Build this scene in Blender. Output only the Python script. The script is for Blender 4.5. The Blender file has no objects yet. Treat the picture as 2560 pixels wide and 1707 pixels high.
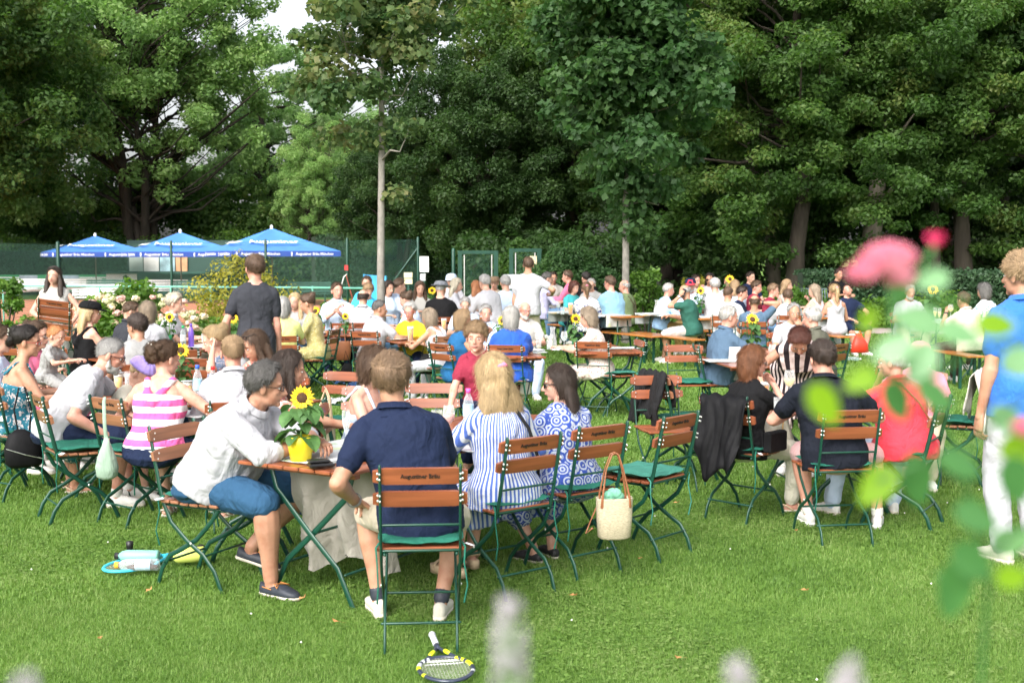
import bpy, math, random, time
import numpy as np
from mathutils import Vector, Matrix, noise
T0 = time.time()
random.seed(7); RNG = np.random.default_rng(7)
SC = bpy.context.scene
COL = SC.collection
R = math.radians
# ---------------------------------------------------------------- camera, sky, sun
CAM_H = 1.82
cam = bpy.data.cameras.new('camera'); camo = bpy.data.objects.new('camera', cam); COL.objects.link(camo)
FPX = 2993.0; HORIZ = 640.0                     # focal length and horizon row, in pixels of the 2560-wide photo
PITCH = math.atan((853.5 - HORIZ) / FPX)
cam.sensor_width = 36; cam.lens = FPX / 2560 * 36; cam.clip_end = 800; cam.clip_start = 0.05
camo.location = (0, 0, CAM_H); camo.rotation_euler = (R(90) - PITCH, 0, 0)
cam.dof.use_dof = True; cam.dof.focus_distance = 9.5; cam.dof.aperture_fstop = 4.8
SC.camera = camo
SC.view_settings.view_transform = 'Standard'; SC.view_settings.look = 'None'; SC.view_settings.gamma = 1
SC.view_settings.exposure = 1.38
W = bpy.data.worlds.new('World'); SC.world = W; W.use_nodes = True
nt = W.node_tree; bg = nt.nodes['Background']; sky = nt.nodes.new('ShaderNodeTexSky')
sky.sky_type = 'NISHITA'; sky.sun_disc = False; sky.sun_elevation = R(40); sky.sun_rotation = R(205)
sky.air_density = 1.0; sky.dust_density = 6.0; sky.ozone_density = 0.6
hs = nt.nodes.new('ShaderNodeHueSaturation'); hs.inputs['Saturation'].default_value = 0.25
nt.links.new(sky.outputs[0], hs.inputs['Color']); nt.links.new(hs.outputs[0], bg.inputs[0]); bg.inputs[1].default_value = 0.15
sun = bpy.data.lights.new('sun', 'SUN'); sun.energy = .72; sun.angle = R(55); sun.color = (1, .96, .9)
suno = bpy.data.objects.new('sun', sun); COL.objects.link(suno)
sa, se = R(205), R(40)
sd = Vector((math.sin(sa) * math.cos(se), math.cos(sa) * math.cos(se), math.sin(se)))
suno.rotation_euler = sd.to_track_quat('Z', 'Y').to_euler()
SC.cycles.max_bounces = 8; SC.cycles.diffuse_bounces = 5; SC.cycles.glossy_bounces = 2
SC.cycles.transmission_bounces = 6; SC.cycles.transparent_max_bounces = 12
SC.cycles.caustics_reflective = False; SC.cycles.caustics_refractive = False
SC.cycles.use_adaptive_sampling = True; SC.cycles.adaptive_threshold = 0.02
try: SC.cycles.use_denoising = True
except Exception: pass

CP, SP = math.cos(PITCH), math.sin(PITCH)
def ray(px, py):
    u = (px - 1280) / FPX; v = (py - 853.5) / FPX
    return Vector((u, CP - v * SP, -SP - v * CP))
def atz(px, py, z=0.0):
    d = ray(px, py); t = (z - CAM_H) / d.z
    return Vector((d.x * t, d.y * t, z))
def atd(px, py, D):
    d = ray(px, py); t = D / d.y
    return Vector((d.x * t, D, CAM_H + d.z * t))

# ---------------------------------------------------------------- mesh helpers
def np_mesh(name, V, F, mats=None, smooth=False, midx=None):
    """V (n,3); F list of int arrays (m,k)"""
    me = bpy.data.meshes.new(name)
    V = np.asarray(V, dtype=np.float32)
    if not isinstance(F, (list, tuple)): F = [F]
    F = [np.asarray(f, dtype=np.int32) for f in F if len(f)]
    nl = sum(f.size for f in F); nf = sum(len(f) for f in F)
    me.vertices.add(len(V)); me.vertices.foreach_set('co', V.ravel())
    me.loops.add(nl); me.loops.foreach_set('vertex_index', np.concatenate([f.ravel() for f in F]))
    me.polygons.add(nf)
    st = []; s = 0
    for f in F:
        k = f.shape[1]; st.append(s + np.arange(len(f)) * k); s += f.size
    me.polygons.foreach_set('loop_start', np.concatenate(st).astype(np.int32))
    if midx is not None: me.polygons.foreach_set('material_index', np.asarray(midx, dtype=np.int32))
    if smooth: me.polygons.foreach_set('use_smooth', np.ones(nf, dtype=bool))
    me.update(calc_edges=True)
    for m in (mats or []): me.materials.append(m)
    return me

class MB:
    """collects simple shapes and builds them as one mesh"""
    def __init__(s): s.v = []; s.f = []; s.m = []; s.cur = 0
    def add(s, vs, fs):
        b = len(s.v); s.v.extend(tuple(v) for v in vs)
        s.f.extend(tuple(i + b for i in f) for f in fs); s.m.extend([s.cur] * len(fs))
    def mat(s, i): s.cur = i; return s
    def box(s, c, h, rot=None, taper=1.0):
        c = Vector(c); M = rot or Matrix.Identity(3); vs = []
        for z in (-1, 1):
            k = taper if z > 0 else 1
            for x, y in ((-1, -1), (1, -1), (1, 1), (-1, 1)):
                vs.append(c + M @ Vector((x * h[0] * k, y * h[1] * k, z * h[2])))
        s.add(vs, [(3, 2, 1, 0), (4, 5, 6, 7), (0, 1, 5, 4), (1, 2, 6, 5), (2, 3, 7, 6), (3, 0, 4, 7)])
        return s
    def bbox(s, c, h, rot=None, b=.004):
        """box with chamfered edges"""
        c = Vector(c); M = rot or Matrix.Identity(3)
        vs = []; X, Y, Z = h
        b = min(b, X * .9, Y * .9, Z * .9)
        for z, k in ((-Z, b), (-Z + b, 0), (Z - b, 0), (Z, b)):
            for x, y in ((-X + k, -Y + k + b), (-X + k + b, -Y + k), (X - k - b, -Y + k), (X - k, -Y + k + b),
                         (X - k, Y - k - b), (X - k - b, Y - k), (-X + k + b, Y - k), (-X + k, Y - k - b)):
                vs.append(c + M @ Vector((x, y, z)))
        fs = [tuple(range(7, -1, -1)), tuple(range(24, 32))]
        for r in range(3):
            for i in range(8):
                j = (i + 1) % 8; fs.append((r * 8 + i, r * 8 + j, r * 8 + 8 + j, r * 8 + 8 + i))
        s.add(vs, fs); return s
    def loft(s, rings, seg=16, n=2.0, cap=True, closed_ends=True):
        """rings: (centre, a, b) ellipse half axes as vectors"""
        vs = []; fs = []
        for c, a, b in rings:
            c, a, b = Vector(c), Vector(a), Vector(b)
            for i in range(seg):
                t = 2 * math.pi * i / seg; ct, st = math.cos(t), math.sin(t)
                if n != 2.0:
                    ct = math.copysign(abs(ct) ** (2 / n), ct); st = math.copysign(abs(st) ** (2 / n), st)
                vs.append(c + a * ct + b * st)
        for r in range(len(rings) - 1):
            for i in range(seg):
                j = (i + 1) % seg; fs.append((r * seg + i, r * seg + j, (r + 1) * seg + j, (r + 1) * seg + i))
        if cap:
            fs.append(tuple(range(seg - 1, -1, -1))); fs.append(tuple(range((len(rings) - 1) * seg, len(rings) * seg)))
        s.add(vs, fs); return s
    def tube(s, pts, rad, seg=8, flat=None, ends=True):
        """round tube through points with hemispherical ends; flat=(vector, ratio) squeezes it"""
        P = [Vector(p) for p in pts]
        if not isinstance(rad, (list, tuple)): rad = [rad] * len(P)
        T = []
        for i in range(len(P)):
            a = P[max(i - 1, 0)]; b = P[min(i + 1, len(P) - 1)]; t = (b - a)
            T.append(t.normalized() if t.length > 1e-9 else Vector((0, 0, 1)))
        up = Vector((0, 0, 1)) if abs(T[0].z) < .9 else Vector((0, 1, 0))
        if flat: up = Vector(flat[0])
        rings = []
        def fr(t, up):
            a = up - t * up.dot(t)
            if a.length < 1e-6: a = Vector((1, 0, 0)) - t * t.x
            a.normalize(); return a, t.cross(a)
        sq = flat[1] if flat else 1.0
        A = up
        for i, p in enumerate(P):
            a, b = fr(T[i], A); A = a; r = rad[i]
            if i == 0 and ends:
                for k in (80, 45): rings.append((p - T[0] * r * math.sin(R(k)) * min(1, sq * 1.5), a * r * sq * math.cos(R(k)), b * r * math.cos(R(k))))
            rings.append((p, a * r * sq, b * r))
            if i == len(P) - 1 and ends:
                for k in (45, 80): rings.append((p + T[i] * r * math.sin(R(k)) * min(1, sq * 1.5), a * r * sq * math.cos(R(k)), b * r * math.cos(R(k))))
        return s.loft(rings, seg)
    def ell(s, c, r, M=None, seg=14, rows=9):
        M = M or Matrix.Identity(3); rings = []
        for k in range(rows):
            e = -90 + 180 * (k + .5) / rows; z = math.sin(R(e)); q = math.cos(R(e))
            rings.append((Vector(c) + M @ Vector((0, 0, r[2] * z * 1.02)), M @ Vector((r[0] * q, 0, 0)), M @ Vector((0, r[1] * q, 0))))
        return s.loft(rings, seg)
    def lathe(s, prof, c=(0, 0, 0), seg=20, cap=False):
        """prof: (radius, z) outline revolved about z"""
        return s.loft([(Vector(c) + Vector((0, 0, z)), (max(r, 1e-4), 0, 0), (0, max(r, 1e-4), 0)) for r, z in prof], seg, cap=cap)
    def quad(s, a, b, c, d): s.add([a, b, c, d], [(0, 1, 2, 3)]); return s
    def mesh(s, name, mats, smooth=False):
        me = bpy.data.meshes.new(name); me.from_pydata(s.v, [], s.f)
        me.polygons.foreach_set('material_index', np.array(s.m, dtype=np.int32))
        if smooth: me.polygons.foreach_set('use_smooth', np.ones(len(s.f), dtype=bool))
        for m in (mats if isinstance(mats, (list, tuple)) else [mats]): me.materials.append(m)
        me.update(); return me
    def obj(s, name, mats, parent=None, smooth=False, **k):
        return link(name, s.mesh(name, mats, smooth), parent, **k)
    def arrays(s): return np.array(s.v, dtype=np.float32), s.f

def link(name, me, parent=None, loc=None, rz=None, label=None, cat=None, group=None, kind=None, rot=None):
    o = bpy.data.objects.new(name, me); COL.objects.link(o)
    if parent is not None: o.parent = parent
    if loc is not None: o.location = loc
    if rz is not None: o.rotation_euler = (0, 0, rz)
    if rot is not None: o.rotation_euler = rot
    tag(o, label, cat, group, kind); return o
def tag(o, label=None, cat=None, group=None, kind=None):
    if label: o['label'] = label
    if cat: o['category'] = cat
    if group: o['group'] = group
    if kind: o['kind'] = kind
    return o
def thing(name, label, cat, loc=(0, 0, 0), rz=0, group=None):
    return link(name, None, None, loc, rz, label, cat, group)
def dup(root, loc, rz=0, label=None, group=None, drop=()):
    r = root.copy(); COL.objects.link(r); r.location = loc; r.rotation_euler = (0, 0, rz)
    if label: r['label'] = label
    if group: r['group'] = group
    for ch in root.children:
        if ch.name.split('.')[0] in drop: continue
        c = ch.copy(); COL.objects.link(c); c.parent = r
        for g in ch.children:
            d = g.copy(); COL.objects.link(d); d.parent = c
    return r
def yawm(deg):
    """rotation about z so that local +Y faces 'deg' clockwise from away-from-camera"""
    return -R(deg)
TS = bpy.data.scenes.new('scratch')
def remesh(mb, voxel, smooth=3, sf=.5):
    me = mb.mesh('tmp', []) if isinstance(mb, MB) else mb
    o = bpy.data.objects.new('tmp', me); TS.collection.objects.link(o)
    m = o.modifiers.new('r', 'REMESH'); m.mode = 'VOXEL'; m.voxel_size = voxel; m.use_smooth_shade = True
    if smooth:
        q = o.modifiers.new('s', 'SMOOTH'); q.factor = sf; q.iterations = smooth
    vl = TS.view_layers[0]; vl.update(); dg = vl.depsgraph
    ev = o.evaluated_get(dg); out = bpy.data.meshes.new_from_object(ev)
    bpy.data.objects.remove(o); bpy.data.meshes.remove(me)
    return out
def mesh_np(me):
    V = np.empty(len(me.vertices) * 3, dtype=np.float32); me.vertices.foreach_get('co', V); return V.reshape(-1, 3)
def mesh_set(me, V): me.vertices.foreach_set('co', V.astype(np.float32).ravel()); me.update()
def mesh_normals(me):
    N = np.empty(len(me.vertices) * 3, dtype=np.float32); me.vertex_normals.foreach_get('vector', N); return N.reshape(-1, 3)
def wob(V, f, seed=0.0):
    """cheap smooth numpy noise in about [-1,1]"""
    x, y, z = V[:, 0] * f, V[:, 1] * f, V[:, 2] * f
    a = np.sin(x * 1.7 + 1.3 * np.sin(y * 1.1 + seed) + seed) + np.sin(y * 1.9 + 1.2 * np.sin(z * 1.3 + seed * 2)) + np.sin(z * 1.6 + 1.4 * np.sin(x * .9 + seed * 3))
    b = np.sin(x * 3.7 + 2 * np.sin(z * 2.1 + seed)) * np.sin(y * 3.1 + z * 2.3 + seed)
    return (a / 3 + .5 * b) / 1.3

# ---------------------------------------------------------------- materials
_M = {}
def nodes(name):
    m = bpy.data.materials.new(name); m.use_nodes = True
    t = m.node_tree; return m, t, t.nodes['Principled BSDF']
def N(t, typ, **k):
    n = t.nodes.new(typ)
    for a, v in k.items():
        if a in n.inputs: n.inputs[a].default_value = v
        else: setattr(n, a, v)
    return n
def ramp(t, fac, stops, interp='LINEAR'):
    r = t.nodes.new('ShaderNodeValToRGB'); r.color_ramp.interpolation = interp
    el = r.color_ramp.elements
    while len(el) < len(stops): el.new(.5)
    for e, (p, c) in zip(el, stops): e.position = p; e.color = (*c, 1)
    t.links.new(fac, r.inputs[0]); return r.outputs[0]
def mul(c, k): return tuple(min(1, x * k) for x in c)
def pm(name, col, rough=.6, var=.18, scale=12, bump=.15, bscale=60, metal=0, spec=.4, dist=.003, coat=0, sheen=0, trans=0, stretch=(1, 1, 1)):
    """plain procedural material: colour breaks up with noise, fine bump"""
    if name in _M: return _M[name]
    m, t, b = nodes(name)
    tc = N(t, 'ShaderNodeTexCoord'); mp = N(t, 'ShaderNodeMapping'); mp.inputs['Scale'].default_value = stretch
    t.links.new(tc.outputs['Object'], mp.inputs[0])
    n1 = N(t, 'ShaderNodeTexNoise', Scale=scale, Detail=5.0); t.links.new(mp.outputs[0], n1.inputs['Vector'])
    c = ramp(t, n1.outputs[0], [(.25, mul(col, 1 - var)), (.75, mul(col, 1 + var))])
    t.links.new(c, b.inputs['Base Color'])
    b.inputs['Roughness'].default_value = rough; b.inputs['Metallic'].default_value = metal
    b.inputs['Specular IOR Level'].default_value = spec; b.inputs['Coat Weight'].default_value = coat
    b.inputs['Sheen Weight'].default_value = sheen
    if bump:
        n2 = N(t, 'ShaderNodeTexNoise', Scale=bscale, Detail=4.0); t.links.new(mp.outputs[0], n2.inputs['Vector'])
        bp = N(t, 'ShaderNodeBump', Strength=bump, Distance=dist); t.links.new(n2.outputs[0], bp.inputs['Height'])
        t.links.new(bp.outputs[0], b.inputs['Normal'])
    _M[name] = m; return m
def cloth_mat(name, col, pat=None, col2=None, s=1.0, rough=.85):
    """fabric: weave, folds as bump; pat one of None,'hstripe','vstripe','floral','dots','tile','band'"""
    if name in _M: return _M[name]
    m, t, b = nodes(name); tc = N(t, 'ShaderNodeTexCoord')
    n1 = N(t, 'ShaderNodeTexNoise', Scale=9.0, Detail=4.0); t.links.new(tc.outputs['Object'], n1.inputs['Vector'])
    base = ramp(t, n1.outputs[0], [(.25, mul(col, .9)), (.75, mul(col, 1.08))])
    if pat:
        fac = None
        if pat in ('hstripe', 'vstripe', 'band'):
            sx = N(t, 'ShaderNodeSeparateXYZ')
            nn = N(t, 'ShaderNodeTexNoise', Scale=5.0); t.links.new(tc.outputs['Object'], nn.inputs['Vector'])
            ad = N(t, 'ShaderNodeVectorMath', operation='MULTIPLY_ADD'); t.links.new(nn.outputs[1], ad.inputs[0]); ad.inputs[1].default_value = (.012, .012, .012)
            t.links.new(tc.outputs['Object'], ad.inputs[2]); t.links.new(ad.outputs[0], sx.inputs[0])
            mm = N(t, 'ShaderNodeMath', operation='MULTIPLY'); mm.inputs[1].default_value = s
            if pat == 'vstripe':
                yo = N(t, 'ShaderNodeMath', operation='ADD'); t.links.new(sx.outputs[1], yo.inputs[0]); yo.inputs[1].default_value = -.02
                m3 = N(t, 'ShaderNodeMath', operation='ARCTAN2'); t.links.new(sx.outputs[0], m3.inputs[0]); t.links.new(yo.outputs[0], m3.inputs[1]); t.links.new(m3.outputs[0], mm.inputs[0]); mm.inputs[1].default_value = s * .15
            else: t.links.new(sx.outputs[2], mm.inputs[0])
            fr = N(t, 'ShaderNodeMath', operation='FRACT'); t.links.new(mm.outputs[0], fr.inputs[0])
            if pat == 'band': fac = ramp(t, fr.outputs[0], [(0, (0, 0, 0)), (.5, (1, 1, 1))], 'CONSTANT')
            else: fac = ramp(t, fr.outputs[0], [(0, (0, 0, 0)), (.48, (0, 0, 0)), (.52, (1, 1, 1)), (.97, (1, 1, 1)), (1, (0, 0, 0))])
        elif pat == 'dots':
            v = N(t, 'ShaderNodeTexVoronoi', Scale=30 * s); t.links.new(tc.outputs['Object'], v.inputs['Vector'])
            fac = ramp(t, v.outputs['Distance'], [(.28, (1, 1, 1)), (.34, (0, 0, 0))])
        elif pat == 'floral':
            v = N(t, 'ShaderNodeTexNoise', Scale=22 * s, Detail=2.0, Distortion=1.5); t.links.new(tc.outputs['Object'], v.inputs['Vector'])
            fac = ramp(t, v.outputs[0], [(.55, (0, 0, 0)), (.59, (1, 1, 1))])
        elif pat == 'tile':
            v = N(t, 'ShaderNodeTexVoronoi', Scale=9 * s, Randomness=.2); t.links.new(tc.outputs['Object'], v.inputs['Vector'])
            w = N(t, 'ShaderNodeMath', operation='MULTIPLY'); t.links.new(v.outputs['Distance'], w.inputs[0]); w.inputs[1].default_value = 24
            sn = N(t, 'ShaderNodeMath', operation='SINE'); t.links.new(w.outputs[0], sn.inputs[0])
            v2 = N(t, 'ShaderNodeTexNoise', Scale=75 * s, Detail=2.0, Distortion=2.); t.links.new(tc.outputs['Object'], v2.inputs['Vector'])
            ad = N(t, 'ShaderNodeMath', operation='MULTIPLY_ADD'); t.links.new(v2.outputs[0], ad.inputs[0]); ad.inputs[1].default_value = 3.2; t.links.new(sn.outputs[0], ad.inputs[2])
            fac = ramp(t, ad.outputs[0], [(0, (0, 0, 0)), (.99, (1, 1, 1))])
            ad2 = N(t, 'ShaderNodeMath', operation='SUBTRACT'); t.links.new(ad.outputs[0], ad2.inputs[0]); ad2.inputs[1].default_value = 1.2
            fac = ramp(t, ad2.outputs[0], [(.3, (0, 0, 0)), (.5, (1, 1, 1))])
        mx = N(t, 'ShaderNodeMix', data_type='RGBA'); t.links.new(fac, mx.inputs[0]); t.links.new(base, mx.inputs[6]); mx.inputs[7].default_value = (*col2, 1)
        base = mx.outputs[2]
    t.links.new(base, b.inputs['Base Color']); b.inputs['Roughness'].default_value = rough; b.inputs['Specular IOR Level'].default_value = .2
    b.inputs['Sheen Weight'].default_value = .12 if sum(col) > .5 else 0
    w = N(t, 'ShaderNodeTexNoise', Scale=7.0, Detail=3.0, Distortion=1.2); mp = N(t, 'ShaderNodeMapping'); mp.inputs['Scale'].default_value = (1, 1, .7)
    t.links.new(tc.outputs['Object'], mp.inputs[0]); t.links.new(mp.outputs[0], w.inputs['Vector'])
    w2 = N(t, 'ShaderNodeTexNoise', Scale=26.0, Detail=3.0, Distortion=.6); t.links.new(tc.outputs['Object'], w2.inputs['Vector'])
    bp = N(t, 'ShaderNodeBump', Strength=.7, Distance=.045); t.links.new(w.outputs[0], bp.inputs['Height'])
    bp2 = N(t, 'ShaderNodeBump', Strength=.35, Distance=.006); t.links.new(w2.outputs[0], bp2.inputs['Height']); t.links.new(bp.outputs[0], bp2.inputs['Normal'])
    t.links.new(bp2.outputs[0], b.inputs['Normal'])
    _M[name] = m; return m
def skin_mat(name, col):
    if name in _M: return _M[name]
    m, t, b = nodes(name); tc = N(t, 'ShaderNodeTexCoord')
    n1 = N(t, 'ShaderNodeTexNoise', Scale=14.0, Detail=4.0); t.links.new(tc.outputs['Object'], n1.inputs['Vector'])
    c = ramp(t, n1.outputs[0], [(.3, (col[0] * .84, col[1] * .72, col[2] * .68)), (.5, col), (.72, mul(col, 1.1))])
    t.links.new(c, b.inputs['Base Color']); b.inputs['Roughness'].default_value = .5; b.inputs['Specular IOR Level'].default_value = .35
    b.inputs['Subsurface Weight'].default_value = .12; b.inputs['Subsurface Radius'].default_value = (.012, .005, .003); b.inputs['Subsurface Scale'].default_value = 1.0
    _M[name] = m; return m
def hair_mat(name, col):
    if name in _M: return _M[name]
    m, t, b = nodes(name); tc = N(t, 'ShaderNodeTexCoord'); mp = N(t, 'ShaderNodeMapping'); mp.inputs['Scale'].default_value = (1, 1, .12)
    t.links.new(tc.outputs['Object'], mp.inputs[0])
    n1 = N(t, 'ShaderNodeTexNoise', Scale=130.0, Detail=4.0, Roughness=.7); t.links.new(mp.outputs[0], n1.inputs['Vector'])
    n2 = N(t, 'ShaderNodeTexNoise', Scale=24.0, Detail=3.0); t.links.new(mp.outputs[0], n2.inputs['Vector'])
    ad = N(t, 'ShaderNodeMath', operation='MULTIPLY_ADD'); t.links.new(n2.outputs[0], ad.inputs[0]); ad.inputs[1].default_value = .6; t.links.new(n1.outputs[0], ad.inputs[2])
    c = ramp(t, ad.outputs[0], [(.55, mul(col, .62)), (.85, col), (1.0, mul(col, 1.3))])
    t.links.new(c, b.inputs['Base Color']); b.inputs['Roughness'].default_value = .48; b.inputs['Specular IOR Level'].default_value = .35
    bp = N(t, 'ShaderNodeBump', Strength=.9, Distance=.006); t.links.new(ad.outputs[0], bp.inputs['Height']); t.links.new(bp.outputs[0], b.inputs['Normal'])
    _M[name] = m; return m
def leaf_mat(name, cols, rough=.55, trans=.46, scale=.35):
    """leaves: colour differs per clump of foliage, some light passes through"""
    if name in _M: return _M[name]
    m, t, b = nodes(name); out = t.nodes['Material Output']
    tc = N(t, 'ShaderNodeTexCoord')
    n1 = N(t, 'ShaderNodeTexNoise', Scale=scale, Detail=6.0, Roughness=.7); t.links.new(tc.outputs['Object'], n1.inputs['Vector'])
    at = N(t, 'ShaderNodeAttribute', attribute_name='rnd')
    mx = N(t, 'ShaderNodeMath', operation='MULTIPLY_ADD'); t.links.new(at.outputs['Fac'], mx.inputs[0]); mx.inputs[1].default_value = .35
    sb = N(t, 'ShaderNodeMath', operation='SUBTRACT'); t.links.new(n1.outputs[0], sb.inputs[0]); sb.inputs[1].default_value = .17; t.links.new(sb.outputs[0], mx.inputs[2])
    k = len(cols); c = ramp(t, mx.outputs[0], [(.3 + .4 * i / (k - 1), cols[i]) for i in range(k)])
    t.links.new(c, b.inputs['Base Color']); b.inputs['Roughness'].default_value = rough; b.inputs['Specular IOR Level'].default_value = .3
    tr = N(t, 'ShaderNodeBsdfTranslucent'); hv = N(t, 'ShaderNodeHueSaturation', Saturation=1.15, Value=1.5); t.links.new(c, hv.inputs['Color']); t.links.new(hv.outputs[0], tr.inputs[0])
    ms = N(t, 'ShaderNodeMixShader'); ms.inputs[0].default_value = trans; t.links.new(b.outputs[0], ms.inputs[1]); t.links.new(tr.outputs[0], ms.inputs[2])
    t.links.new(ms.outputs[0], out.inputs[0]); _M[name] = m; return m
def glass_mat(name, col=(1, 1, 1), rough=.02):
    if name in _M: return _M[name]
    m, t, b = nodes(name); out = t.nodes['Material Output']
    b.inputs['Base Color'].default_value = (*col, 1); b.inputs['Roughness'].default_value = rough
    b.inputs['Metallic'].default_value = 0; b.inputs['Specular IOR Level'].default_value = 1
    tr = N(t, 'ShaderNodeBsdfTransparent'); tr.inputs[0].default_value = (*col, 1)
    lw = N(t, 'ShaderNodeLayerWeight', Blend=.35)
    r = ramp(t, lw.outputs['Facing'], [(0, (.12, .12, .12)), (1, (.65, .65, .65))])
    ms = N(t, 'ShaderNodeMixShader'); t.links.new(r, ms.inputs[0]); t.links.new(tr.outputs[0], ms.inputs[1]); t.links.new(b.outputs[0], ms.inputs[2])
    t.links.new(ms.outputs[0], out.inputs[0]); _M[name] = m; return m
# ================================================================ SETTING
def ground_mat(name, cols, scale, bump=.5, rough=.95, fine=60.0):
    m, t, b = nodes(name); tc = N(t, 'ShaderNodeTexCoord')
    n1 = N(t, 'ShaderNodeTexNoise', Scale=scale, Detail=8.0, Roughness=.65); t.links.new(tc.outputs['Object'], n1.inputs['Vector'])
    n2 = N(t, 'ShaderNodeTexNoise', Scale=fine, Detail=5.0); t.links.new(tc.outputs['Object'], n2.inputs['Vector'])
    a = N(t, 'ShaderNodeMath', operation='MULTIPLY_ADD'); t.links.new(n2.outputs[0], a.inputs[0]); a.inputs[1].default_value = .5; t.links.new(n1.outputs[0], a.inputs[2])
    s = N(t, 'ShaderNodeMath', operation='SUBTRACT'); t.links.new(a.outputs[0], s.inputs[0]); s.inputs[1].default_value = .25
    k = len(cols); c = ramp(t, s.outputs[0], [(.3 + .4 * i / (k - 1), cols[i]) for i in range(k)])
    t.links.new(c, b.inputs['Base Color']); b.inputs['Roughness'].default_value = rough; b.inputs['Specular IOR Level'].default_value = .15
    bp = N(t, 'ShaderNodeBump', Strength=bump, Distance=.02); t.links.new(n2.outputs[0], bp.inputs['Height']); t.links.new(bp.outputs[0], b.inputs['Normal'])
    return m
def sheet(name, pts, z, mat):
    mb = MB(); mb.add([(x, y, z) for x, y in pts], [tuple(range(len(pts)))])
    return link(name, mb.mesh(name, mat), kind='structure')
LAWN = ground_mat('lawn', [(.065, .125, .022), (.10, .19, .032), (.15, .25, .05)], .9)
gm = MB(); gm.add([(-400, -60, 0), (400, -60, 0), (400, 500, 0), (-400, 500, 0)], [(0, 1, 2, 3)])
link('lawn', gm.mesh('lawn', LAWN), kind='structure')
sheet('tennis_court', [(-60, 22.5), (-7.4, 22.5), (-5.6, 31), (-5.6, 50), (-60, 50)], .004, ground_mat('clay', [(.30, .11, .06), (.42, .17, .10), (.5, .23, .14)], .8, .2))
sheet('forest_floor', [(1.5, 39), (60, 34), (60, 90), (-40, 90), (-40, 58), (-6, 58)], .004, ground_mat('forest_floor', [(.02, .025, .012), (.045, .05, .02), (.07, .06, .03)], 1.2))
sheet('path', [(4.5, 28.2), (24, 27.2), (40, 28), (40, 30), (24, 29.6), (4.5, 30.4)], .008, ground_mat('path', [(.28, .22, .2), (.36, .29, .27), (.42, .35, .32)], 1.5, .2))

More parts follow.
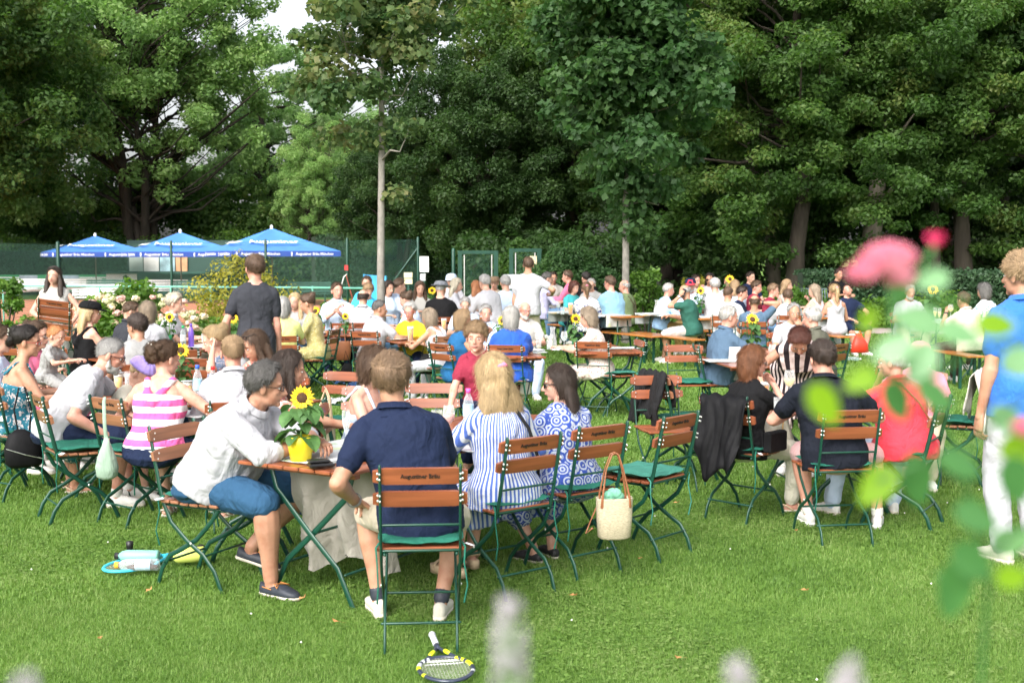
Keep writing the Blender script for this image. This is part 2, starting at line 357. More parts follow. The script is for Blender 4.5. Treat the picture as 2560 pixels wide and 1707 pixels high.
# ---- grass blades and clover, denser near the camera
GRASS = leaf_mat('grass_blade', [(.078, .155, .028), (.112, .21, .038), (.15, .25, .055), (.20, .285, .085)], rough=.6, trans=.35, scale=1.1)
def grass():
    VV, TT, RR = [], [], []; base = 0
    def zone(d0, d1, dens, w, h):
        nonlocal base
        y = RNG.uniform(d0, d1, int(dens * (d1 - d0) * (d1 + d0) * .47)); x = RNG.uniform(-.47, .47, len(y)) * y
        keep = ~((y > 22.3) & (x < -5.6)); x, y = x[keep], y[keep]
        n = len(x); a = RNG.uniform(0, 6.283, n); le = RNG.normal(0, .45, n)
        patch = .88 + .25 * (np.sin(x * 2.3 + np.sin(y * 1.7)) * np.sin(y * 2.9 + 1) * .5 + .5)
        hh = h * RNG.uniform(.6, 1.05, n) * patch; ww = w * RNG.uniform(.7, 1.3, n)
        ca, sa_ = np.cos(a), np.sin(a); lx = -sa_ * np.sin(le) * hh * 1.2; ly = ca * np.sin(le) * hh * 1.2
        P = np.zeros((n, 5, 3), dtype=np.float32)
        P[:, 0] = np.c_[x - ca * ww, y - sa_ * ww, np.zeros(n)]; P[:, 1] = np.c_[x + ca * ww, y + sa_ * ww, np.zeros(n)]
        P[:, 2] = np.c_[x + lx * .45 + ca * ww * .8, y + ly * .45 + sa_ * ww * .8, hh * .62]
        P[:, 3] = np.c_[x + lx * .45 - ca * ww * .8, y + ly * .45 - sa_ * ww * .8, hh * .62]
        P[:, 4] = np.c_[x + lx * 1.3, y + ly * 1.3, hh]
        VV.append(P.reshape(-1, 3)); i = base + np.arange(n)[:, None] * 5
        TT.append((i + [0, 1, 2, 3], i + [3, 2, 4])); RR.append(np.repeat(RNG.random(n), 5)); base += 5 * n
    zone(3.6, 6.2, 13500, .0016, .023); zone(6.2, 9, 5600, .0026, .025); zone(9, 13, 2200, .0045, .030)
    zone(13, 19, 760, .008, .038); zone(19, 28, 240, .014, .042)
    # clover leaves: little flat-lying diamonds in patches
    n = 90000; y = 3.6 + 9.4 * RNG.random(n) ** 1.3; x = RNG.uniform(-.47, .47, n) * y
    k = (np.sin(x * 1.9 + 2 * np.sin(y * 1.3)) + np.sin(y * 2.3 + x * 1.1) + .5 * np.sin(x * 7 + y * 5) + RNG.normal(0, .7, n)) > .5; x, y = x[k], y[k]; n = len(x)
    r = RNG.uniform(.006, .011, n) * (1 + (y - 4) * .06); a = RNG.uniform(0, 6.283, n); z = RNG.uniform(.006, .022, n)
    P = np.zeros((n, 4, 3), dtype=np.float32)
    for q in range(4):
        P[:, q] = np.c_[x + np.cos(a + q * 1.571) * r, y + np.sin(a + q * 1.571) * r, z + RNG.uniform(-.004, .004, n)]
    VV.append(P.reshape(-1, 3)); i = base + np.arange(n)[:, None] * 4; cl = i + [0, 1, 2, 3]; RR.append(np.repeat(RNG.random(n), 4)); base += 4 * n
    # white clover heads
    n2 = 45; y = RNG.uniform(4, 14, n2); x = RNG.uniform(-.45, .45, n2) * y; P = np.zeros((n2, 6, 3), dtype=np.float32); rr = .0065
    for q, d in enumerate(((1, 0, 0), (0, 1, 0), (-1, 0, 0), (0, -1, 0), (0, 0, 1), (0, 0, -1))): P[:, q] = np.c_[x, y, np.full(n2, .036)] + np.array(d) * rr
    VV.append(P.reshape(-1, 3)); i = base + np.arange(n2)[:, None] * 6
    wh = np.concatenate([i + f for f in ([0, 1, 4], [1, 2, 4], [2, 3, 4], [3, 0, 4], [1, 0, 5], [2, 1, 5], [3, 2, 5], [0, 3, 5])]); RR.append(np.zeros(6 * n2))
    Q = np.concatenate([t[0] for t in TT] + [cl]); T3 = np.concatenate([t[1] for t in TT] + [wh])
    mi = np.zeros(len(Q) + len(T3), dtype=np.int32); mi[-len(wh):] = 1
    me = np_mesh('grass', np.concatenate(VV), [Q, T3], [GRASS, pm('clover_white', (.75, .74, .7))], midx=mi)
    at = me.attributes.new('rnd', 'FLOAT', 'POINT'); at.data.foreach_set('value', np.concatenate(RR).astype(np.float32))
    link('grass', me, label='short green lawn grass with clover under the tables', cat='grass', kind='stuff')
grass()
# fallen leaves
LEAFB = pm('dry_leaf', (.45, .22, .08), .8)
for px, py in ((1432, 1493), (2230, 1250), (1690, 1260), (640, 1375), (372, 1480), (1600, 1400), (845, 1560), (250, 1600), (1990, 1330), (1700, 1650), (2010, 1480), (755, 1500), (1405, 1190), (1340, 1380)):
    mb = MB(); c = Vector((0, 0, 0)); r = .021
    mb.add([(-r, 0, .012), (-r * .3, r * .6, .02), (r * .9, r * .2, .014), (r * 1.4, 0, .03), (r * .3, -r * .6, .016)], [(0, 4, 3, 2, 1)])
    mb.add([(-r * 2, 0, .01), (-r, .001, .012), (-r, -.002, .012)], [(0, 1, 2)])
    p = atz(px, py, .03); p.z = .03
    mb.obj('fallen_leaf', LEAFB, None, loc=p, rz=px, label='small curled dry brown leaf lying on the lawn', cat='leaf', group='dry leaves on the lawn')

# ================================================================ TREES
def leaves(centers, radii, n, size, up=.5, flat=.7, seed=1, star=False):
    """n leaf faces spread through clumps; returns V, F, rnd"""
    g = np.random.default_rng(seed); C = np.asarray(centers); Rr = np.asarray(radii)
    w = Rr ** 2; w = w / w.sum(); idx = g.choice(len(C), n, p=w)
    d = g.normal(size=(n, 3)); d /= np.linalg.norm(d, axis=1)[:, None]
    r = g.random(n) ** .45
    P = C[idx] + d * (r * Rr[idx])[:, None] * np.array([1, 1, flat])
    nr = d * .6 + g.normal(size=(n, 3)) * .55 + np.array([0, 0, up]); nr /= np.linalg.norm(nr, axis=1)[:, None]
    t = g.normal(size=(n, 3)) + np.array([0, 0, -.5]); t -= nr * (t * nr).sum(1)[:, None]; t /= np.linalg.norm(t, axis=1)[:, None]
    b = np.cross(nr, t); s = (size * g.uniform(.6, 1.3, n))[:, None]
    if star:   # lobed leaf, six corners
        V = np.stack([P - t * s, P - t * s * .15 + b * s * .5, P + t * s * .1 + b * s * .95, P + t * s * 1.1 + nr * s * .25, P + t * s * .1 - b * s * .95, P - t * s * .15 - b * s * .5], 1); k = 6
    else:
        V = np.stack([P - t * s, P + b * s * .55 + nr * s * .15, P + t * s, P - b * s * .55 + nr * s * .15], 1); k = 4
    F = np.arange(n * k).reshape(n, k)
    return V.reshape(-1, 3), F, np.repeat(np.clip(g.normal(.5, .22, len(C)), 0, 1)[idx] * .6 + g.random(n) * .4, k)
def leaf_mesh(name, V, F, rnd, mat):
    me = np_mesh(name, V, F, [mat]); at = me.attributes.new('rnd', 'FLOAT', 'POINT'); at.data.foreach_set('value', rnd.astype(np.float32)); return me
BARK = pm('bark_dark', (.04, .032, .024), .9, .4, 6, .8, 18, dist=.03, stretch=(1, 1, .25))
BARKL = pm('bark_grey', (.22, .205, .18), .85, .3, 14, .6, 30, dist=.01, stretch=(1, 1, .6))
BARKM = pm('bark_mid', (.14, .12, .095), .9, .3, 10, .7, 22, dist=.02, stretch=(1, 1, .3))
G_LIGHT = leaf_mat('leaf_light', [(.10, .185, .058), (.17, .29, .09), (.24, .37, .12), (.31, .42, .16)])
G_PALE = leaf_mat('leaf_pale', [(.14, .25, .09), (.23, .37, .14), (.32, .45, .2)])
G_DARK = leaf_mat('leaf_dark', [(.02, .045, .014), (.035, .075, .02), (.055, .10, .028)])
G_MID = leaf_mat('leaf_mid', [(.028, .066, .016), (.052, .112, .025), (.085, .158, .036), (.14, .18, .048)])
G_MAPLE = leaf_mat('leaf_maple', [(.03, .075, .026), (.052, .115, .038), (.08, .155, .045)], scale=1.2)
G_SEED = leaf_mat('leaf_seed', [(.035, .08, .03), (.055, .11, .04), (.085, .14, .05), (.12, .165, .055), (.2, .2, .085)], scale=1.4)
G_YEL = leaf_mat('leaf_yellow', [(.16, .17, .03), (.3, .29, .05), (.42, .36, .08)], scale=2)
G_HEDGE = leaf_mat('leaf_hedge', [(.018, .045, .022), (.03, .07, .03), (.045, .09, .035)], trans=.15)
G_BUSH = leaf_mat('leaf_bush', [(.05, .11, .02), (.10, .2, .035), (.17, .28, .05)], scale=1.5)
def crown_shape(g, nclump, rx, ry, z0, z1, rmin, rmax, shell=.55, lop=0):
    C = []; Rr = []
    zc = (z0 + z1) / 2; hz = (z1 - z0) / 2
    for _ in range(nclump):
        d = g.normal(size=3); d /= np.linalg.norm(d); r = shell + (1 - shell) * g.random()
        C.append((d[0] * r * rx, d[1] * r * ry, zc + d[2] * r * hz)); Rr.append(g.uniform(rmin, rmax))
    return np.array(C), np.array(Rr)
def trunk_mesh(g, H, r0, C, mat, nlimb=14, z_first=.3, stems=1, seg=8, spread=1.0, top=.8, limb_r=.42, wb=.012):
    mb = MB()
    for s_ in range(stems):
        a = g.uniform(0, 6.28); off = spread * (s_ > 0 or stems > 1)
        pts = []; rad = []; K = 7
        for k in range(K):
            f = k / (K - 1); pts.append((math.cos(a) * off * (f ** .8) * H * .16 + g.normal() * (wb if r0 > .1 else .0025) * H * (k > 0), math.sin(a) * off * (f ** .8) * H * .1 + g.normal() * (wb if r0 > .1 else .0025) * H * (k > 0), f * H * top - (.25 if k == 0 else 0)))
            rad.append(r0 * (1 - .78 * f) * (1.25 if k == 0 else 1))
        mb.tube(pts, rad, seg)
        sel = g.choice(len(C), min(nlimb, len(C)), replace=False)
        for i in sel:
            tgt = Vector(C[i].tolist()); dz = math.hypot(tgt.x, tgt.y) * .75; zz = max(z_first * H, tgt.z - dz); k = min(K - 1.01, max(0, (zz + .25) / (H * top) * (K - 1))); i0 = int(k); fr_ = k - i0
            p0 = Vector(pts[i0]).lerp(Vector(pts[i0 + 1]), fr_)
            if p0.z > tgt.z - .1 and z_first > .25: continue
            mid = p0.lerp(tgt, .5) + Vector((g.normal() * .02 * H, g.normal() * .02 * H, -.015 * H)); r = rad[i0] * limb_r
            mb.tube([p0, p0.lerp(mid, .5) + Vector((0, 0, .01 * H)), mid, tgt], [r, r * .75, r * .5, r * .18], 6)
    return mb.mesh('trunk', mat, True)
def make_tree(name, label, loc, H, r0, shape, nleaf, lsize, lmat, bark, nlimb=14, stems=1, group=None, seed=1, flat=.75, star=False, up=.5, rz=0, top=.8, cat='tree', spread=1.0, zf=.3, extra=None):
    g = np.random.default_rng(seed); C, Rr = crown_shape(g, *shape)
    if extra is not None: C, Rr = extra(C, Rr, g)
    t = thing(name, label, cat, loc, rz, group)
    V, F, rn = leaves(C, Rr, nleaf, lsize, up, flat, seed, star)
    link('crown', leaf_mesh('crown', V, F, rn, lmat), t)
    link('trunk', trunk_mesh(g, H, r0, C, bark, nlimb, zf, stems, spread=spread, top=top), t)
    return t
def dup_tree(src, loc, rz, sc, label, group=None, lmat=None):
    t = dup(src, loc, rz, label); t.scale = (sc, sc, sc)
    if 'group' in t: del t['group']
    if group: t['group'] = group
    if lmat:
        for c in t.children:
            if c.name.startswith('crown'):
                c.material_slots[0].link = 'OBJECT'; c.material_slots[0].material = lmat
    return t
GW = 'trees of the wood around the lawn'
# young trees on the lawn
TA = make_tree('young_tree', 'slim young tree with grey trunk and yellowish seeds, left of the two on the lawn', (-1.98, 18.2, 0), 9, .068,
    (190, 1.42, 1.42, 2.65, 9.4, .18, .46, .15), 22000, .055, G_SEED, BARKL, 60, seed=3, star=True, flat=.6, top=.97, zf=.3)
TB = make_tree('maple_tree', 'young maple with dense dark bluish green leaves and a slim grey trunk', (2.38, 25.0, 0), 10, .085,
    (165, 1.95, 1.95, 2.3, 10.2, .3, .72, .25), 27000, .08, G_MAPLE, BARKL, 40, seed=5, star=True, flat=.6, top=.9, zf=.26)
# big trees of the left side
def broad(C, Rr, g): return C, Rr
T1 = make_tree('broad_tree', 'huge broad light green tree with several dark stems behind the blue parasols', (-19.3, 63, 0), 23, .27,
    (400, 8.7, 5.0, 3.4, 25, .55, 1.15, .35), 118000, .12, G_LIGHT, BARK, 70, stems=5, seed=11, spread=.8, zf=.14)
T2 = make_tree('pale_tree', 'pale green willow like tree standing back right of the huge broad tree', (-14.2, 76, 0), 18, .4,
    (150, 6.2, 5.0, 2.5, 15.5, .5, 1.0, .4), 42000, .14, G_PALE, BARK, 30, stems=2, seed=12)
T3 = make_tree('forest_tree', 'dense tree at the far left edge of the wood', (-24, 50, 0), 18, .4,
    (330, 7, 6, 1.8, 18, .6, 1.25, .4), 120000, .12, G_MID, BARK, 26, stems=2, seed=13)
T4 = make_tree('leafy_tree', 'mid green hornbeam overhanging the right side of the lawn, nearest of the wood', (8.6, 36.5, 0), 15, .3,
    (500, 5.8, 3.6, 1.2, 14.5, .35, .85, .35), 170000, .075, G_MID, BARK, 44, stems=1, seed=14, flat=.55, zf=.3)
dup_tree(T1, (-9.6, 59, 0), 2.2, .36, 'smaller light green tree right of the huge broad tree, behind the third parasol')
dup_tree(T2, (-5.4, 62, 0), 3.9, .5, 'low green tree showing left of the slim young tree trunk', lmat=G_MID)
dup_tree(T3, (-33, 74, 0), 2.0, .9, 'dark tree between the far left tree and the huge broad tree', lmat=G_MID)
dup_tree(T3, (-28, 62, 0), 2.6, 1.1, 'dark tree behind the far left edge tree', lmat=G_LIGHT)
dup_tree(T4, (14.6, 38.5, 0), 2.4, 1.05, 'mid green hornbeam at the right edge of the photo behind the standing boy')
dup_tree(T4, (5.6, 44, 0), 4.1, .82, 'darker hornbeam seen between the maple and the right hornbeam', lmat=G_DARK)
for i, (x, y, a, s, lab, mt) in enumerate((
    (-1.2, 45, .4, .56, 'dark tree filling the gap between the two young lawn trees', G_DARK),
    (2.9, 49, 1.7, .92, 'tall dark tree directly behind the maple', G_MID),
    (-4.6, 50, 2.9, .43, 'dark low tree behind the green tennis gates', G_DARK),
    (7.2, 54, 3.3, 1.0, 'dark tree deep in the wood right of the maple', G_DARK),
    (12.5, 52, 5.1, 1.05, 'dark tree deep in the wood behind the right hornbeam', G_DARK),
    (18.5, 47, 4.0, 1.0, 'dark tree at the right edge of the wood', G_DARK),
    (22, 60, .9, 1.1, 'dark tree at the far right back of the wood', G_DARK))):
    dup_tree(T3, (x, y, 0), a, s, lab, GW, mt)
# bare straight trunks inside the dark wood
for i, (px, D, r, top_, mt, lab) in enumerate(((1938, 40, .22, 15, BARKM, 'tall straight pale grey trunk rising out of frame right of the maple'),
        (1875, 43, .3, 14, BARK, 'thick dark trunk left of the pale grey trunk'), (2170, 37, .3, 6.5, BARKM, 'thick shaded trunk under the right hornbeam'),
        (2350, 38, .14, 7.5, BARK, 'thin leaning grey trunk behind the pink rose'), (2240, 41, .2, 9, BARK, 'dark trunk in the shade left of the thin leaning trunk'))):
    mb = MB(); p = atd(px, 640, D); lean = (i % 3 - 1) * .05
    K = 7; pts = [(lean * k * top_ / 6 + random.uniform(-.05, .05), random.uniform(-.05, .05), top_ * k / 6 - .1) for k in range(K)]
    mb.tube(pts, [r * (1.2 - .6 * k / 6) for k in range(K)], 10)
    for k in (3, 4, 5, 5):
        q = Vector(pts[k]); e = q + Vector((random.uniform(-2.4, 2.4), random.uniform(-1, 1), random.uniform(1, 2.2))); mb.tube([q, q.lerp(e, .5) + Vector((0, 0, .2)), e], [r * .35, r * .25, r * .08], 6)
    t = thing('bare_trunk_tree', lab, 'tree', (p.x, D, 0)); link('trunk', mb.mesh('trunk', mt, True), t)
    g = np.random.default_rng(70 + i); C = np.array([(pts[6][0] + g.normal() * 1.4, g.normal(), top_ + g.uniform(-.6, 2.2)) for _ in range(9)])
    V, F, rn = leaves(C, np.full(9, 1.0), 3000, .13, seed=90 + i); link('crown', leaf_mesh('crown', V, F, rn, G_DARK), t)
# undergrowth and the far wood as masses
def mass(name, label, boxes, n, size, mat, seed, cat='undergrowth'):
    g = np.random.default_rng(seed); C = []; Rr = []
    for (x0, y0, x1, y1, h0, h1, k, r) in boxes:
        for _ in range(k):
            f = g.random(); C.append((x0 + (x1 - x0) * f + g.normal() * .4, y0 + (y1 - y0) * f + g.normal() * .8, g.uniform(h0, h1))); Rr.append(r * g.uniform(.6, 1.3))
    V, F, rn = leaves(C, Rr, n, size, seed=seed)
    link(name, leaf_mesh(name, V, F, rn, mat), label=label, cat=cat, kind='stuff')
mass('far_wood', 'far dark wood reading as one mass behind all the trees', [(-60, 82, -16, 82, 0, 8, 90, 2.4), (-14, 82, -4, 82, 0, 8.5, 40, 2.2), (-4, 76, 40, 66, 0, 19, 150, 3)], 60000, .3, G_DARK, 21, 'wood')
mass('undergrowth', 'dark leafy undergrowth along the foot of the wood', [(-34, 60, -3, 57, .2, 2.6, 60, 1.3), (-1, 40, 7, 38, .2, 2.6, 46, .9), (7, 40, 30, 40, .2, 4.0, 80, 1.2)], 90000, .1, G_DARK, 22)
mass('shrub_belt', 'green shrubs and low trees in a belt behind the parasols', [(-40, 70, -2, 64, .3, 6.5, 190, 1.4)], 70000, .14, G_MID, 27)
mass('ivy_undergrowth', 'brighter leafy plants growing along the back of the lawn', [(5.5, 31.5, 11.5, 31.5, .1, .75, 26, .55), (-2.5, 60, -26, 60, .5, 2.5, 24, 1.2)], 26000, .07, G_BUSH, 23)
def bush(name, label, px, D, w, h, n, size, mat, seed, z0=0, cat='bush', stems=True, group=None, dx=.7):
    g = np.random.default_rng(seed); p = atd(px, 640, D); K = max(8, int(w * 14))
    C = []; Rr = []
    for _ in range(K):
        a = g.uniform(0, 6.28); q = g.random() ** .5; zz = g.random(); ww = w * .5 * math.sin(.5 + 2.3 * min(1, zz + .1))
        C.append((math.cos(a) * q * ww, math.sin(a) * q * ww * dx, z0 + .15 * h + zz * h * .8)); Rr.append(w * g.uniform(.1, .2))
    t = thing(name, label, cat, (p.x, D, 0), 0, group)
    V, F, rn = leaves(C, Rr, n, size, seed=seed, flat=.9); link('foliage', leaf_mesh('foliage', V, F, rn, mat), t)
    if stems:
        mb = MB()
        for c in C[::2]: mb.tube([(c[0] * .1, c[1] * .1, -.03), (c[0] * .5, c[1] * .5, c[2] * .5), c], [.02 * h, .012 * h, .005], 5)
        mb.obj('stem', BARK, t, True)
    return t
bush('viburnum_bush', 'big grey green rounded bush right of the green gates', 1415, 30, 2.6, 2.0, 15000, .05, G_MAPLE, 31)
bush('laurel_bush', 'dark glossy bush left of the maple trunk', 1530, 31, 2.2, 1.9, 11000, .06, G_DARK, 32)
bush('red_tipped_bush', 'loose bush with yellow green tips above the right gate', 1300, 33, 1.7, 2.35, 3200, .055, G_MID, 33)
bush('rhododendron_bush', 'yellow green open bush right of the maple trunk', 1620, 25.5, 1.15, 1.55, 2600, .05, G_BUSH, 34)
bush('yellow_bush', 'small bush with yellow leaves behind the man in the red and blue cap', 1738, 26.5, 1.2, 1.3, 1600, .05, G_YEL, 35)
bush('azalea_bush', 'tall loose bush with yellow green leaves beside the standing man in grey', 622, 19.5, 2.2, 1.85, 5600, .034, G_YEL, 36)
bush('green_shrub', 'low green shrub right of the hydrangea', 500, 18.5, 1.3, .85, 3400, .035, G_BUSH, 37)
bush('low_shrub', 'low green shrub behind the standing man in grey', 590, 18.8, 1.1, .8, 2600, .035, G_BUSH, 38)
bush('corner_bush', 'small bright green bush at the left edge of the photo', 0, 20.5, 1.1, 1.7, 3000, .04, G_BUSH, 39)
bush('border_plant', 'leafy green plant behind the woman with long brown hair', 1075, 25, 1.1, 1.0, 2400, .05, G_BUSH, 40)
bush('border_plant', 'leafy green plant right of the grey hat, behind the table', 1030, 24, .8, .9, 1500, .05, G_BUSH, 41)
bush('box_ball', 'small round clipped box ball behind the man in light blue', 812, 27, .6, .75, 2000, .03, G_BUSH, 42)
bush('path_shrub', 'green shrub beside the grey armchairs by the path', 2010, 28, 2.0, .95, 5000, .05, G_BUSH, 43)
# hydrangea with blossom heads
hy = bush('hydrangea_bush', 'big hydrangea full of faded cream and pink blossom heads', 338, 16.8, 1.95, 1.34, 7000, .045, G_BUSH, 45)
g = np.random.default_rng(46)
HYC = [pm('blossom_cream', (.72, .62, .42), .8, .25, 20), pm('blossom_pink', (.68, .42, .36), .8, .25, 20), pm('blossom_green', (.5, .52, .28), .8, .2, 20)]
for i in range(130):
    a = g.uniform(2.9, 6.5); q = g.uniform(.75, 1.08); zz = g.random() ** .7; ww = 1.0 * math.sin(.7 + 1.9 * zz)
    c = Vector((math.cos(a) * q * ww, math.sin(a) * q * ww * .7 - .06, .30 + zz * 1.0))
    mb = MB(); r = g.uniform(.038, .062)
    for _ in range(26):
        d = Vector(g.normal(size=3).tolist()).normalized(); p = c + Vector((d.x * r, d.y * r, d.z * r * .75)); tt = d.orthogonal().normalized(); bb = d.cross(tt); s_ = r * .34
        mb.add([p + tt * s_, p + bb * s_ + d * s_ * .3, p - tt * s_, p - bb * s_ + d * s_ * .3], [(0, 1, 2, 3)])
    mb.ell(c, (r * .8, r * .8, r * .6), seg=8, rows=5)
    mb.obj('blossom', HYC[int(g.choice([0, 0, 0, 1, 1, 2]))], hy)

# ================================================================ TENNIS COURT SURROUNDINGS
GREEN = pm('green_paint', (.006, .048, .030), .35, .2, 8, .06, 40, spec=.5)
GREENM = pm('green_matte', (.02, .075, .055), .6, .15, 5)
MINT = pm('mint_paint', (.12, .36, .28), .5, .15, 6)
WHITEP = pm('white_paint', (.72, .73, .72), .5, .1, 6)
REDW = pm('red_wood', (.235, .07, .030), .34, .38, 7, .1, 40, spec=.5, coat=.25, stretch=(.3, 4, 4))
REDW2 = pm('faded_wood', (.25, .11, .058), .42, .4, 7, .12, 40, spec=.45, coat=.1, stretch=(.3, 4, 4))
ORW = pm('orange_wood', (.38, .14, .032), .35, .3, 6, .08, 40, spec=.5, coat=.2, stretch=(.3, 4, 4))
STEEL = pm('bolt_metal', (.7, .7, .68), .3, .05, metal=.8)
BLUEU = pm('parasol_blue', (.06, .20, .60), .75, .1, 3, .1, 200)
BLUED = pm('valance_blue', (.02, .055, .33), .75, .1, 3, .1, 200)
INK = pm('black_ink', (.02, .012, .01), .6, .1)
WHT = pm('white_print', (.8, .82, .85), .7, .05)
def text(name, s, size, mat, parent, loc, rot, align='CENTER', ext=.0008, shear=0, off=0.0):
    cu = bpy.data.curves.new(name, 'FONT'); cu.body = s; cu.size = size; cu.align_x = align; cu.align_y = 'CENTER'; cu.extrude = ext; cu.shear = shear; cu.offset = off
    cu.resolution_u = 2
    o = bpy.data.objects.new(name, cu); TS.collection.objects.link(o); TS.view_layers[0].update()
    me = bpy.data.meshes.new_from_object(o.evaluated_get(TS.view_layers[0].depsgraph)); bpy.data.objects.remove(o); bpy.data.curves.remove(cu)
    me.materials.clear(); me.materials.append(mat)
    return link(name, me, parent, loc=loc, rot=rot)
def parasol(px, D, zp, ze, w, rz, label):
    p = atd(px, 640, D); t = thing('parasol', label, 'parasol', (p.x, D, 0), rz, 'blue parasols behind the tennis fence')
    mb = MB(); h = w / 2; v = []; ns = 6
    cs = [(-h, -h), (h, -h), (h, h), (-h, h)]
    for k in range(4):
        a, b = Vector((*cs[k], ze)), Vector((*cs[(k + 1) % 4], ze)); ap = Vector((0, 0, zp)); rows = []
        for r in range(7):
            f = r / 6; row = []
            for c in range(ns + 1):
                u = c / ns; q = ap.lerp(a.lerp(b, u), f); q.z -= .10 * math.sin(f * math.pi) * math.sin(u * math.pi) + .03 * math.sin(f * math.pi); row.append(q)
            rows.append(row)
        vs = [q for row in rows for q in row]; n1 = ns + 1
        mb.add(vs, [(r * n1 + c, (r + 1) * n1 + c, (r + 1) * n1 + c + 1, r * n1 + c + 1) for r in range(6) for c in range(ns)])
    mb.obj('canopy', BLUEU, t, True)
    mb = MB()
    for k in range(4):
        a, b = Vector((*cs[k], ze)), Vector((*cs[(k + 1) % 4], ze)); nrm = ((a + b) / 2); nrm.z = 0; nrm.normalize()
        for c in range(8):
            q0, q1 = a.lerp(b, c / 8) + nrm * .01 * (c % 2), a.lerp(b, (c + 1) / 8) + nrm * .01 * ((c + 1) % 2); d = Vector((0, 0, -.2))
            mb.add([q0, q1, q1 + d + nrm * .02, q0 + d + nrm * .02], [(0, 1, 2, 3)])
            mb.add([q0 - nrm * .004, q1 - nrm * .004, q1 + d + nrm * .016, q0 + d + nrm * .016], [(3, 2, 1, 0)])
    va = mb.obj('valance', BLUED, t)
    for k in range(4):
        a, b = Vector((*cs[k], ze)), Vector((*cs[(k + 1) % 4], ze)); m = (a + b) / 2; nrm = m.copy(); nrm.z = 0; nrm.normalize()
        ang = math.atan2(nrm.y, nrm.x) + math.pi / 2
        for s_ in (-1, 1):
            q = m + (b - a).normalized() * s_ * w * .25 + nrm * .035; q.z = ze - .105
            text('lettering', 'Augustiner Bräu München', .135, WHT, va, q, (R(90), 0, ang), off=.003)
            q2 = m + (b - a).normalized() * (s_ * w * .25 - w * .215) + nrm * .035; q2.z = ze - .105
            if (k in (0, 3, 1)):
                mm = MB(); mm.box((0, 0, .02), (.03, .004, .05), taper=.7); mm.box((0, 0, -.06), (.02, .004, .02)); link('emblem', mm.mesh('emblem', WHT), va, loc=q2, rot=(0, 0, ang))
    for k in (0, 3):
        a, b = Vector((*cs[k], ze)), Vector((*cs[(k + 1) % 4], ze)); m = ((a + b) / 2).lerp(Vector((0, 0, zp)), .34); nrm = (a + b) / 2; nrm.z = 0; nrm.normalize()
        m += Vector((0, 0, .05)) - (b - a).normalized() * w * .08
        ang = math.atan2(nrm.y, nrm.x) + math.pi / 2; tilt = math.atan2(zp - ze, h)
        text('lettering', 'Augustiner', .42, WHT, t, m, (tilt * .92, 0, ang), off=.008)
    mb = MB(); mb.tube([(0, 0, 0), (0, 0, zp - .02)], .025, 10); mb.box((0, 0, .05), (.3, .3, .05)); mb.obj('pole', BARKM, t)
    mb = MB(); mb.tube([(0, 0, zp - .04), (0, 0, zp + .06)], .06, 10); mb.obj('finial', WHITEP, t)
    mb = MB()
    for q in cs: mb.tube([(0, 0, zp - .12), (q[0], q[1], ze - .02)], .012, 5); mb.tube([(0, 0, ze - .15), (q[0] * .5, q[1] * .5, (zp + ze) / 2 - .12)], .01, 5)
    mb.obj('rib', BARKM, t)
parasol(239, 50, 2.66, 1.98, 3.95, .45, 'blue beer garden parasol, leftmost of the three behind the fence')
parasol(452, 47.5, 2.76, 1.98, 3.95, .45, 'blue beer garden parasol, middle one of the three behind the fence')
parasol(680, 45, 2.86, 2.0, 4.0, .48, 'blue beer garden parasol, rightmost of the three behind the fence')

# fence with posts and wire netting
def chain_mat():
    m, t, b = nodes('wire_netting'); out = t.nodes['Material Output']; tc = N(t, 'ShaderNodeTexCoord'); sx = N(t, 'ShaderNodeSeparateXYZ'); t.links.new(tc.outputs['Object'], sx.inputs[0])
    r = []
    for sgn in (1, -1):
        a = N(t, 'ShaderNodeMath', operation='MULTIPLY_ADD'); t.links.new(sx.outputs[2], a.inputs[0]); a.inputs[1].default_value = sgn; t.links.new(sx.outputs[0], a.inputs[2])
        k = N(t, 'ShaderNodeMath', operation='MULTIPLY'); t.links.new(a.outputs[0], k.inputs[0]); k.inputs[1].default_value = 14
        f = N(t, 'ShaderNodeMath', operation='FRACT'); t.links.new(k.outputs[0], f.inputs[0])
        l = N(t, 'ShaderNodeMath', operation='LESS_THAN'); t.links.new(f.outputs[0], l.inputs[0]); l.inputs[1].default_value = .055; r.append(l)
    mx = N(t, 'ShaderNodeMath', operation='MAXIMUM'); t.links.new(r[0].outputs[0], mx.inputs[0]); t.links.new(r[1].outputs[0], mx.inputs[1])
    tr = N(t, 'ShaderNodeBsdfTransparent'); ms = N(t, 'ShaderNodeMixShader'); t.links.new(mx.outputs[0], ms.inputs[0]); t.links.new(tr.outputs[0], ms.inputs[1]); t.links.new(b.outputs[0], ms.inputs[2])
    b.inputs['Base Color'].default_value = (.05, .16, .12, 1); t.links.new(ms.outputs[0], out.inputs[0]); return m
NET = chain_mat()
fe = thing('tennis_fence', 'tall green wire fence with round posts around the tennis court', 'fence', (0, 33, 0))
posts = [(-190, 600), (145, 608), (428, 604), (664, 601), (868, 598), (1045, 595)]
pp = [(atd(a, 640, 33).x, 1.82 + (640 - b) * 33 / FPX) for a, b in posts]
for x, zt in pp:
    mb = MB(); mb.tube([(0, 0, -.05), (0, 0, zt)], .036 if x > -11 else .05, 10); mb.obj('post', GREEN, fe, True, loc=(x, 0, 0))
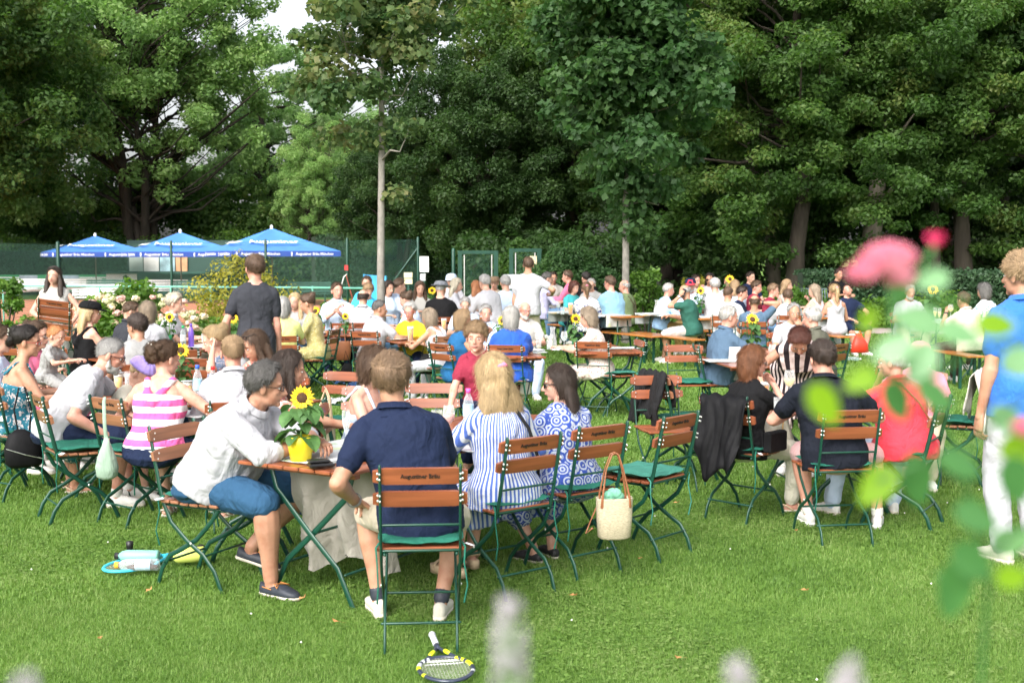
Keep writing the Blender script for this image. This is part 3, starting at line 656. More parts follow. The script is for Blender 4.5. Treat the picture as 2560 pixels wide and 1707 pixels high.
for (x0, z0), (x1, z1) in zip(pp, pp[1:]):
    mb = MB(); mb.quad((0, 0, .05), (x1 - x0, 0, .05), (x1 - x0, 0, z1 - .06), (0, 0, z0 - .06)); n_ = mb.obj('wire_netting', NET, fe, loc=(x0, .04, 0))
    mb = MB(); mb.tube([(x0, .04, z0 - .05), (x1, .04, z1 - .05)], .004, 4); mb.tube([(x0, .04, 1.0), (x1, .04, 1.0)], .004, 4); mb.obj('tension_wire', GREEN, fe)
mb = MB(); mb.tube([(pp[-1][0], 0, 2.05), (pp[-1][0] - 1.5, .1, 0)], .026, 8); mb.obj('brace', GREEN, fe, True)
ra = thing('railing', 'low mint green tubular railing along the tennis court', 'railing', (0, 32, 0))
x0, x1 = atd(-60, 640, 32).x, atd(1000, 640, 32).x
mb = MB(); mb.tube([(x0, 0, 1.03), (-6, 0, .98), (x1, 0, .95)], .028, 8); mb.obj('rail', MINT, ra, True)
for px in (5, 247, 340, 425, 525, 780, 930):
    mb = MB(); mb.tube([(0, 0, 0), (0, 0, 1.0)], .025, 8); mb.obj('post', MINT, ra, True, loc=(atd(px, 640, 32).x, 0, 0))
# green gates
def gate(px0, px1, D, zt, label, sign=False):
    a, b = atd(px0, 640, D).x, atd(px1, 640, D).x; w = b - a
    t = thing('fence_gate', label, 'gate', (a, D, 0), 0)
    mb = MB()
    for x in (0, w): mb.box((x, 0, zt / 2), (.055, .04, zt / 2))
    mb.box((w / 2, .001, zt - .035), (w / 2 + .05, .035, .045)); mb.box((w / 2, .001, .1), (w / 2, .03, .03)); mb.obj('frame', GREEN, t)
    mb = MB(); mb.quad((.05, 0, .1), (w - .05, 0, .1), (w - .05, 0, zt - .08), (.05, 0, zt - .08)); mb.obj('wire_netting', NET, t)
    mb = MB()
    for x in (.11, w - .11): mb.box((x, -.01, zt / 2), (.012, .012, zt / 2 - .1))
    mb.obj('inner_frame', STEEL, t)
gate(1150, 1240, 31, 1.95, 'green framed tennis gate left of the standing man in white')
gate(1278, 1348, 30.5, 2.0, 'green framed tennis gate right behind the head of the standing man in white')
mb = MB(); p = atd(1145, 640, 31.2); mb.tube([(0, 0, 0), (0, 0, 1.98)], .05, 10); mb.obj('gate_post', GREEN, None, True, loc=(p.x - .12, 31.2, 0), label='thick green gate post left of the left tennis gate', cat='post')
# signs
def board(name, label, px0, px1, py0, py1, D, mat, cat='sign', th=.012, group=None):
    a, b = atd(px0, py0, D), atd(px1, py1, D); t = thing(name, label, cat, ((a.x + b.x) / 2, D, 0), 0, group)
    mb = MB(); mb.box((0, 0, (a.z + b.z) / 2), (abs(b.x - a.x) / 2, th, abs(a.z - b.z) / 2)); mb.obj('panel', mat, t)
    mb = MB(); mb.box((0, .03, (a.z + b.z) / 4 + .05), (.02, .015, (a.z + b.z) / 4 + .05)); mb.obj('post', GREENM, t)
    return t, (a.z + b.z) / 2, abs(b.x - a.x), abs(a.z - b.z)
CREAM = pm('cream_panel', (.62, .55, .36), .7, .1, 4)
board('notice_board', 'blank white notice board hanging on the tennis fence', 1049, 1072, 641, 680, 32.6, WHITEP)
t_, zc, w_, h_ = board('court_plan', 'cream plan panels in a dark frame left of the fence brace', 1010, 1031, 681, 710, 32.2, CREAM)
mb = MB(); mb.box((0, -.016, zc), (w_ * .5, .004, .01)); mb.obj('divider', GREENM, t_)
board('grey_plan', 'small grey plan panel under the white notice board', 1050, 1064, 684, 702, 32.2, pm('grey_panel', (.4, .41, .42), .6))
board('yellow_sign', 'pale yellow sign on the right tennis gate', 1324, 1342, 640, 678, 30.3, CREAM)
# hedge
def hedge(name, label, x0, y0, x1, y1, h, th, n, mat, seed):
    g = np.random.default_rng(seed); L = math.hypot(x1 - x0, y1 - y0); u = g.random(n); face = g.random(n)
    top = face < .2; y = np.where(top, g.uniform(-th, th, n), -th + g.normal(0, .06, n)); z = np.where(top, h + g.normal(0, .05, n), g.random(n) * h)
    V, F, rn = leaves([(0, 0, 0)], [0.001], n, .055, up=.1, seed=seed); d = np.array([x1 - x0, y1 - y0]) / L
    cx = x0 + d[0] * u * L - d[1] * y * -1 * 0 ; cy = y0 + d[1] * u * L + y
    V = V.reshape(n, 4, 3) + np.stack([cx, cy, z], 1)[:, None, :]
    t = thing(name, label, 'hedge'); link('foliage', leaf_mesh('foliage', V.reshape(-1, 3), F, rn, mat), t)
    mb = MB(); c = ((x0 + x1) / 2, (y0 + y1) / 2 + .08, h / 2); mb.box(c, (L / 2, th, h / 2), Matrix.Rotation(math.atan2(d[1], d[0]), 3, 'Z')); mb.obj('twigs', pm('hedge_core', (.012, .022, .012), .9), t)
hedge('tall_hedge', 'tall clipped dark green hedge behind the tennis fence', -8.6, 53, 1.2, 49, 2.65, .5, 26000, G_HEDGE, 51)
hedge('low_hedge', 'dark clipped hedge along the right back edge of the lawn', 8.0, 33.5, 16.5, 31.5, 1.35, .6, 26000, G_HEDGE, 52)
hedge('court_hedge', 'dark hedge behind the blue parasols', -27, 56.5, -8, 56, 2.0, .6, 20000, G_HEDGE, 53)
# benches by the court
def bench_white(px, D, label, mat, rz):
    p = atd(px, 640, D); t = thing('park_bench', label, 'bench', (p.x, D, 0), rz)
    mb = MB()
    for k in range(4): mb.box((0, -.18 + k * .11, .44), (.8, .04, .012))
    mb.obj('seat', mat, t); mb = MB()
    for k in range(4): mb.box((0, .22 + k * .02, .53 + k * .1), (.8, .012, .038))
    mb.obj('backrest', mat, t)
    for s_ in (-.6, .6):
        mb = MB(); mb.tube([(s_, -.2, 0), (s_, -.14, .2), (s_, -.2, .42), (s_, .18, .42), (s_, .3, .86)], .018, 6); mb.tube([(s_, .3, 0), (s_, .16, .22), (s_, .18, .42)], .018, 6); mb.obj('leg', GREENM if mat is not WHITEP else BARKM, t)
for px, D, lab, mt, rz in ((80, 50, 'white slatted park bench at the far left of the court', WHITEP, .15), (200, 50, 'white slatted park bench behind the woman carrying a chair', WHITEP, .15), (262, 48, 'dark green park bench right of the white bench by the court', GREENM, .1),
        (415, 48, 'white slatted park bench left of the middle fence post', WHITEP, .15), (478, 46, 'dark green park bench right of the middle fence post', GREENM, .1), (770, 44, 'dark green park bench right of the standing man in grey', GREENM, .05), (235, 40, 'white bench end peeping over the hydrangea', WHITEP, .1)):
    bench_white(px, D, lab, mt, rz)
BANG = pm('banner_green', (.03, .26, .10), .6, .08, 3)
t_, zc, w_, h_ = board('advertising_banner', 'long green advertising banner with white writing and photos behind the benches', -20, 275, 687, 727, 53, BANG)
for px in (22, 240):
    for k in range(5):
        q = atd(px, 694 + k * 6, 52.9); ww = random.uniform(.5, .8)
        mb = MB(); mb.box((0, 0, 0), (ww, .004, .022)); mb.obj('lettering', WHT, t_, loc=(q.x - t_.location.x, -.03, q.z))
for px, c in ((72, (.35, .4, .5)), (175, (.3, .38, .48))):
    q = atd(px, 706, 53); mb = MB(); mb.box((0, 0, 0), (.4, .006, .32)); mb.obj('picture', pm('banner_photo%d' % px, c, .5, .5, 3), t_, loc=(q.x - t_.location.x, -.03, q.z))
# drinks hut: counter, panels, posters
hut = thing('drinks_hut', 'dark green drinks hut with white front panel and posters behind the parasols', 'hut', (atd(400, 640, 52).x, 52, 0))
hx = hut.location.x
def hpanel(nm, px0, px1, py0, py1, mat, dy=0, th=.02):
    a, b = atd(px0, py0, 52), atd(px1, py1, 52); mb = MB(); mb.box(((a.x + b.x) / 2 - hx, dy, (a.z + b.z) / 2), ((b.x - a.x) / 2, th, (a.z - b.z) / 2)); return mb.obj(nm, mat, hut)
hpanel('counter', 262, 520, 679, 684, GREENM, -.1, .3); hpanel('front_panel', 343, 520, 684, 738, GREENM); hpanel('white_panel', 266, 343, 684, 716, WHITEP, -.02)
hpanel('back_wall', 295, 560, 600, 680, pm('hut_dark', (.02, .05, .04), .7), 1.2)
hpanel('poster', 303, 338, 643, 679, pm('post_a', (.4, .48, .44), .5, .2, 2), 1.1); hpanel('poster', 340, 379, 643, 679, pm('post_b', (.6, .6, .57), .5, .25, 3), 1.09); hpanel('poster', 381, 420, 643, 679, pm('post_c', (.3, .45, .5), .5, .6, 3), 1.1); hpanel('poster', 422, 452, 643, 679, pm('post_d', (.6, .3, .15), .5, .4, 3), 1.08)
q = atd(317, 640, 50); bush('potted_palm', 'spiky dark plant standing in front of the white hut panel', 317, 50.5, .5, .95, 500, .07, G_DARK, 61, cat='plant')
# net across the court
t_ = thing('tennis_net', 'pale tennis net stretched across the clay court at the left', 'net', (0, 0, 0))
a, b = atd(-40, 640, 31), atd(215, 640, 36)
mb = MB(); mb.quad((a.x, a.y, .12), (b.x, b.y, .12), (b.x, b.y, .9), (a.x, a.y, .86)); mb.obj('netting', NET, t_)
mb = MB(); mb.add([(a.x, a.y - .02, .82), (b.x, b.y - .02, .86), (b.x, b.y - .02, .92), (a.x, a.y - .02, .88)], [(0, 1, 2, 3)]); mb.obj('tape', WHITEP, t_)
# court drag frame, blue bag
t_ = thing('drag_frame', 'bent white tube and red handle of a court broom leaning on the fence post', 'court broom', (atd(868, 640, 32.7).x, 32.7, 0))
mb = MB(); mb.tube([(-.2, 0, 0), (-.17, 0, 1.0), (-.1, 0, 1.25), (-.02, 0, 1.32)], .014, 6); mb.obj('tube', WHITEP, t_); mb = MB(); mb.tube([(-.03, -.02, 1.3), (.28, -.02, .1)], .014, 6); mb.obj('handle', pm('red_brown', (.3, .06, .04), .5), t_)
mb = MB(); mb.box((-.02, -.05, 1.5), (.05, .02, .07)); mb.obj('clamp', pm('red_paint', (.5, .03, .03), .5), t_)
mb = MB(); mb.add([(-.2, 0, .9), (.26, 0, .85), (.3, 0, 1.38), (.05, .05, 1.3), (-.22, 0, 1.42), (-.2, .2, .9), (.26, .2, .85), (.3, .2, 1.36), (-.22, .2, 1.4)], [(0, 1, 2, 3, 4), (5, 8, 7, 6), (0, 4, 8, 5), (1, 6, 7, 2)])
mb.obj('blue_tarp', pm('tarp_blue', (.05, .33, .62), .5, .15, 4), None, loc=(atd(932, 640, 27).x, 27, 0), label='bright blue tarp hanging behind the slim tree trunk', cat='tarp')
mb = MB(); mb.tube([(0, 0, 0), (0, 0, 1.55)], .018, 6); mb.obj('red_pole', pm('red_brown', (.3, .06, .04)), None, loc=(atd(945, 640, 27).x, 27, 0), label='thin red pole beside the blue tarp', cat='pole')
# ================================================================ PEOPLE: builder
def mesh_raw(me):
    V = mesh_np(me); nl = len(me.loops); nf = len(me.polygons)
    L = np.empty(nl, dtype=np.int32); me.loops.foreach_get('vertex_index', L)
    S = np.empty(nf, dtype=np.int32); me.polygons.foreach_get('loop_start', S)
    return V, L, S
def merge(name, parts, mats):
    """parts: (mesh or MB, material offset) joined into one mesh"""
    VV, LL, SS, MM = [], [], [], []; vb = lb = 0
    for p, mo in parts:
        if isinstance(p, MB):
            V = np.array(p.v, dtype=np.float32).reshape(-1, 3); L = np.array([i for f in p.f for i in f], dtype=np.int32)
            S = np.concatenate([[0], np.cumsum([len(f) for f in p.f])[:-1]]).astype(np.int32); M = np.array(p.m, dtype=np.int32) + mo
        else:
            V, L, S = mesh_raw(p); M = np.full(len(S), mo, dtype=np.int32); bpy.data.meshes.remove(p)
        VV.append(V); LL.append(L + vb); SS.append(S + lb); MM.append(M); vb += len(V); lb += len(L)
    me = bpy.data.meshes.new(name); me.vertices.add(vb); me.vertices.foreach_set('co', np.concatenate(VV).ravel())
    me.loops.add(lb); me.loops.foreach_set('vertex_index', np.concatenate(LL)); S = np.concatenate(SS)
    me.polygons.add(len(S)); me.polygons.foreach_set('loop_start', S); me.polygons.foreach_set('material_index', np.concatenate(MM))
    me.polygons.foreach_set('use_smooth', np.ones(len(S), dtype=bool)); me.update(calc_edges=True)
    for m in mats: me.materials.append(m)
    return me
def ik(a, t, l1, l2, pole):
    a, t = Vector(a), Vector(t); d = t - a; L = d.length
    if L > (l1 + l2) * .995: t = a + d * ((l1 + l2) * .995 / L); d = t - a; L = d.length
    L = max(L, abs(l1 - l2) + .03)
    u = d.normalized(); x = (l1 * l1 - l2 * l2 + L * L) / (2 * L); h = math.sqrt(max(0, l1 * l1 - x * x))
    p = Vector(pole); p = p - u * p.dot(u); p = p.normalized() if p.length > 1e-5 else Vector((0, 0, -1))
    return a + u * x + p * h, t
def hand(mb, w, d, nrm, side, curl=.5, s=1.0, seg=6):
    """palm, four fingers of different length, thumb from the side of the palm. d fingers, nrm out of the palm"""
    d = Vector(d).normalized(); nrm = Vector(nrm); nrm = (nrm - d * nrm.dot(d)).normalized(); x = d.cross(nrm).normalized() * side
    w = Vector(w)   # x points to the thumb side
    mb.loft([(w - d * .02 * s, x * .024 * s, nrm * .019 * s), (w + d * .012 * s, x * .028 * s, nrm * .017 * s), (w + d * .045 * s, x * .038 * s, nrm * .016 * s),
             (w + d * .082 * s, x * .041 * s, nrm * .013 * s), (w + d * .095 * s, x * .036 * s, nrm * .009 * s)], 10)
    for k, (ln, off) in enumerate(((.066, .030), (.075, .0105), (.070, -.0095), (.055, -.028))):
        p = w + d * (.088 - (.006 if k == 3 else 0)) * s + x * off * s; pts = [p - d * .012 * s]; c = curl * (1 + .12 * k) ; dd = (d + x * off * 1.6).normalized()
        ang = c * .55
        for j, f in enumerate((.45, .32, .25)):
            v = dd * math.cos(ang) + nrm * math.sin(ang); p = p + v * ln * f * s; pts.append(p); ang += c * 1.05
        mb.tube(pts, [.0088 * s, .0084 * s, .0076 * s, .0062 * s], seg)
    b = w + d * .022 * s + x * .024 * s; v = (d * .62 + x * .72 + nrm * (.25 + .35 * curl)).normalized(); p1 = b + v * .036 * s
    v2 = (d * .85 + x * (.35 - .3 * curl) + nrm * (.2 + .5 * curl)).normalized(); p2 = p1 + v2 * .03 * s
    mb.tube([b - v * .01 * s, p1, p2], [.012 * s, .0105 * s, .0078 * s], seg)

SKINS = {'fair': skin_mat('skin_fair', (.54, .31, .23)), 'tan': skin_mat('skin_tan', (.43, .23, .15)), 'pink': skin_mat('skin_pink', (.55, .28, .21)), 'dark': skin_mat('skin_olive', (.40, .21, .14))}
HAIRC = {k: hair_mat('hair_' + k, c) for k, c in dict(black=(.018, .014, .012), dark=(.035, .022, .016), brown=(.085, .05, .03), lbrown=(.19, .12, .07), blond=(.42, .30, .16), dblond=(.30, .2, .11),
        ash=(.27, .21, .15), grey=(.33, .32, .31), dgrey=(.10, .095, .09), white=(.42, .405, .38), cream=(.45, .40, .31), red=(.17, .068, .03), copper=(.30, .12, .05), auburn=(.09, .03, .02), ginger=(.5, .22, .09)).items()}
EYEW = pm('eye_white', (.6, .57, .54), .3, .05, bump=0); IRIS = pm('eye_iris', (.05, .035, .025), .2, .1, bump=0); LIP = pm('lips', (.42, .16, .14), .5, .1, bump=0)
SH = {'white': pm('shoe_white', (.68, .67, .64), .6, .12, 30), 'black': pm('shoe_black', (.02, .02, .022), .5, .2, 30), 'red': pm('shoe_red', (.45, .015, .02), .4, .1, 30), 'navy': pm('shoe_navy', (.025, .03, .042), .55, .25, 30), 'tan': pm('shoe_tan', (.5, .38, .25), .7, .15, 30), 'brown': pm('shoe_brown', (.16, .08, .04), .5, .2, 30), 'cream': pm('shoe_cream', (.55, .52, .45), .7, .15, 30)}
SOLE = pm('shoe_sole', (.55, .5, .42), .7, .1, 30); FRAMEB = pm('spectacle_black', (.015, .013, .012), .3, .1, bump=0); LENS = glass_mat('spectacle_lens', (.93, .95, .96)); DLENS = pm('dark_lens', (.02, .015, .015), .08, .1, bump=0)
GOLD = pm('gold', (.75, .5, .2), .3, .1, metal=1)

PEOPLE = {}
def person(nick, label, px, py, yaw, D=None, z=None, pose='sit', sex='m', g=1.0, h=1.0, lean=8, sl=0, tw=0, hy=0, hp=8, ht=0,
           R_='table', L_='table', fR=None, fL=None, kR=None, kL=None, top=('tee', 'c_white'), bot=('shorts', 'c_beige'), shoe=('sneaker', 'white'),
           hair=('short', 'brown'), skin='fair', gl=None, beard=None, hat=None, curl=.7, extra=(), group=None, lod=None, belly=0.0, hs=1.0, headD=None, shin=.42, sc=None, tuck=False):
    fem = sex == 'f'; SK = SKINS[skin]; kid = sex == 'k'
    base = .56 if pose == 'sit' else .95
    # ---- skeleton in local space, +Y forward, +X right
    def up(l, s): return Vector((math.sin(R(s)) , math.sin(R(l)), math.cos(R(l)) * math.cos(R(s)))).normalized()
    pel = Vector((0, -.03 if pose == 'sit' else 0, base)); u1 = up(lean * .8, sl * .8); u2 = up(lean * 1.2, sl * 1.2)
    if kid: sp1, sp2 = .2, .21
    else: sp1, sp2 = .25, .245
    mid = pel + u1 * sp1; nb = mid + u2 * sp2
    Rz = Matrix.Rotation(-R(tw), 3, 'Z')
    nd = up(min(lean * 1.1 + 12, 80), sl); hc = nb + nd * .092 + Vector((0, 0, .05 if not fem else .055)) + Vector((0, .012, 0))
    Hm = Matrix.Rotation(-R(hy), 3, 'Z') @ Matrix.Rotation(R(ht), 3, 'Y') @ Matrix.Rotation(-R(hp), 3, 'X')
    hl = hc
    # ---- where it stands in the world
    ym = Matrix.Rotation(-R(yaw), 3, 'Z')
    if D is not None:
        P = atd(px, py, D)
        s = sc or min(1.14, max(.80 if not kid else .5, P.z / hl.z))
        if headD is None and abs(P.z - hl.z * s) > .005: P = atd(px, py, D)
    else:
        s = h * (.955 if fem else 1.0); P = atz(px, py, hl.z * s); D = P.y
    off = ym @ (hl * s); root = Vector((P.x - off.x, P.y - off.y, 0))
    zerr = P.z - hl.z * s
    lift = zerr if (abs(zerr) < .12) else math.copysign(.12, zerr)
    root.z = max(-.02, min(.10, lift)) if pose == 'sit' else 0
    v = lod or (.0075 if D < 8.8 else .0105 if D < 12.5 else .014 if D < 18 else .019)
    near = D < 14
    sw = (.143 if fem else .156) * (g ** .4) * (.78 if kid else 1)
    ls = .8 if kid else 1.0
    def sh(side):
        q = Vector((sw * side, 0, 0)); q = Rz @ q; return nb - u2 * .082 * (.8 if kid else 1) + q
    # torso rings: distance along the spine, half width, half depth
    if fem: ring = [(-.09, .12, .10, 0), (-.04, .172, .125, -.015), (.03, .175, .122, -.012), (.13, .138, .098, 0), (.21, .14, .10, .008), (.29, .155, .122, .02), (.35, .158, .112, .01), (.395, .150, .088, 0), (.43, .105, .068, -.005), (.455, .07, .056, -.004), (.475, .052, .05, -.003)]
    else: ring = [(-.09, .125, .10, 0), (-.04, .168, .125, -.01), (.03, .168, .12, -.01), (.13, .156, .11, 0), (.21, .163, .112, .004), (.29, .178, .12, .008), (.355, .182, .113, .006), (.40, .168, .094, 0), (.433, .122, .076, -.005), (.458, .085, .064, -.004), (.48, .062, .056, -.003)]
    sc0 = (sp1 + sp2) / .47 * (.8 if kid else 1)
    def spine(t):
        t = t * (sp1 + sp2) / .47
        if t < 0: return pel + Vector((0, 0, 1)).lerp(u1, .5).normalized() * t, u1
        f = t / (sp1 + sp2); a = pel.lerp(mid, f); b = mid.lerp(nb, f); return a.lerp(b, f), u1.lerp(u2, f).normalized()
    def torso(mb, infl=0.0, t0=-.2, t1=.6, seg=20, bell=0.0, taper=1.0, wmul=1.0, hemw=False):
        rg = []
        for t, w, d, yo in ring:
            if t < t0 or t > t1: continue
            ie = infl + (.013 if hemw and t < .1 else 0) * (0 if tuck else 1)
            if hemw and tuck and t < -.05: continue
            if hemw and t < -.05: w, d, t = ring[1][1] * 1.0, ring[1][2], (-.085 if pose == 'sit' else -.13)
            c, u = spine(t); tw_ = R(tw) * max(0, min(1, t / .4)); r = Vector((math.cos(-tw_), math.sin(-tw_), 0)); r = (r - u * r.dot(u)).normalized(); f = u.cross(r)
            gg = g if t < .35 else g ** .5; k = (.8 if kid else 1)
            bl = belly * max(0, 1 - abs(t - .12) / .16)
            rg.append((c + f * (yo + bl * .55), r * ((w * gg + bl * .3) * k * wmul + ie), f * ((d * gg + bl * .6) * k + ie)))
        if bell: 
            c, a, b = rg[0]; rg[0] = (c, a * (1 + bell), b * (1 + bell))
        mb.loft(rg, seg, n=2.3)
    # limbs
    arms = {}
    for side, spec in ((1, R_), (-1, L_)):
        S = sh(side)
        if spec == 'table': wp = Vector((.13 * side, .36 + math.sin(R(lean)) * .12, .775)); pole = (side * .6, -.3, -.7); nrm = (0, 0, -1); hd = (-.45 * side, .85, -.05); cu = curl
        elif spec == 'lap': wp = Vector((.1 * side, .27, .67)); pole = (side * .7, -.6, -.4); nrm = (0, 0, -1); hd = (-.3 * side, .9, -.25); cu = curl
        elif spec == 'side': wp = Vector((.24 * side, .12, .60)); pole = (side * .8, -.8, 0); nrm = (-side, 0, 0); hd = (0, .5, -.8); cu = curl
        elif spec == 'hang': wp = S + Vector((.06 * side, .05, -.53)); pole = (side * .3, -1, 0); nrm = (-side, 0, 0); hd = (0, .1, -1); cu = .45
        elif spec == 'chin': wp = hc + Vector((.05 * side, .13, -.19)); pole = (side * .5, .6, -.9); nrm = (0, -1, .2); hd = (-.3 * side, -.35, .8); cu = 1.3
        elif spec == 'eat': wp = hc + Vector((.09 * side, .22, -.17)); pole = (side * .5, .2, -.9); nrm = (-side * .8, 0, -.3); hd = (-.4 * side, .2, .6); cu = 1.2
        elif spec == 'none': continue
        else:
            wp = Vector(spec[0]); pole = spec[1] if len(spec) > 1 else (side * .6, -.4, -.6); nrm = spec[2] if len(spec) > 2 else (0, 0, -1); hd = spec[3] if len(spec) > 3 else None; cu = spec[4] if len(spec) > 4 else curl
        l1, l2 = .285 * ls, .255 * ls
        if fem: l1 *= .95; l2 *= .95
        E, Wp = ik(S, wp, l1, l2, pole); fd = (Wp - E).normalized()
        hdv = fd if hd is None else (fd * .5 + Vector(hd).normalized() * .8).normalized()
        arms[side] = (S, E, Wp, hdv, nrm, cu)
    legs = {}
    for side, ft, kp in ((1, fR, kR), (-1, fL, kL)):
        Hh = pel + Vector((side * (.088 if not kid else .065), .02, -.01))
        if ft is None: ft = (.12 * side, .40 * ls, .085) if pose == 'sit' else (.10 * side, .0, .085)
        if kp is None: kp = (side * .25, .5, 1) if pose == 'sit' else (side * .1, 1, 0)
        th = .43 * ls if pose == 'sit' else .445; sn = shin * ls if pose == 'sit' else .425
        K, A = ik(Hh, ft, th, sn, kp); legs[side] = (Hh, K, A)
    ag = g ** .6 * (.86 if fem else 1) * (.8 if kid else 1)
    def limb(mb, a, b, r0, r1, bulge=0, bp=.35, infl=0, f0=0.0, f1=1.0, seg=12, n=7):
        pts = []; rr = []
        for k in range(n):
            f = f0 + (f1 - f0) * k / (n - 1); pts.append(a.lerp(b, f)); rr.append((r0 + (r1 - r0) * f + bulge * math.exp(-((f - bp) / .25) ** 2)) + infl)
        mb.tube(pts, rr, seg)
    # ---- body
    B = MB(); covered = top[0] not in ('tank', 'strap')
    torso(B, -.012 if covered else -.002)
    for side in (1, -1): B.tube([nb + nd * .03, nb.lerp(sh(side), .5) + u2 * .012, sh(side) + u2 * .012], [.04, .036, .036], 10)
    B.ell(pel + Vector((0, -.03, -.02)), (.155 * g ** .5 * (.8 if kid else 1), .115, .09))
    hr = Vector; c0 = hc
    def H(x, y, z_): return c0 + Hm @ Vector((x * hs, y * hs, z_ * hs))
    k_ = hs
    B.tube([nb - u2 * .05, nb + nd * .03, H(0, -.022, -.055)], [.062 * (.8 if fem or kid else 1) * g ** .3, .052 * (.85 if fem or kid else 1) * g ** .3, .052 * (.9 if fem else 1)], 12)
    B.ell(H(0, -.010, .022), (.074 * k_, .094 * k_, .093 * k_), Hm, 16, 11)
    B.ell(H(0, .028, -.035), (.058 * k_, .058 * k_, .072 * k_), Hm, 14, 9)       # face block
    B.ell(H(0, .018, -.068), (.052 * k_ * (.94 if fem else 1.03), .060 * k_, .040 * k_), Hm, 14, 9)     # jaw
    B.ell(H(0, .067, -.092), (.022 * k_, .018 * k_, .017 * k_), Hm, 10, 7)       # chin
    for q in (1, -1):
        B.ell(H(.034 * q, .055, -.022), (.022 * k_, .024 * k_, .02 * k_), Hm, 10, 7)   # cheek
        B.ell(H(.03 * q, .074, .022), (.024 * k_, .012 * k_, .008 * k_), Hm, 10, 7)      # brow ridge
    nz = .9 if kid else 1.0
    B.tube([H(0, .082, .012), H(0, .098 , -.012), H(0, .108 * nz, -.030)], [.008, .0095, .0125 * nz], 8)
    B.ell(H(0, .092, -.034), (.017 * nz, .011, .009), Hm, 10, 7)
    B.ell(H(0, .082, -.058), (.022, .012, .012), Hm, 10, 7)                      # mouth area
    for side, (S, E, Wp, hdv, nrm, cu) in arms.items():
        B.ell(S, (.05 * ag, .05 * ag, .052 * ag)); limb(B, S, E, .047 * ag, .038 * ag, .004, .4); limb(B, E, Wp, .038 * ag, .0255 * ag, .008 * ag, .2)
        B.tube([Wp - (Wp - E).normalized() * .02, Wp + hdv * .03], [.0255 * ag, .026 * ag], 10)
        B.ell(E, (.038 * ag,) * 3)
    lg = g ** .5 * (.82 if kid else 1) * (.96 if fem else 1)
    covL = bot[0] in ('trousers', 'jeans', 'dress', 'shorts', 'skirt')
    for side, (Hh, K, A) in legs.items():
        limb(B, Hh, K, .080 * lg - (.008 if covL else 0), .052 * lg, .004, .3); limb(B, K, A, .052 * lg, .034 * lg, .014 * lg, .28)
        B.ell(K + Vector((0, .006, 0)), (.052 * lg,) * 3)
    feet = {}
    for side, (Hh, K, A) in legs.items():
        toe = Vector((side * .22, 1, 0)).normalized()
        shd = (A - K); ang = 0.0
        fz = 0.0
        if A.z > .13: ang = min(.9, (A.z - .1) * 4)   # heel lifted: toes point down
        fwd = (toe * math.cos(ang) - Vector((0, 0, 1)) * math.sin(ang)).normalized(); upf = (Vector((0, 0, 1)) * math.cos(ang) + toe * math.sin(ang)).normalized(); rt = fwd.cross(upf)
        Fm = Matrix((rt, fwd, upf)).transposed(); heel = A - upf * .055 * ls; feet[side] = (A, Fm, heel)
        q = lambda x, y, z_: heel + Fm @ Vector((x * ls, y * ls, z_ * ls))
        B.tube([q(0, -.035, .0), q(0, .02, .005), q(.0, .10, -.004), q(.0, .155, -.010)], [.028 * ls, .03 * ls, .028 * ls, .018 * ls], 10)
        B.tube([A, q(0, .0, .02)], [.034 * lg, .03 * ls], 10)
    body = remesh(B, v, 3 if v < .012 else 2)
    X = MB(); hands_near = 7 if D < 10 else 5
    for side, (S, E, Wp, hdv, nrm, cu) in arms.items(): hand(X, Wp + hdv * .01, hdv, nrm, side * 1, cu, ls * (.92 if fem else 1.03), hands_near)
    for q in (1, -1):   # ears, eyes, brows
        X.ell(H(.077 * q, -.008, -.008), (.009, .019, .031), Hm @ Matrix.Rotation(.25 * q, 3, 'Z'), 8, 7)
        X.mat(1); X.ell(H(.031 * q, .0735, .0), (.0115, .0105, .0056), Hm, 8, 6); X.mat(2); X.ell(H(.031 * q, .0795, .0), (.0055, .0062, .0052), Hm, 7, 5)
        X.mat(4); X.tube([H(.016 * q, .086, .021), H(.032 * q, .085, .026), H(.046 * q, .074, .021)], [.0022 if kid or fem else .0032, .003, .0018], 5); X.mat(0)
    X.mat(3); X.tube([H(-.022, .085, -.059), H(0, .094, -.057), H(.022, .085, -.059)], [.003, .0062, .003], 6)
    if 'open_mouth' in extra: X.mat(2); X.ell(H(0, .088, -.064), (.014, .01, .014), Hm, 8, 6)
    X.mat(0)
    hc_ = HAIRC[hair[1]] if hair[1] else HAIRC['brown']
    ob = link('person', merge('person', [(body, 0), (X, 0)], [SK, EYEW, IRIS, LIP, hc_]), None, loc=root, rz=yawm(yaw), label=label, cat='person', group=group)
    ob.scale = (s, s, s)
    # ---- clothes
    def cloth(nm, mb, mat, amp=.006, vox=None, it=3, fr=13):
        me = remesh(mb, vox or v * 1.1, it); Vv = mesh_np(me); Nn = mesh_normals(me)
        sd = (hash(nick) % 97) * .37 if False else sum(map(ord, nick)) % 97 * .37
        Vv = Vv + Nn * (wob(Vv, fr, sd) * amp + wob(Vv, fr * 2.6, sd + 2) * amp * .45)[:, None] + Nn * amp * .4
        mesh_set(me, Vv); me.materials.append(M_(mat)); me.polygons.foreach_set('use_smooth', np.ones(len(me.polygons), dtype=bool))
        return link(nm, me, ob)
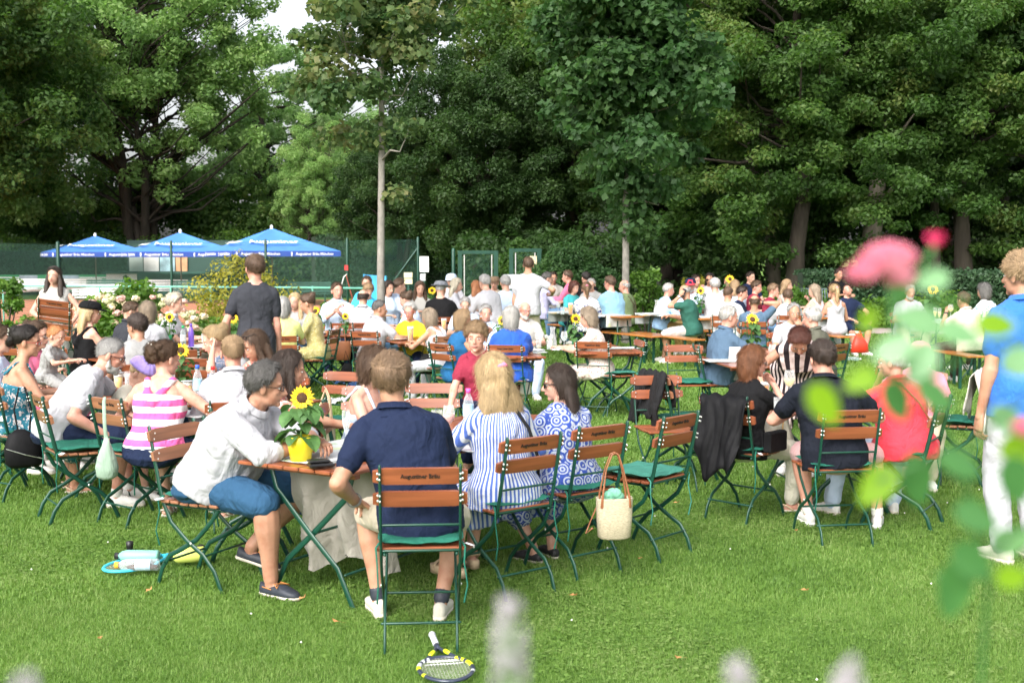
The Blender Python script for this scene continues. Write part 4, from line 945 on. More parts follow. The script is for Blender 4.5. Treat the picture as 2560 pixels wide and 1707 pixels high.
    def drape(m, hemz=.28):
        kR_, kL_ = legs[1][1], legs[-1][1]; a = (kR_ + kL_) / 2; hw = abs(kR_.x - kL_.x) / 2 + .075; X1 = Vector((1, 0, 0))
        if pose == 'sit':
            d_ = (a - pel).normalized(); n_ = X1.cross(d_)
            m.loft([(pel + Vector((0, 0, -.01)), X1 * .18 * g ** .5, n_ * .095), (pel.lerp(a, .5) + Vector((0, 0, .0)), X1 * max(.17, hw * .95), n_ * .085), (a - d_ * .01, X1 * hw, n_ * .07)], 18, n=2.6)
            m.loft([(a + Vector((0, -.01, .03)), X1 * hw, Vector((0, .07, 0))), (a + Vector((0, -.02, -.10)), X1 * (hw + .01), Vector((0, .085, 0))), (Vector((a.x, a.y - .04, hemz)), X1 * (hw + .02), Vector((0, .10, 0)))], 18, n=2.4)
        else:
            m.loft([(pel, X1 * .19, Vector((0, .14, 0))), (Vector((pel.x, pel.y, .7)), X1 * .2, Vector((0, .16, 0))), (Vector((pel.x, pel.y, .52)), X1 * .21, Vector((0, .17, 0)))], 18)
    T = MB(); typ, tm = top
    hem = -.10 if (pose == 'sit') else -.12
    if typ in ('tank', 'strap'):
        torso(T, .006, -.2, .36 if typ == 'tank' else .33)
        for q in (1, -1):
            for f_, y_ in ((.35, 1), (.43, .3), (.43, -.3), (.33, -1)): pass
            r = Rz @ Vector((1, 0, 0)); f = u2.cross(r)
            a = nb - u2 * .13 + r * q * .08 + f * .115; b_ = nb - u2 * .012 + r * q * .088 + f * .03; c_ = nb - u2 * .012 + r * q * .088 - f * .04; d_ = nb - u2 * .12 + r * q * (.05 if typ == 'tank' else .09) - f * .11
            T.tube([a, b_, c_, d_], .021 if typ == 'tank' else .010, 8)
            if typ == 'tank': T.tube([d_ + r * q * -.0, nb - u2 * .2 - f * .115], .03, 8)
    else:
        torso(T, .013, -.2, .46, hemw=True)
        for side, (S, E, Wp, hdv, nrm, cu) in arms.items():
            T.ell(S, (.056 * ag,) * 3); T.tube([nb + nd * .0 - u2 * .012, nb.lerp(S, .5) + u2 * .014, S + u2 * .010], [.048, .046, .046], 10)
            if typ in ('tee', 'polo', 'shirt_short', 'blouse'): limb(T, S, E, .056 * ag, .052 * ag, 0, infl=.006, f1=.62 if typ != 'blouse' else .8)
            elif typ in ('roll',): limb(T, S, E, .054 * ag, .045 * ag, 0, infl=.008); limb(T, E, Wp, .046 * ag, .044 * ag, 0, infl=.008, f1=.22)
            elif typ in ('long', 'jacket'): limb(T, S, E, .052 * ag, .044 * ag, 0, infl=.009); T.ell(E, (.051 * ag,) * 3); limb(T, E, Wp, .044 * ag, .033 * ag, 0, infl=.009, f1=.96)
            elif typ == 'threeq': limb(T, S, E, .052 * ag, .044 * ag, 0, infl=.009); T.ell(E, (.051 * ag,) * 3); limb(T, E, Wp, .044 * ag, .036 * ag, 0, infl=.012, f1=.6)
    nm = {'tee': 'tshirt', 'polo': 'polo_shirt', 'shirt_short': 'shirt', 'roll': 'shirt', 'long': 'shirt', 'blouse': 'blouse', 'threeq': 'blouse', 'sleeveless': 'blouse', 'tank': 'tank_top', 'strap': 'top', 'jacket': 'jacket'}[typ]
    if bot[0] == 'dress': nm = 'dress'
    if bot[0] == 'dress':
        for side, (Hh, K, A) in legs.items():
            limb(T, Hh, K, .105 * lg, .082 * lg, 0)
            lo = K.lerp(A, .45) if pose == 'sit' else K.lerp(A, .1)
            T.tube([K, lo + Vector((0, -.01, 0))], [.078 * lg, .08 * lg], 12)
        drape(T)
        T.ell(pel + Vector((0, -.03, -.03)), (.195 * g ** .5, .14, .1))
    sh_ob = cloth(nm, T, tm, .0065 if near else .005)
    if typ in ('polo', 'roll', 'shirt_short', 'long', 'jacket') and D < 19:
        Cm = MB(); fw = (Rz @ Vector((0, 1, 0))); r = Rz @ Vector((1, 0, 0)); nn = nd.lerp(u2, .4).normalized(); f = nn.cross(r)
        rg = []
        for dz, w, d in ((-.04, .095, .088), (-.012, .076, .070), (.028, .064, .061), (.031, .073, .070), (.0, .092, .087)):
            rg.append((nb + nn * (dz + .005) + f * .0, r * w * g ** .3 * (.88 if fem else 1), f * d * g ** .3 * (.88 if fem else 1)))
        Cm.loft(rg, 18, cap=False); Cm.obj('collar', M_(tm if len(top) < 3 else top[2]), sh_ob, True)
    if bot[0] != 'dress':
        Q = MB(); bt = bot[0]
        rg = []
        for t, w, d, yo in ring[:3]:
            c, u = spine(t); rg.append((c + Vector((0, yo, 0)), Vector((w * g + .012, 0, 0)), Vector((0, d * g + .014, 0))))
        Q.loft(rg, 18, n=2.3); Q.ell(pel + Vector((0, -.025, -.025)), (.175 * g ** .6 * (.8 if kid else 1), .13, .10))
        for side, (Hh, K, A) in legs.items():
            if bt == 'shorts': limb(Q, Hh, K, .094 * lg, .076 * lg, .004, f1=.96)
            elif bt in ('trousers', 'jeans'):
                limb(Q, Hh, K, .092 * lg, .068 * lg, 0); Q.ell(K, (.068 * lg,) * 3); limb(Q, K, A, .066 * lg, .058 * lg, .004, f1=.95)
            elif bt == 'skirt':
                limb(Q, Hh, K, .1 * lg, .08 * lg, 0); Q.tube([K, K.lerp(A, .5)], [.078 * lg, .08 * lg], 12)
        if bt == 'skirt': drape(Q)
        cloth({'shorts': 'shorts', 'trousers': 'trousers', 'jeans': 'trousers', 'skirt': 'skirt'}[bt], Q, bot[1], .005 if bt == 'shorts' else .006)
    # shoes
    if shoe:
        for side, (A, Fm, heel) in feet.items():
            S_ = MB(); q = lambda x, y, z_: heel + Fm @ Vector((x * ls * side, y * ls, z_ * ls)); r, f, u = (Fm @ Vector((1, 0, 0))) * ls, (Fm @ Vector((0, 1, 0))) * ls, (Fm @ Vector((0, 0, 1))) * ls
            st = shoe[0]
            out = [(-.072, .012), (-.062, .028), (-.03, .034), (.02, .033), (.08, .042), (.13, .045), (.165, .037), (.188, .02), (.194, .006)]
            S_.mat(1); so = .026 if st in ('sneaker', 'wedge') else .014
            if st == 'wedge': so = .05
            vs = []; 
            L_out = [q(-w, y, 0) for y, w in out] + [q(w * .9, y, 0) for y, w in reversed(out)]
            n_ = len(L_out); vs = [p - u * .03 for p in L_out] + [p - u * (.03 - so) for p in L_out]
            S_.add(vs, [tuple(range(n_)), tuple(range(2 * n_ - 1, n_ - 1, -1))] + [(i, i + n_, (i + 1) % n_ + n_, (i + 1) % n_) for i in range(n_)])
            S_.mat(0)
            zt = -.03 + so
            if st in ('sneaker', 'boat', 'loafer'):
                rg = []
                for y, w, hgt in ((-.070, .012, .05 if st != 'loafer' else .03), (-.058, .027, .066 if st == 'sneaker' else .05), (-.03, .032, .062 if st == 'sneaker' else .046), (.0, .033, .058 if st == 'sneaker' else .040), (.04, .036, .062 if st == 'sneaker' else .046), (.08, .040, .052), (.12, .042, .04), (.155, .037, .03), (.178, .024, .022), (.19, .008, .012)):
                    rg.append((q(0, y, zt + hgt * .35), r * w * 1.02, u * hgt * .68))
                S_.loft(rg, 14, n=2.5)
                if st == 'sneaker':
                    S_.mat(1)
                    for y in (.045, .062, .079): S_.tube([q(-.02, y, zt + .055), q(.02, y, zt + .055)], .0035, 5)
                if st == 'boat':
                    S_.mat(2)
                    S_.tube([q(.012, .06, zt + .05), q(.05, .085, zt + .045), q(.03, .05, zt + .06), q(-.012, .065, zt + .055), q(-.045, .09, zt + .045), q(-.02, .05, zt + .06)], .0028, 5)
                    S_.tube([q(.034, -.03, zt + .036), q(.037, .03, zt + .03)], .0025, 5)
            else:   # sandal straps
                for y, w, hz in ((.13, .044, .016), (.05, .038, .045)): S_.tube([q(-w, y, zt), q(-w * .75, y, zt + hz), q(0, y, zt + hz + .012), q(w * .75, y, zt + hz), q(w, y, zt)], .010, 6, flat=((0, 0, 1), .35))
                S_.tube([q(-.034, -.0, zt), q(-.03, -.052, zt + .035), q(0, -.066, zt + .04), q(.03, -.052, zt + .035), q(.034, 0, zt)], .007, 6)
            me = S_.mesh('shoe', [SH[shoe[1]], SOLE if len(shoe) < 3 else SH[shoe[2]], pm('orange_lace', (.5, .2, .05))], True); link('shoe', me, ob)
            if st == 'sneaker' and D < 15:
                S2 = MB(); limb(S2, A.lerp(legs[side][1], .02), A.lerp(legs[side][1], .11), .038 * lg, .039 * lg); 
                if 'nosock' not in extra: S2.obj('sock', SH['white'] if 'darksock' not in extra else SH['navy'], ob, True)
    # ---- hair
    style = hair[0]
    hatm = .25 if hat else 1.0
    if style != 'shaved':
        Hr = MB(); 
        th = {'crop': .0045, 'short': .013, 'thick': .019, 'curly': .026, 'bald': .009, 'bob': .021, 'long': .017, 'pony': .016, 'bun': .016, 'updo': .016, 'mop': .021, 'half': .026}.get(style, .018)
        seg, rows = 36, 26
        def bound(az):
            a = abs(az)
            if style == 'bald': t_ = [(0, 89), (60, 89), (75, 40), (100, 18), (180, 10)]; 
            else: t_ = [(0, 40), (30, 37), (48, 24), (62, 6), (76, -8), (92, -6), (105, -28), (180, -46)]
            if style in ('bob', 'half') or (style == 'long'): t_ = [(0, 42), (24, 38), (44, 26), (60, 8), (70, -18), (80, -66), (180, -78)]
            if style == 'mop': t_ = [(0, 20), (30, 18), (50, 5), (70, -10), (100, -28), (180, -46)]
            if style in ('crop', 'short', 'thick', 'curly') and 'rec' in extra: t_ = [(0, 58), (20, 50), (35, 42), (55, 26), (65, 6), (78, -8), (92, -6), (105, -28), (180, -46)]
            for (a0, e0), (a1, e1) in zip(t_, t_[1:]):
                if a <= a1: return e0 + (e1 - e0) * (a - a0) / (a1 - a0)
            return t_[-1][1]
        vs = []; fs = []; sd = sum(map(ord, nick)) % 50
        for r_ in range(rows + 1):
            el = 90 - 180 * r_ / rows
            for c in range(seg):
                az = 360 * c / seg - 180; 
                top_cut = 90
                b_ = bound(az) + 9 * noise.noise(Vector((az * .09, sd, 0))) + 5 * noise.noise(Vector((az * .3, sd, 3))); k = max(0, min(1, (el - b_) / 7 + .5))
                if style == 'bald': k = k if False else max(0, min(1, (34 + 8 * math.cos(R(az)) - el) / 8)) * max(0, min(1, (el - (-34 if abs(az) > 100 else (-10 if abs(az) > 70 else 200))) / 8))
                tt = th * (hatm if el > 5 else 1) * (1 - .8 * max(0, min(1, (8 - el) / 40))) if style in ('crop', 'short', 'thick', 'curly', 'pony', 'bun', 'updo', 'mop') else th * (hatm if el > 5 else 1)
                rx, ry, rz = .074 + tt, .094 + tt, .093 + tt
                if style in ('bob', 'long', 'half') and el < 0:
                    q_ = min(1, -el / 65); rz = (.093 + th) * (1 + (.42 if style == 'bob' else .2) * q_); rx *= 1 + .08 * q_
                f_ = Vector((math.sin(R(az)) * math.cos(R(el)), math.cos(R(az)) * math.cos(R(el)), math.sin(R(el))))
                if style in ('bob', 'long', 'half') and el < -5:
                    ce = max(math.cos(R(el)), .0); ce2 = ce ** .45; f_ = Vector((math.sin(R(az)) * ce2, math.cos(R(az)) * ce2, math.sin(R(el))))
                nz_ = 0
                if style in ('curly', 'mop'): nz_ = noise.noise(f_ * 6 + Vector((sd, 0, 0))) * .016
                elif style in ('thick', 'short', 'updo', 'bob', 'half'): nz_ = noise.noise(Vector((f_.x * 5, f_.y * 5, f_.z * 2)) + Vector((sd, 0, 0))) * .009
                ki = .62
                X_ = (rx + nz_) * k + .074 * ki * (1 - k), (ry + nz_) * k + .094 * ki * (1 - k), (rz + nz_) * k + .093 * ki * (1 - k)
                vs.append(H(f_.x * X_[0], f_.y * X_[1] - .012, f_.z * X_[2] + .022))
        for r_ in range(rows):
            for c in range(seg):
                d_ = (c + 1) % seg; fs.append((r_ * seg + c, (r_ + 1) * seg + c, (r_ + 1) * seg + d_, r_ * seg + d_))
        Hr.add(vs, fs)
        dn = Vector((0, 0, -1)); bk = Hm @ Vector((0, -1, 0)); rt = Hm @ Vector((1, 0, 0))
        if style in ('long', 'half'):
            ln = float(hair[2]) if len(hair) > 2 else .36
            rg = []; 
            for k in range(9):
                f = k / 8; w = (.088 + (.05 if style == 'half' else .032) * math.sin(f * 2.6)) * (1 - .4 * max(0, f - .6)); d = .05 * (1 - .25 * f) + (.01 if style == 'half' else 0)
                c = H(0, -.055, -.02) + dn * ln * f + bk * (.03 * math.sin(f * 3) + .02 * f) - Vector((0, math.sin(R(lean)) * .0, 0))
                rg.append((c, rt * w, bk * d))
            Hr.loft(rg, 20)
            if style == 'long' and 'front' in extra:
                for q in (1, -1):
                    Hr.tube([H(.075 * q, .01, -.0), H(.088 * q, .02, -.10), H(.095 * q, .05, -.18) + dn * .05, H(.09 * q, .07, -.2) + dn * (ln * .6)], [.024, .034, .034, .015], 10, flat=((0, 1, 0), .7))
        if style == 'half': 
            Hr.tube([H(.0, -.108, .06), H(0, -.125, .03), H(0, -.118, -.06), H(0, -.10, -.16)], [.034, .03, .034, .03], 12)
        if style == 'pony':
            ln = float(hair[2]) if len(hair) > 2 else .3
            p0 = H(0, -.118, .045); pts = [H(0, -.09, .045), p0 + bk * .02, p0 + bk * .045 + dn * .07, p0 + bk * .03 + dn * ln * .6, p0 + bk * .02 + dn * ln]
            Hr.tube(pts, [.022, .022, .034, .032, .012], 12)
        if style == 'bun': Hr.ell(H(0, -.105, .085), (.042, .04, .038), Hm)
        if style == 'updo':
            g_ = np.random.default_rng(sd)
            for _ in range(16):
                a = g_.uniform(-1, 1, 3); Hr.ell(H(a[0] * .045, -.108 + a[1] * .022, .03 + a[2] * .06), (.03, .03, .03), Hm, 10, 7)
        me = remesh(Hr, max(.006, v * .8), 2); Vv = mesh_np(me); Nn = mesh_normals(me)
        az = np.arctan2(Vv[:, 0] - hc.x, Vv[:, 1] - hc.y)
        Vv = Vv + Nn * ((np.sin(az * 47 + wob(Vv, 20, sd) * 3) * .5 + wob(Vv, 45, sd + 1)) * (.0028 if near else .002))[:, None]
        mesh_set(me, Vv); me = merge('hair', [(me, 0), (strands(Vv, Nn, np.array(hc), Hm, (40 if hat else 4200 if D < 10.5 else 1300 if D < 14 else 420), (.0011 if D < 10.5 else .002 if D < 14 else .004), {'crop': .012, 'bald': .02, 'curly': .028, 'mop': .03, 'short': .03, 'thick': .038, 'updo': .03, 'bun': .03}.get(style, .06), style, sd), 0)], [hc_]); hob = link('hair', me, ob)
        if style in ('half', 'pony'):
            m = MB(); m.tube([H(-.02, -.13, .052), H(0, -.145, .058), H(.02, -.13, .052)], [.012, .016, .012], 8); m.obj('hair_clip', pm('clip_pink', (.75, .2, .35), .4), hob, True)
        if style in ('updo',):
            m = MB()
            for _ in range(7): a = np.random.default_rng(_ + sd).uniform(-1, 1, 2); m.tube([H(a[0] * .03, -.14, .06 + a[1] * .03), H(a[0] * .03 + .012, -.146, .07 + a[1] * .03)], .004, 5)
            m.obj('hair_clip', pm('clip_white', (.75, .72, .68), .3), hob, True)
    if beard:
        Bd = MB(); Bd.ell(H(0, .022, -.080), (.058, .066, .045), Hm, 16, 10); Bd.ell(H(0, .072, -.098), (.028, .024, .028), Hm, 12, 8)
        for q in (1, -1): Bd.tube([H(.068 * q, .002, -.025), H(.06 * q, .018, -.07)], [.012, .016], 8); Bd.tube([H(.002 * q, .098, -.048), H(.026 * q, .084, -.056)], [.006, .006], 6)
        me = remesh(Bd, v, 1); Vv = mesh_np(me); Nn = mesh_normals(me); Vv += Nn * (wob(Vv, 60, 1) * .002)[:, None]; mesh_set(me, Vv); me.materials.append(HAIRC[beard]); me.polygons.foreach_set('use_smooth', np.ones(len(me.polygons), dtype=bool)); link('beard', me, ob)
    def glasses(up_=0.0, back=0.0, dark=False):
        m = MB(); fy = .093 - back
        for q in (1, -1):
            pts = []
            for k in range(13):
                a = 2 * math.pi * k / 12; pts.append(H(.031 * q + .023 * math.cos(a), fy - .012 * abs(math.cos(a) * q > 0) * max(0, math.cos(a) * q), up_ + .0 + .0165 * math.sin(a)))
            m.mat(0); m.tube(pts, .0024 if not dark else .004, 5, ends=False); m.mat(1)
            m.add([H(.031 * q + .021 * math.cos(2 * math.pi * k / 10), fy - .001, up_ + .0155 * math.sin(2 * math.pi * k / 10)) for k in range(10)], [tuple(range(10))])
            m.mat(0); m.tube([H(.053 * q, fy - .01, up_ + .005), H(.079 * q, .02 - back, up_ + .006), H(.081 * q, -.02, up_ + .0 if not up_ else up_ - .02)], .0022 if not dark else .0034, 5)
        m.tube([H(-.01, fy + .002, up_ + .004), H(.01, fy + .002, up_ + .004)], .0024, 5)
        m.obj('sunglasses' if dark else 'glasses', [FRAMEB if gl != 'red' else pm('spectacle_red', (.35, .05, .04), .3), DLENS if dark else LENS], ob, True)
    if gl in ('yes', 'red'): glasses()
    elif gl == 'sun': glasses(dark=True)
    elif gl == 'up': glasses(.095, .03, True)
    if hat:
        kind, c1, c2 = hat; m = MB(); b0 = .026; rg = []
        for k in range(7):
            e = R(90 * k / 6.3); rg.append((H(0, -.012, .045 + (.085 if kind != 'fedora' else .075) * math.sin(e)), Hm @ Vector(((.074 + b0) * math.cos(e) ** (.6 if kind != 'fedora' else .3), 0, 0)), Hm @ Vector((0, (.094 + b0) * math.cos(e) ** (.6 if kind != 'fedora' else .3), 0))))
        m.loft(rg, 20)
        if kind == 'cap':
            m.mat(1); pts = []
            for k in range(9):
                a = R(-70 + 140 * k / 8); pts.append((H(math.sin(a) * .092, math.cos(a) * .10 - .0, .048), H(math.sin(a) * .085, math.cos(a) * .105 + .075 * math.cos(a) ** .7 if math.cos(a) > 0 else 0, .034)))
            vs = [p for ab in pts for p in ab]; vs2 = [p + Hm @ Vector((0, 0, .006)) for p in vs]
            m.add(vs + vs2, [(2 * k, 2 * k + 1, 2 * k + 3, 2 * k + 2) for k in range(8)] + [(18 + 2 * k, 18 + 2 * k + 2, 18 + 2 * k + 3, 18 + 2 * k + 1) for k in range(8)] + [(2 * k + 1, 18 + 2 * k + 1, 18 + 2 * k + 3, 2 * k + 3) for k in range(8)])
            m.add([H(-.05, .10, .06), H(.05, .10, .06), H(.038, .085, .115), H(-.038, .085, .115)], [(0, 1, 2, 3)])
        if kind == 'fedora':
            m.mat(1); m.loft([(H(0, -.012, .044), Hm @ Vector((.145, 0, 0)), Hm @ Vector((0, .165, 0))), (H(0, -.012, .050), Hm @ Vector((.145, 0, 0)), Hm @ Vector((0, .165, 0)))], 22)
            m.loft([(H(0, -.012, .052), Hm @ Vector((.103, 0, 0)), Hm @ Vector((0, .123, 0))), (H(0, -.012, .075), Hm @ Vector((.102, 0, 0)), Hm @ Vector((0, .122, 0)))], 22)
        m.obj('cap' if kind == 'cap' else ('hat' if kind == 'fedora' else 'headscarf'), [M_(c1), M_(c2)], ob, True)
    PEOPLE[nick] = dict(ob=ob, root=root, yaw=yaw, s=s, D=root.y, H=H, hc=hc, arms=arms, legs=legs, pel=pel, nb=nb, u2=u2, Rz=Rz)
    return ob
def strands(V, Nn, hc, Hm, n, w, L, style, seed):
    """fine loose hairs lying over the surface of the hair"""
    g = np.random.default_rng(int(seed) + 5); d0 = np.linalg.norm(V - hc, axis=1); ok = np.where((d0 > .085))[0]
    if len(ok) < 10: ok = np.arange(len(V))
    i = g.choice(ok, n); P = V[i]; Nr = Nn[i]; A = np.array(Hm)
    if style in ('updo', 'bun', 'pony'): tgt = np.array(hc) + A @ np.array([0, -.13, .06]); dr = tgt - P; dr /= np.linalg.norm(dr, axis=1)[:, None] + 1e-6; dr = np.where((P[:, 2] < hc[2] - .1)[:, None], np.array([0, 0, -1.0]), dr)
    elif style in ('short', 'thick', 'crop', 'mop') : dr = np.tile(A @ np.array([.35, -.2 if style != 'mop' else .8, -.9]), (n, 1)); top = P[:, 2] > hc[2] + .07; dr[top] = A @ np.array([.5, .8 if style != 'crop' else 1, .1])
    else: dr = np.tile(np.array([0, 0, -1.0]), (n, 1)) + (P - hc) * np.array([1.5, 1.5, 0]) * 2
    dr = dr + g.normal(size=(n, 3)) * (.9 if style == 'curly' else .28); t = dr - Nr * (dr * Nr).sum(1)[:, None]; t /= np.linalg.norm(t, axis=1)[:, None] + 1e-6
    b = np.cross(Nr, t); Ls = (L * g.uniform(.5, 1.3, n))[:, None]; lift = (g.random(n)[:, None] ** 3) * .015 + .0012; bend = g.normal(size=(n, 1)) * .25
    Q = np.zeros((n, 5, 3)); Q[:, 0] = P - b * w; Q[:, 1] = P + b * w; m = P + t * Ls * .5 + Nr * lift + b * bend * Ls * .3; Q[:, 2] = m + b * w * .8; Q[:, 3] = m - b * w * .8
    Q[:, 4] = P + t * Ls + Nr * lift * .6 + b * bend * Ls
    k = np.arange(n)[:, None] * 5
    return np_mesh('s', Q.reshape(-1, 3), [k + [0, 1, 2, 3], k + [3, 2, 4]])
CL = {}
def M_(n):
    if not isinstance(n, str): return n
    return CL[n]
def defc(n, col, pat=None, col2=None, s=1.0, rough=.85): CL[n] = cloth_mat(n, col, pat, col2, s, rough)
defc('c_white', (.39, .39, .42)); defc('c_offwhite', (.39, .38, .355)); defc('c_beige', (.50, .43, .33)); defc('c_navy', (.009, .016, .045)); defc('c_midnight', (.007, .009, .016)); defc('c_denim', (.022, .07, .14)); defc('c_jeans', (.10, .19, .32))
defc('c_black', (.006, .006, .007)); defc('c_dkgrey', (.032, .034, .042)); defc('c_grey', (.27, .27, .265)); defc('c_royal', (.02, .085, .42)); defc('c_blue', (.03, .14, .52)); defc('c_ltblue', (.48, .58, .74)); defc('c_skyblue', (.35, .55, .82))
defc('c_petrol', (.015, .10, .24)); defc('c_maroon', (.24, .025, .05)); defc('c_red', (.66, .045, .07)); defc('c_pink', (.74, .25, .36)); defc('c_rose', (.62, .14, .25)); defc('c_palepink', (.62, .36, .36)); defc('c_yellow', (.55, .42, .02))
defc('c_lime', (.60, .62, .22)); defc('c_khaki', (.42, .36, .14), 'dots', (.6, .56, .36), 2); defc('c_olive', (.10, .10, .075)); defc('c_green', (.025, .10, .075)); defc('c_sage', (.14, .19, .09)); defc('c_teal', (.05, .36, .38)); defc('c_cyan', (.05, .42, .68))
defc('c_slate', (.075, .125, .19)); defc('c_aqua', (.22, .40, .52)); defc('c_stripepink', (.75, .10, .30), 'band', (.76, .73, .76), 11.5); defc('c_stripeblue', (.55, .57, .63), 'vstripe', (.07, .13, .42), 58)
defc('c_tile', (.37, .41, .50), 'tile', (.03, .065, .30), 1.5); defc('c_teal_floral', (.02, .14, .20), 'floral', (.55, .5, .5), 1.2); defc('c_blue_floral', (.12, .17, .26), 'floral', (.5, .4, .42), 1.2); defc('c_rose_floral', (.62, .55, .48), 'dots', (.42, .2, .2), 1.1)
defc('c_coral', (.72, .22, .17), 'floral', (.75, .6, .5), 1); defc('c_navy_floral', (.7, .7, .7), 'floral', (.03, .05, .2), .42); defc('c_burg_stripe', (.02, .015, .018), 'vstripe', (.62, .5, .48), 30); defc('c_plaid', (.7, .7, .7), 'vstripe', (.45, .48, .5), 22)
defc('c_leafy', (.68, .7, .68), 'floral', (.12, .3, .28), .8); defc('c_tan', (.40, .27, .09)); defc('c_brownsk', (.05, .035, .028)); defc('c_hatgrey', (.15, .16, .18)); defc('c_hatbrown', (.16, .11, .07)); defc('c_purple', (.33, .25, .62)); defc('c_zig', (.7, .66, .6), 'vstripe', (.12, .03, .03), 14)
defc('c_lav', (.45, .44, .62)); defc('c_stone', (.36, .35, .32)); defc('c_cream', (.6, .57, .47))
# ================================================================ PEOPLE: who sits where
P_ = person
# ---- nearest table
P_('specs', 'person in white shirt and denim shorts leaning on the table, curly dark grey hair, glasses', 667, 966, 108, D=6.5, g=1.42, belly=.035, lean=31, tuck=True, hy=-22, hs=.98, hp=6, top=('roll', 'c_white'), bot=('shorts', 'c_denim'), shoe=('boat', 'navy'), hair=('curly', 'dgrey'), skin='dark', gl='yes', extra=('rec', 'nosock'),
   R_=((.04, .56, .80), (1, -.4, -.3), (0, 0, -1), (-.9, .4, 0)), L_=((.02, .62, .81), (-1, -.3, -.3), (0, 0, -1), (.7, .7, 0)), fR=(.16, .40, .09), fL=(-.16, .10, .17), kL=(-.4, .6, 1))
P_('navyman', 'person in dark navy polo shirt and beige shorts seen from behind at the nearest chair', 978, 952, -6, D=5.74, g=1.02, belly=.02, lean=7, sl=-13, hy=12, top=('polo', 'c_navy'), bot=('shorts', 'c_beige'), shoe=('sneaker', 'cream'), hair=('thick', 'lbrown'), extra=('darksock',), skin='tan', hs=1.01,
   L_=((-.30, .12, .60), (-.5, -.9, 0), (0, 0, -1), (.2, .8, -.2)), R_=((.12, .40, .78), (.3, -.4, -.9)), fL=(-.20, .30, .085), fR=(.10, .22, .085))
P_('stripes', 'person with long blond half tied hair in a blue and white striped blouse, from behind', 1232, 941, -38, D=6.55, sex='f', g=1.12, lean=7, hy=10, top=('threeq', 'c_stripeblue'), bot=('skirt', 'c_stripeblue'), hair=('half', 'blond', .30), shoe=('wedge', 'tan', 'tan'), hs=1.01,
   L_=((-.16, .36, .80), (-.7, -.3, -.6), (0, 0, 1), (-.2, .8, .3), .9), R_=((.17, .20, .62), (.8, -.6, 0)), fR=(.10, .42, .10), fL=(-.10, .30, .10))
P_('tiles', 'person with long straight dark hair and sunglasses in a blue and white patterned dress', 1396, 958, -36, D=7.0, sex='f', g=1.2, lean=8, hy=-48, top=('threeq', 'c_tile'), bot=('dress', 'c_tile'), hair=('long', 'dark', .34), gl='sun', shoe=('loafer', 'black'), hs=1.01, fR=(.08, .25, .085), fL=(-.1, .22, .085))
P_('darkhair', 'person with long dark brown hair behind the man in glasses, looking right over the sunflower', 724, 925, 82, D=7.25, sex='f', g=.95, lean=22, hy=-5, top=('tee', 'c_coral'), bot=('skirt', 'c_denim'), hair=('long', 'dark', .28), skin='tan', shoe=('loafer', 'red'),
   R_=((.05, .62, .79), (.8, -.2, -.5), (0, 0, -1), (-.3, .9, 0)), L_=((-.1, .45, .79), (-.6, -.2, -.8)), extra=('front',))
P_('coldshoulder', 'person in pale blue cold shoulder blouse mostly hidden behind the man in the navy polo', 938, 912, 110, D=7.6, sex='f', lean=10, hy=0, top=('strap', 'c_ltblue'), bot=('skirt', 'c_denim'), hair=('bob', 'brown'), gl='sun', shoe=('sandal', 'tan'))
P_('boy', 'person, a boy in a maroon t-shirt standing with one hand on the table', 1191, 873, 196, D=8.05, pose='stand', sex='k', lean=14, hy=-8, hp=4, top=('tee', 'c_maroon'), bot=('shorts', 'c_navy'), hair=('mop', 'dblond'), shoe=('sneaker', 'white'), hs=1.0,
   R_=((.20, .34, .80), (.8, -.3, 0), (0, 0, -1), (0, .8, -.5)), L_='hang', sc=.86)
# ---- second table on the left
G2 = None
P_('stooping', 'person in white t-shirt with grey beard and glasses leaning forward off his chair', 278, 888, 70, D=8.72, g=1.05, lean=37, hy=8, hp=22, top=('tee', 'c_white'), bot=('shorts', 'c_navy'), hair=('crop', 'grey'), beard='white', gl='yes', skin='pink', shoe=('sneaker', 'white'),
   R_=((.24, .30, .53), (.3, -1, .3), (-1, 0, 0), (0, .1, -1)), L_=((-.16, .62, .78), (-.8, 0, -.6)), fR=(.14, .36, .085), fL=(-.1, .45, .085), hs=1.01)
P_('pinkstripes', 'person in pink and white striped tank top with brown hair clipped up, seen from behind', 415, 897, 12, D=8.05, sex='f', g=1.18, lean=15, hy=30, top=('tank', 'c_stripepink'), bot=('shorts', 'c_navy'), hair=('updo', 'brown'), shoe=('sandal', 'cream'), hs=1.01, tw=-8,
   R_=((.24, .34, .78), (.8, -.3, -.4)), L_=((-.26, .30, .66), (-.8, -.4, -.4)), fR=(.30, .45, .085), fL=(-.16, .42, .085))
P_('updo', 'person with black hair in a claw clip, glasses and a teal floral strap dress', 70, 855, 62, D=9.1, sex='f', g=1.12, lean=10, hy=20, top=('strap', 'c_teal_floral'), bot=('dress', 'c_teal_floral'), hair=('updo', 'black'), gl='red', skin='tan', shoe=('sandal', 'tan'), hs=1.01)
P_('edgeman', 'person with short brown hair cut off by the left photo edge', 2, 849, 85, D=10.0, lean=10, top=('tee', 'c_ltblue'), bot=('shorts', 'c_beige'), hair=('short', 'brown'))
P_('mother', 'person in a rose red top holding the red haired baby', 95, 838, 95, D=10.3, sex='f', lean=8, top=('tee', 'c_rose'), bot=('skirt', 'c_rose'), hair=('bun', 'brown'), R_=((.08, .26, .86), (.8, -.2, -.5)), L_=((-.05, .30, .80), (-.8, -.2, -.5)), gl='yes')
P_('baby', 'person, a baby with red hair in a grey shirt held on a lap', 142, 888, 100, D=9.9, sex='k', lean=14, hp=18, top=('tee', 'c_grey'), bot=('shorts', 'c_grey'), hair=('crop', 'ginger'), skin='fair', hs=1.25, sc=.62, shoe=None)
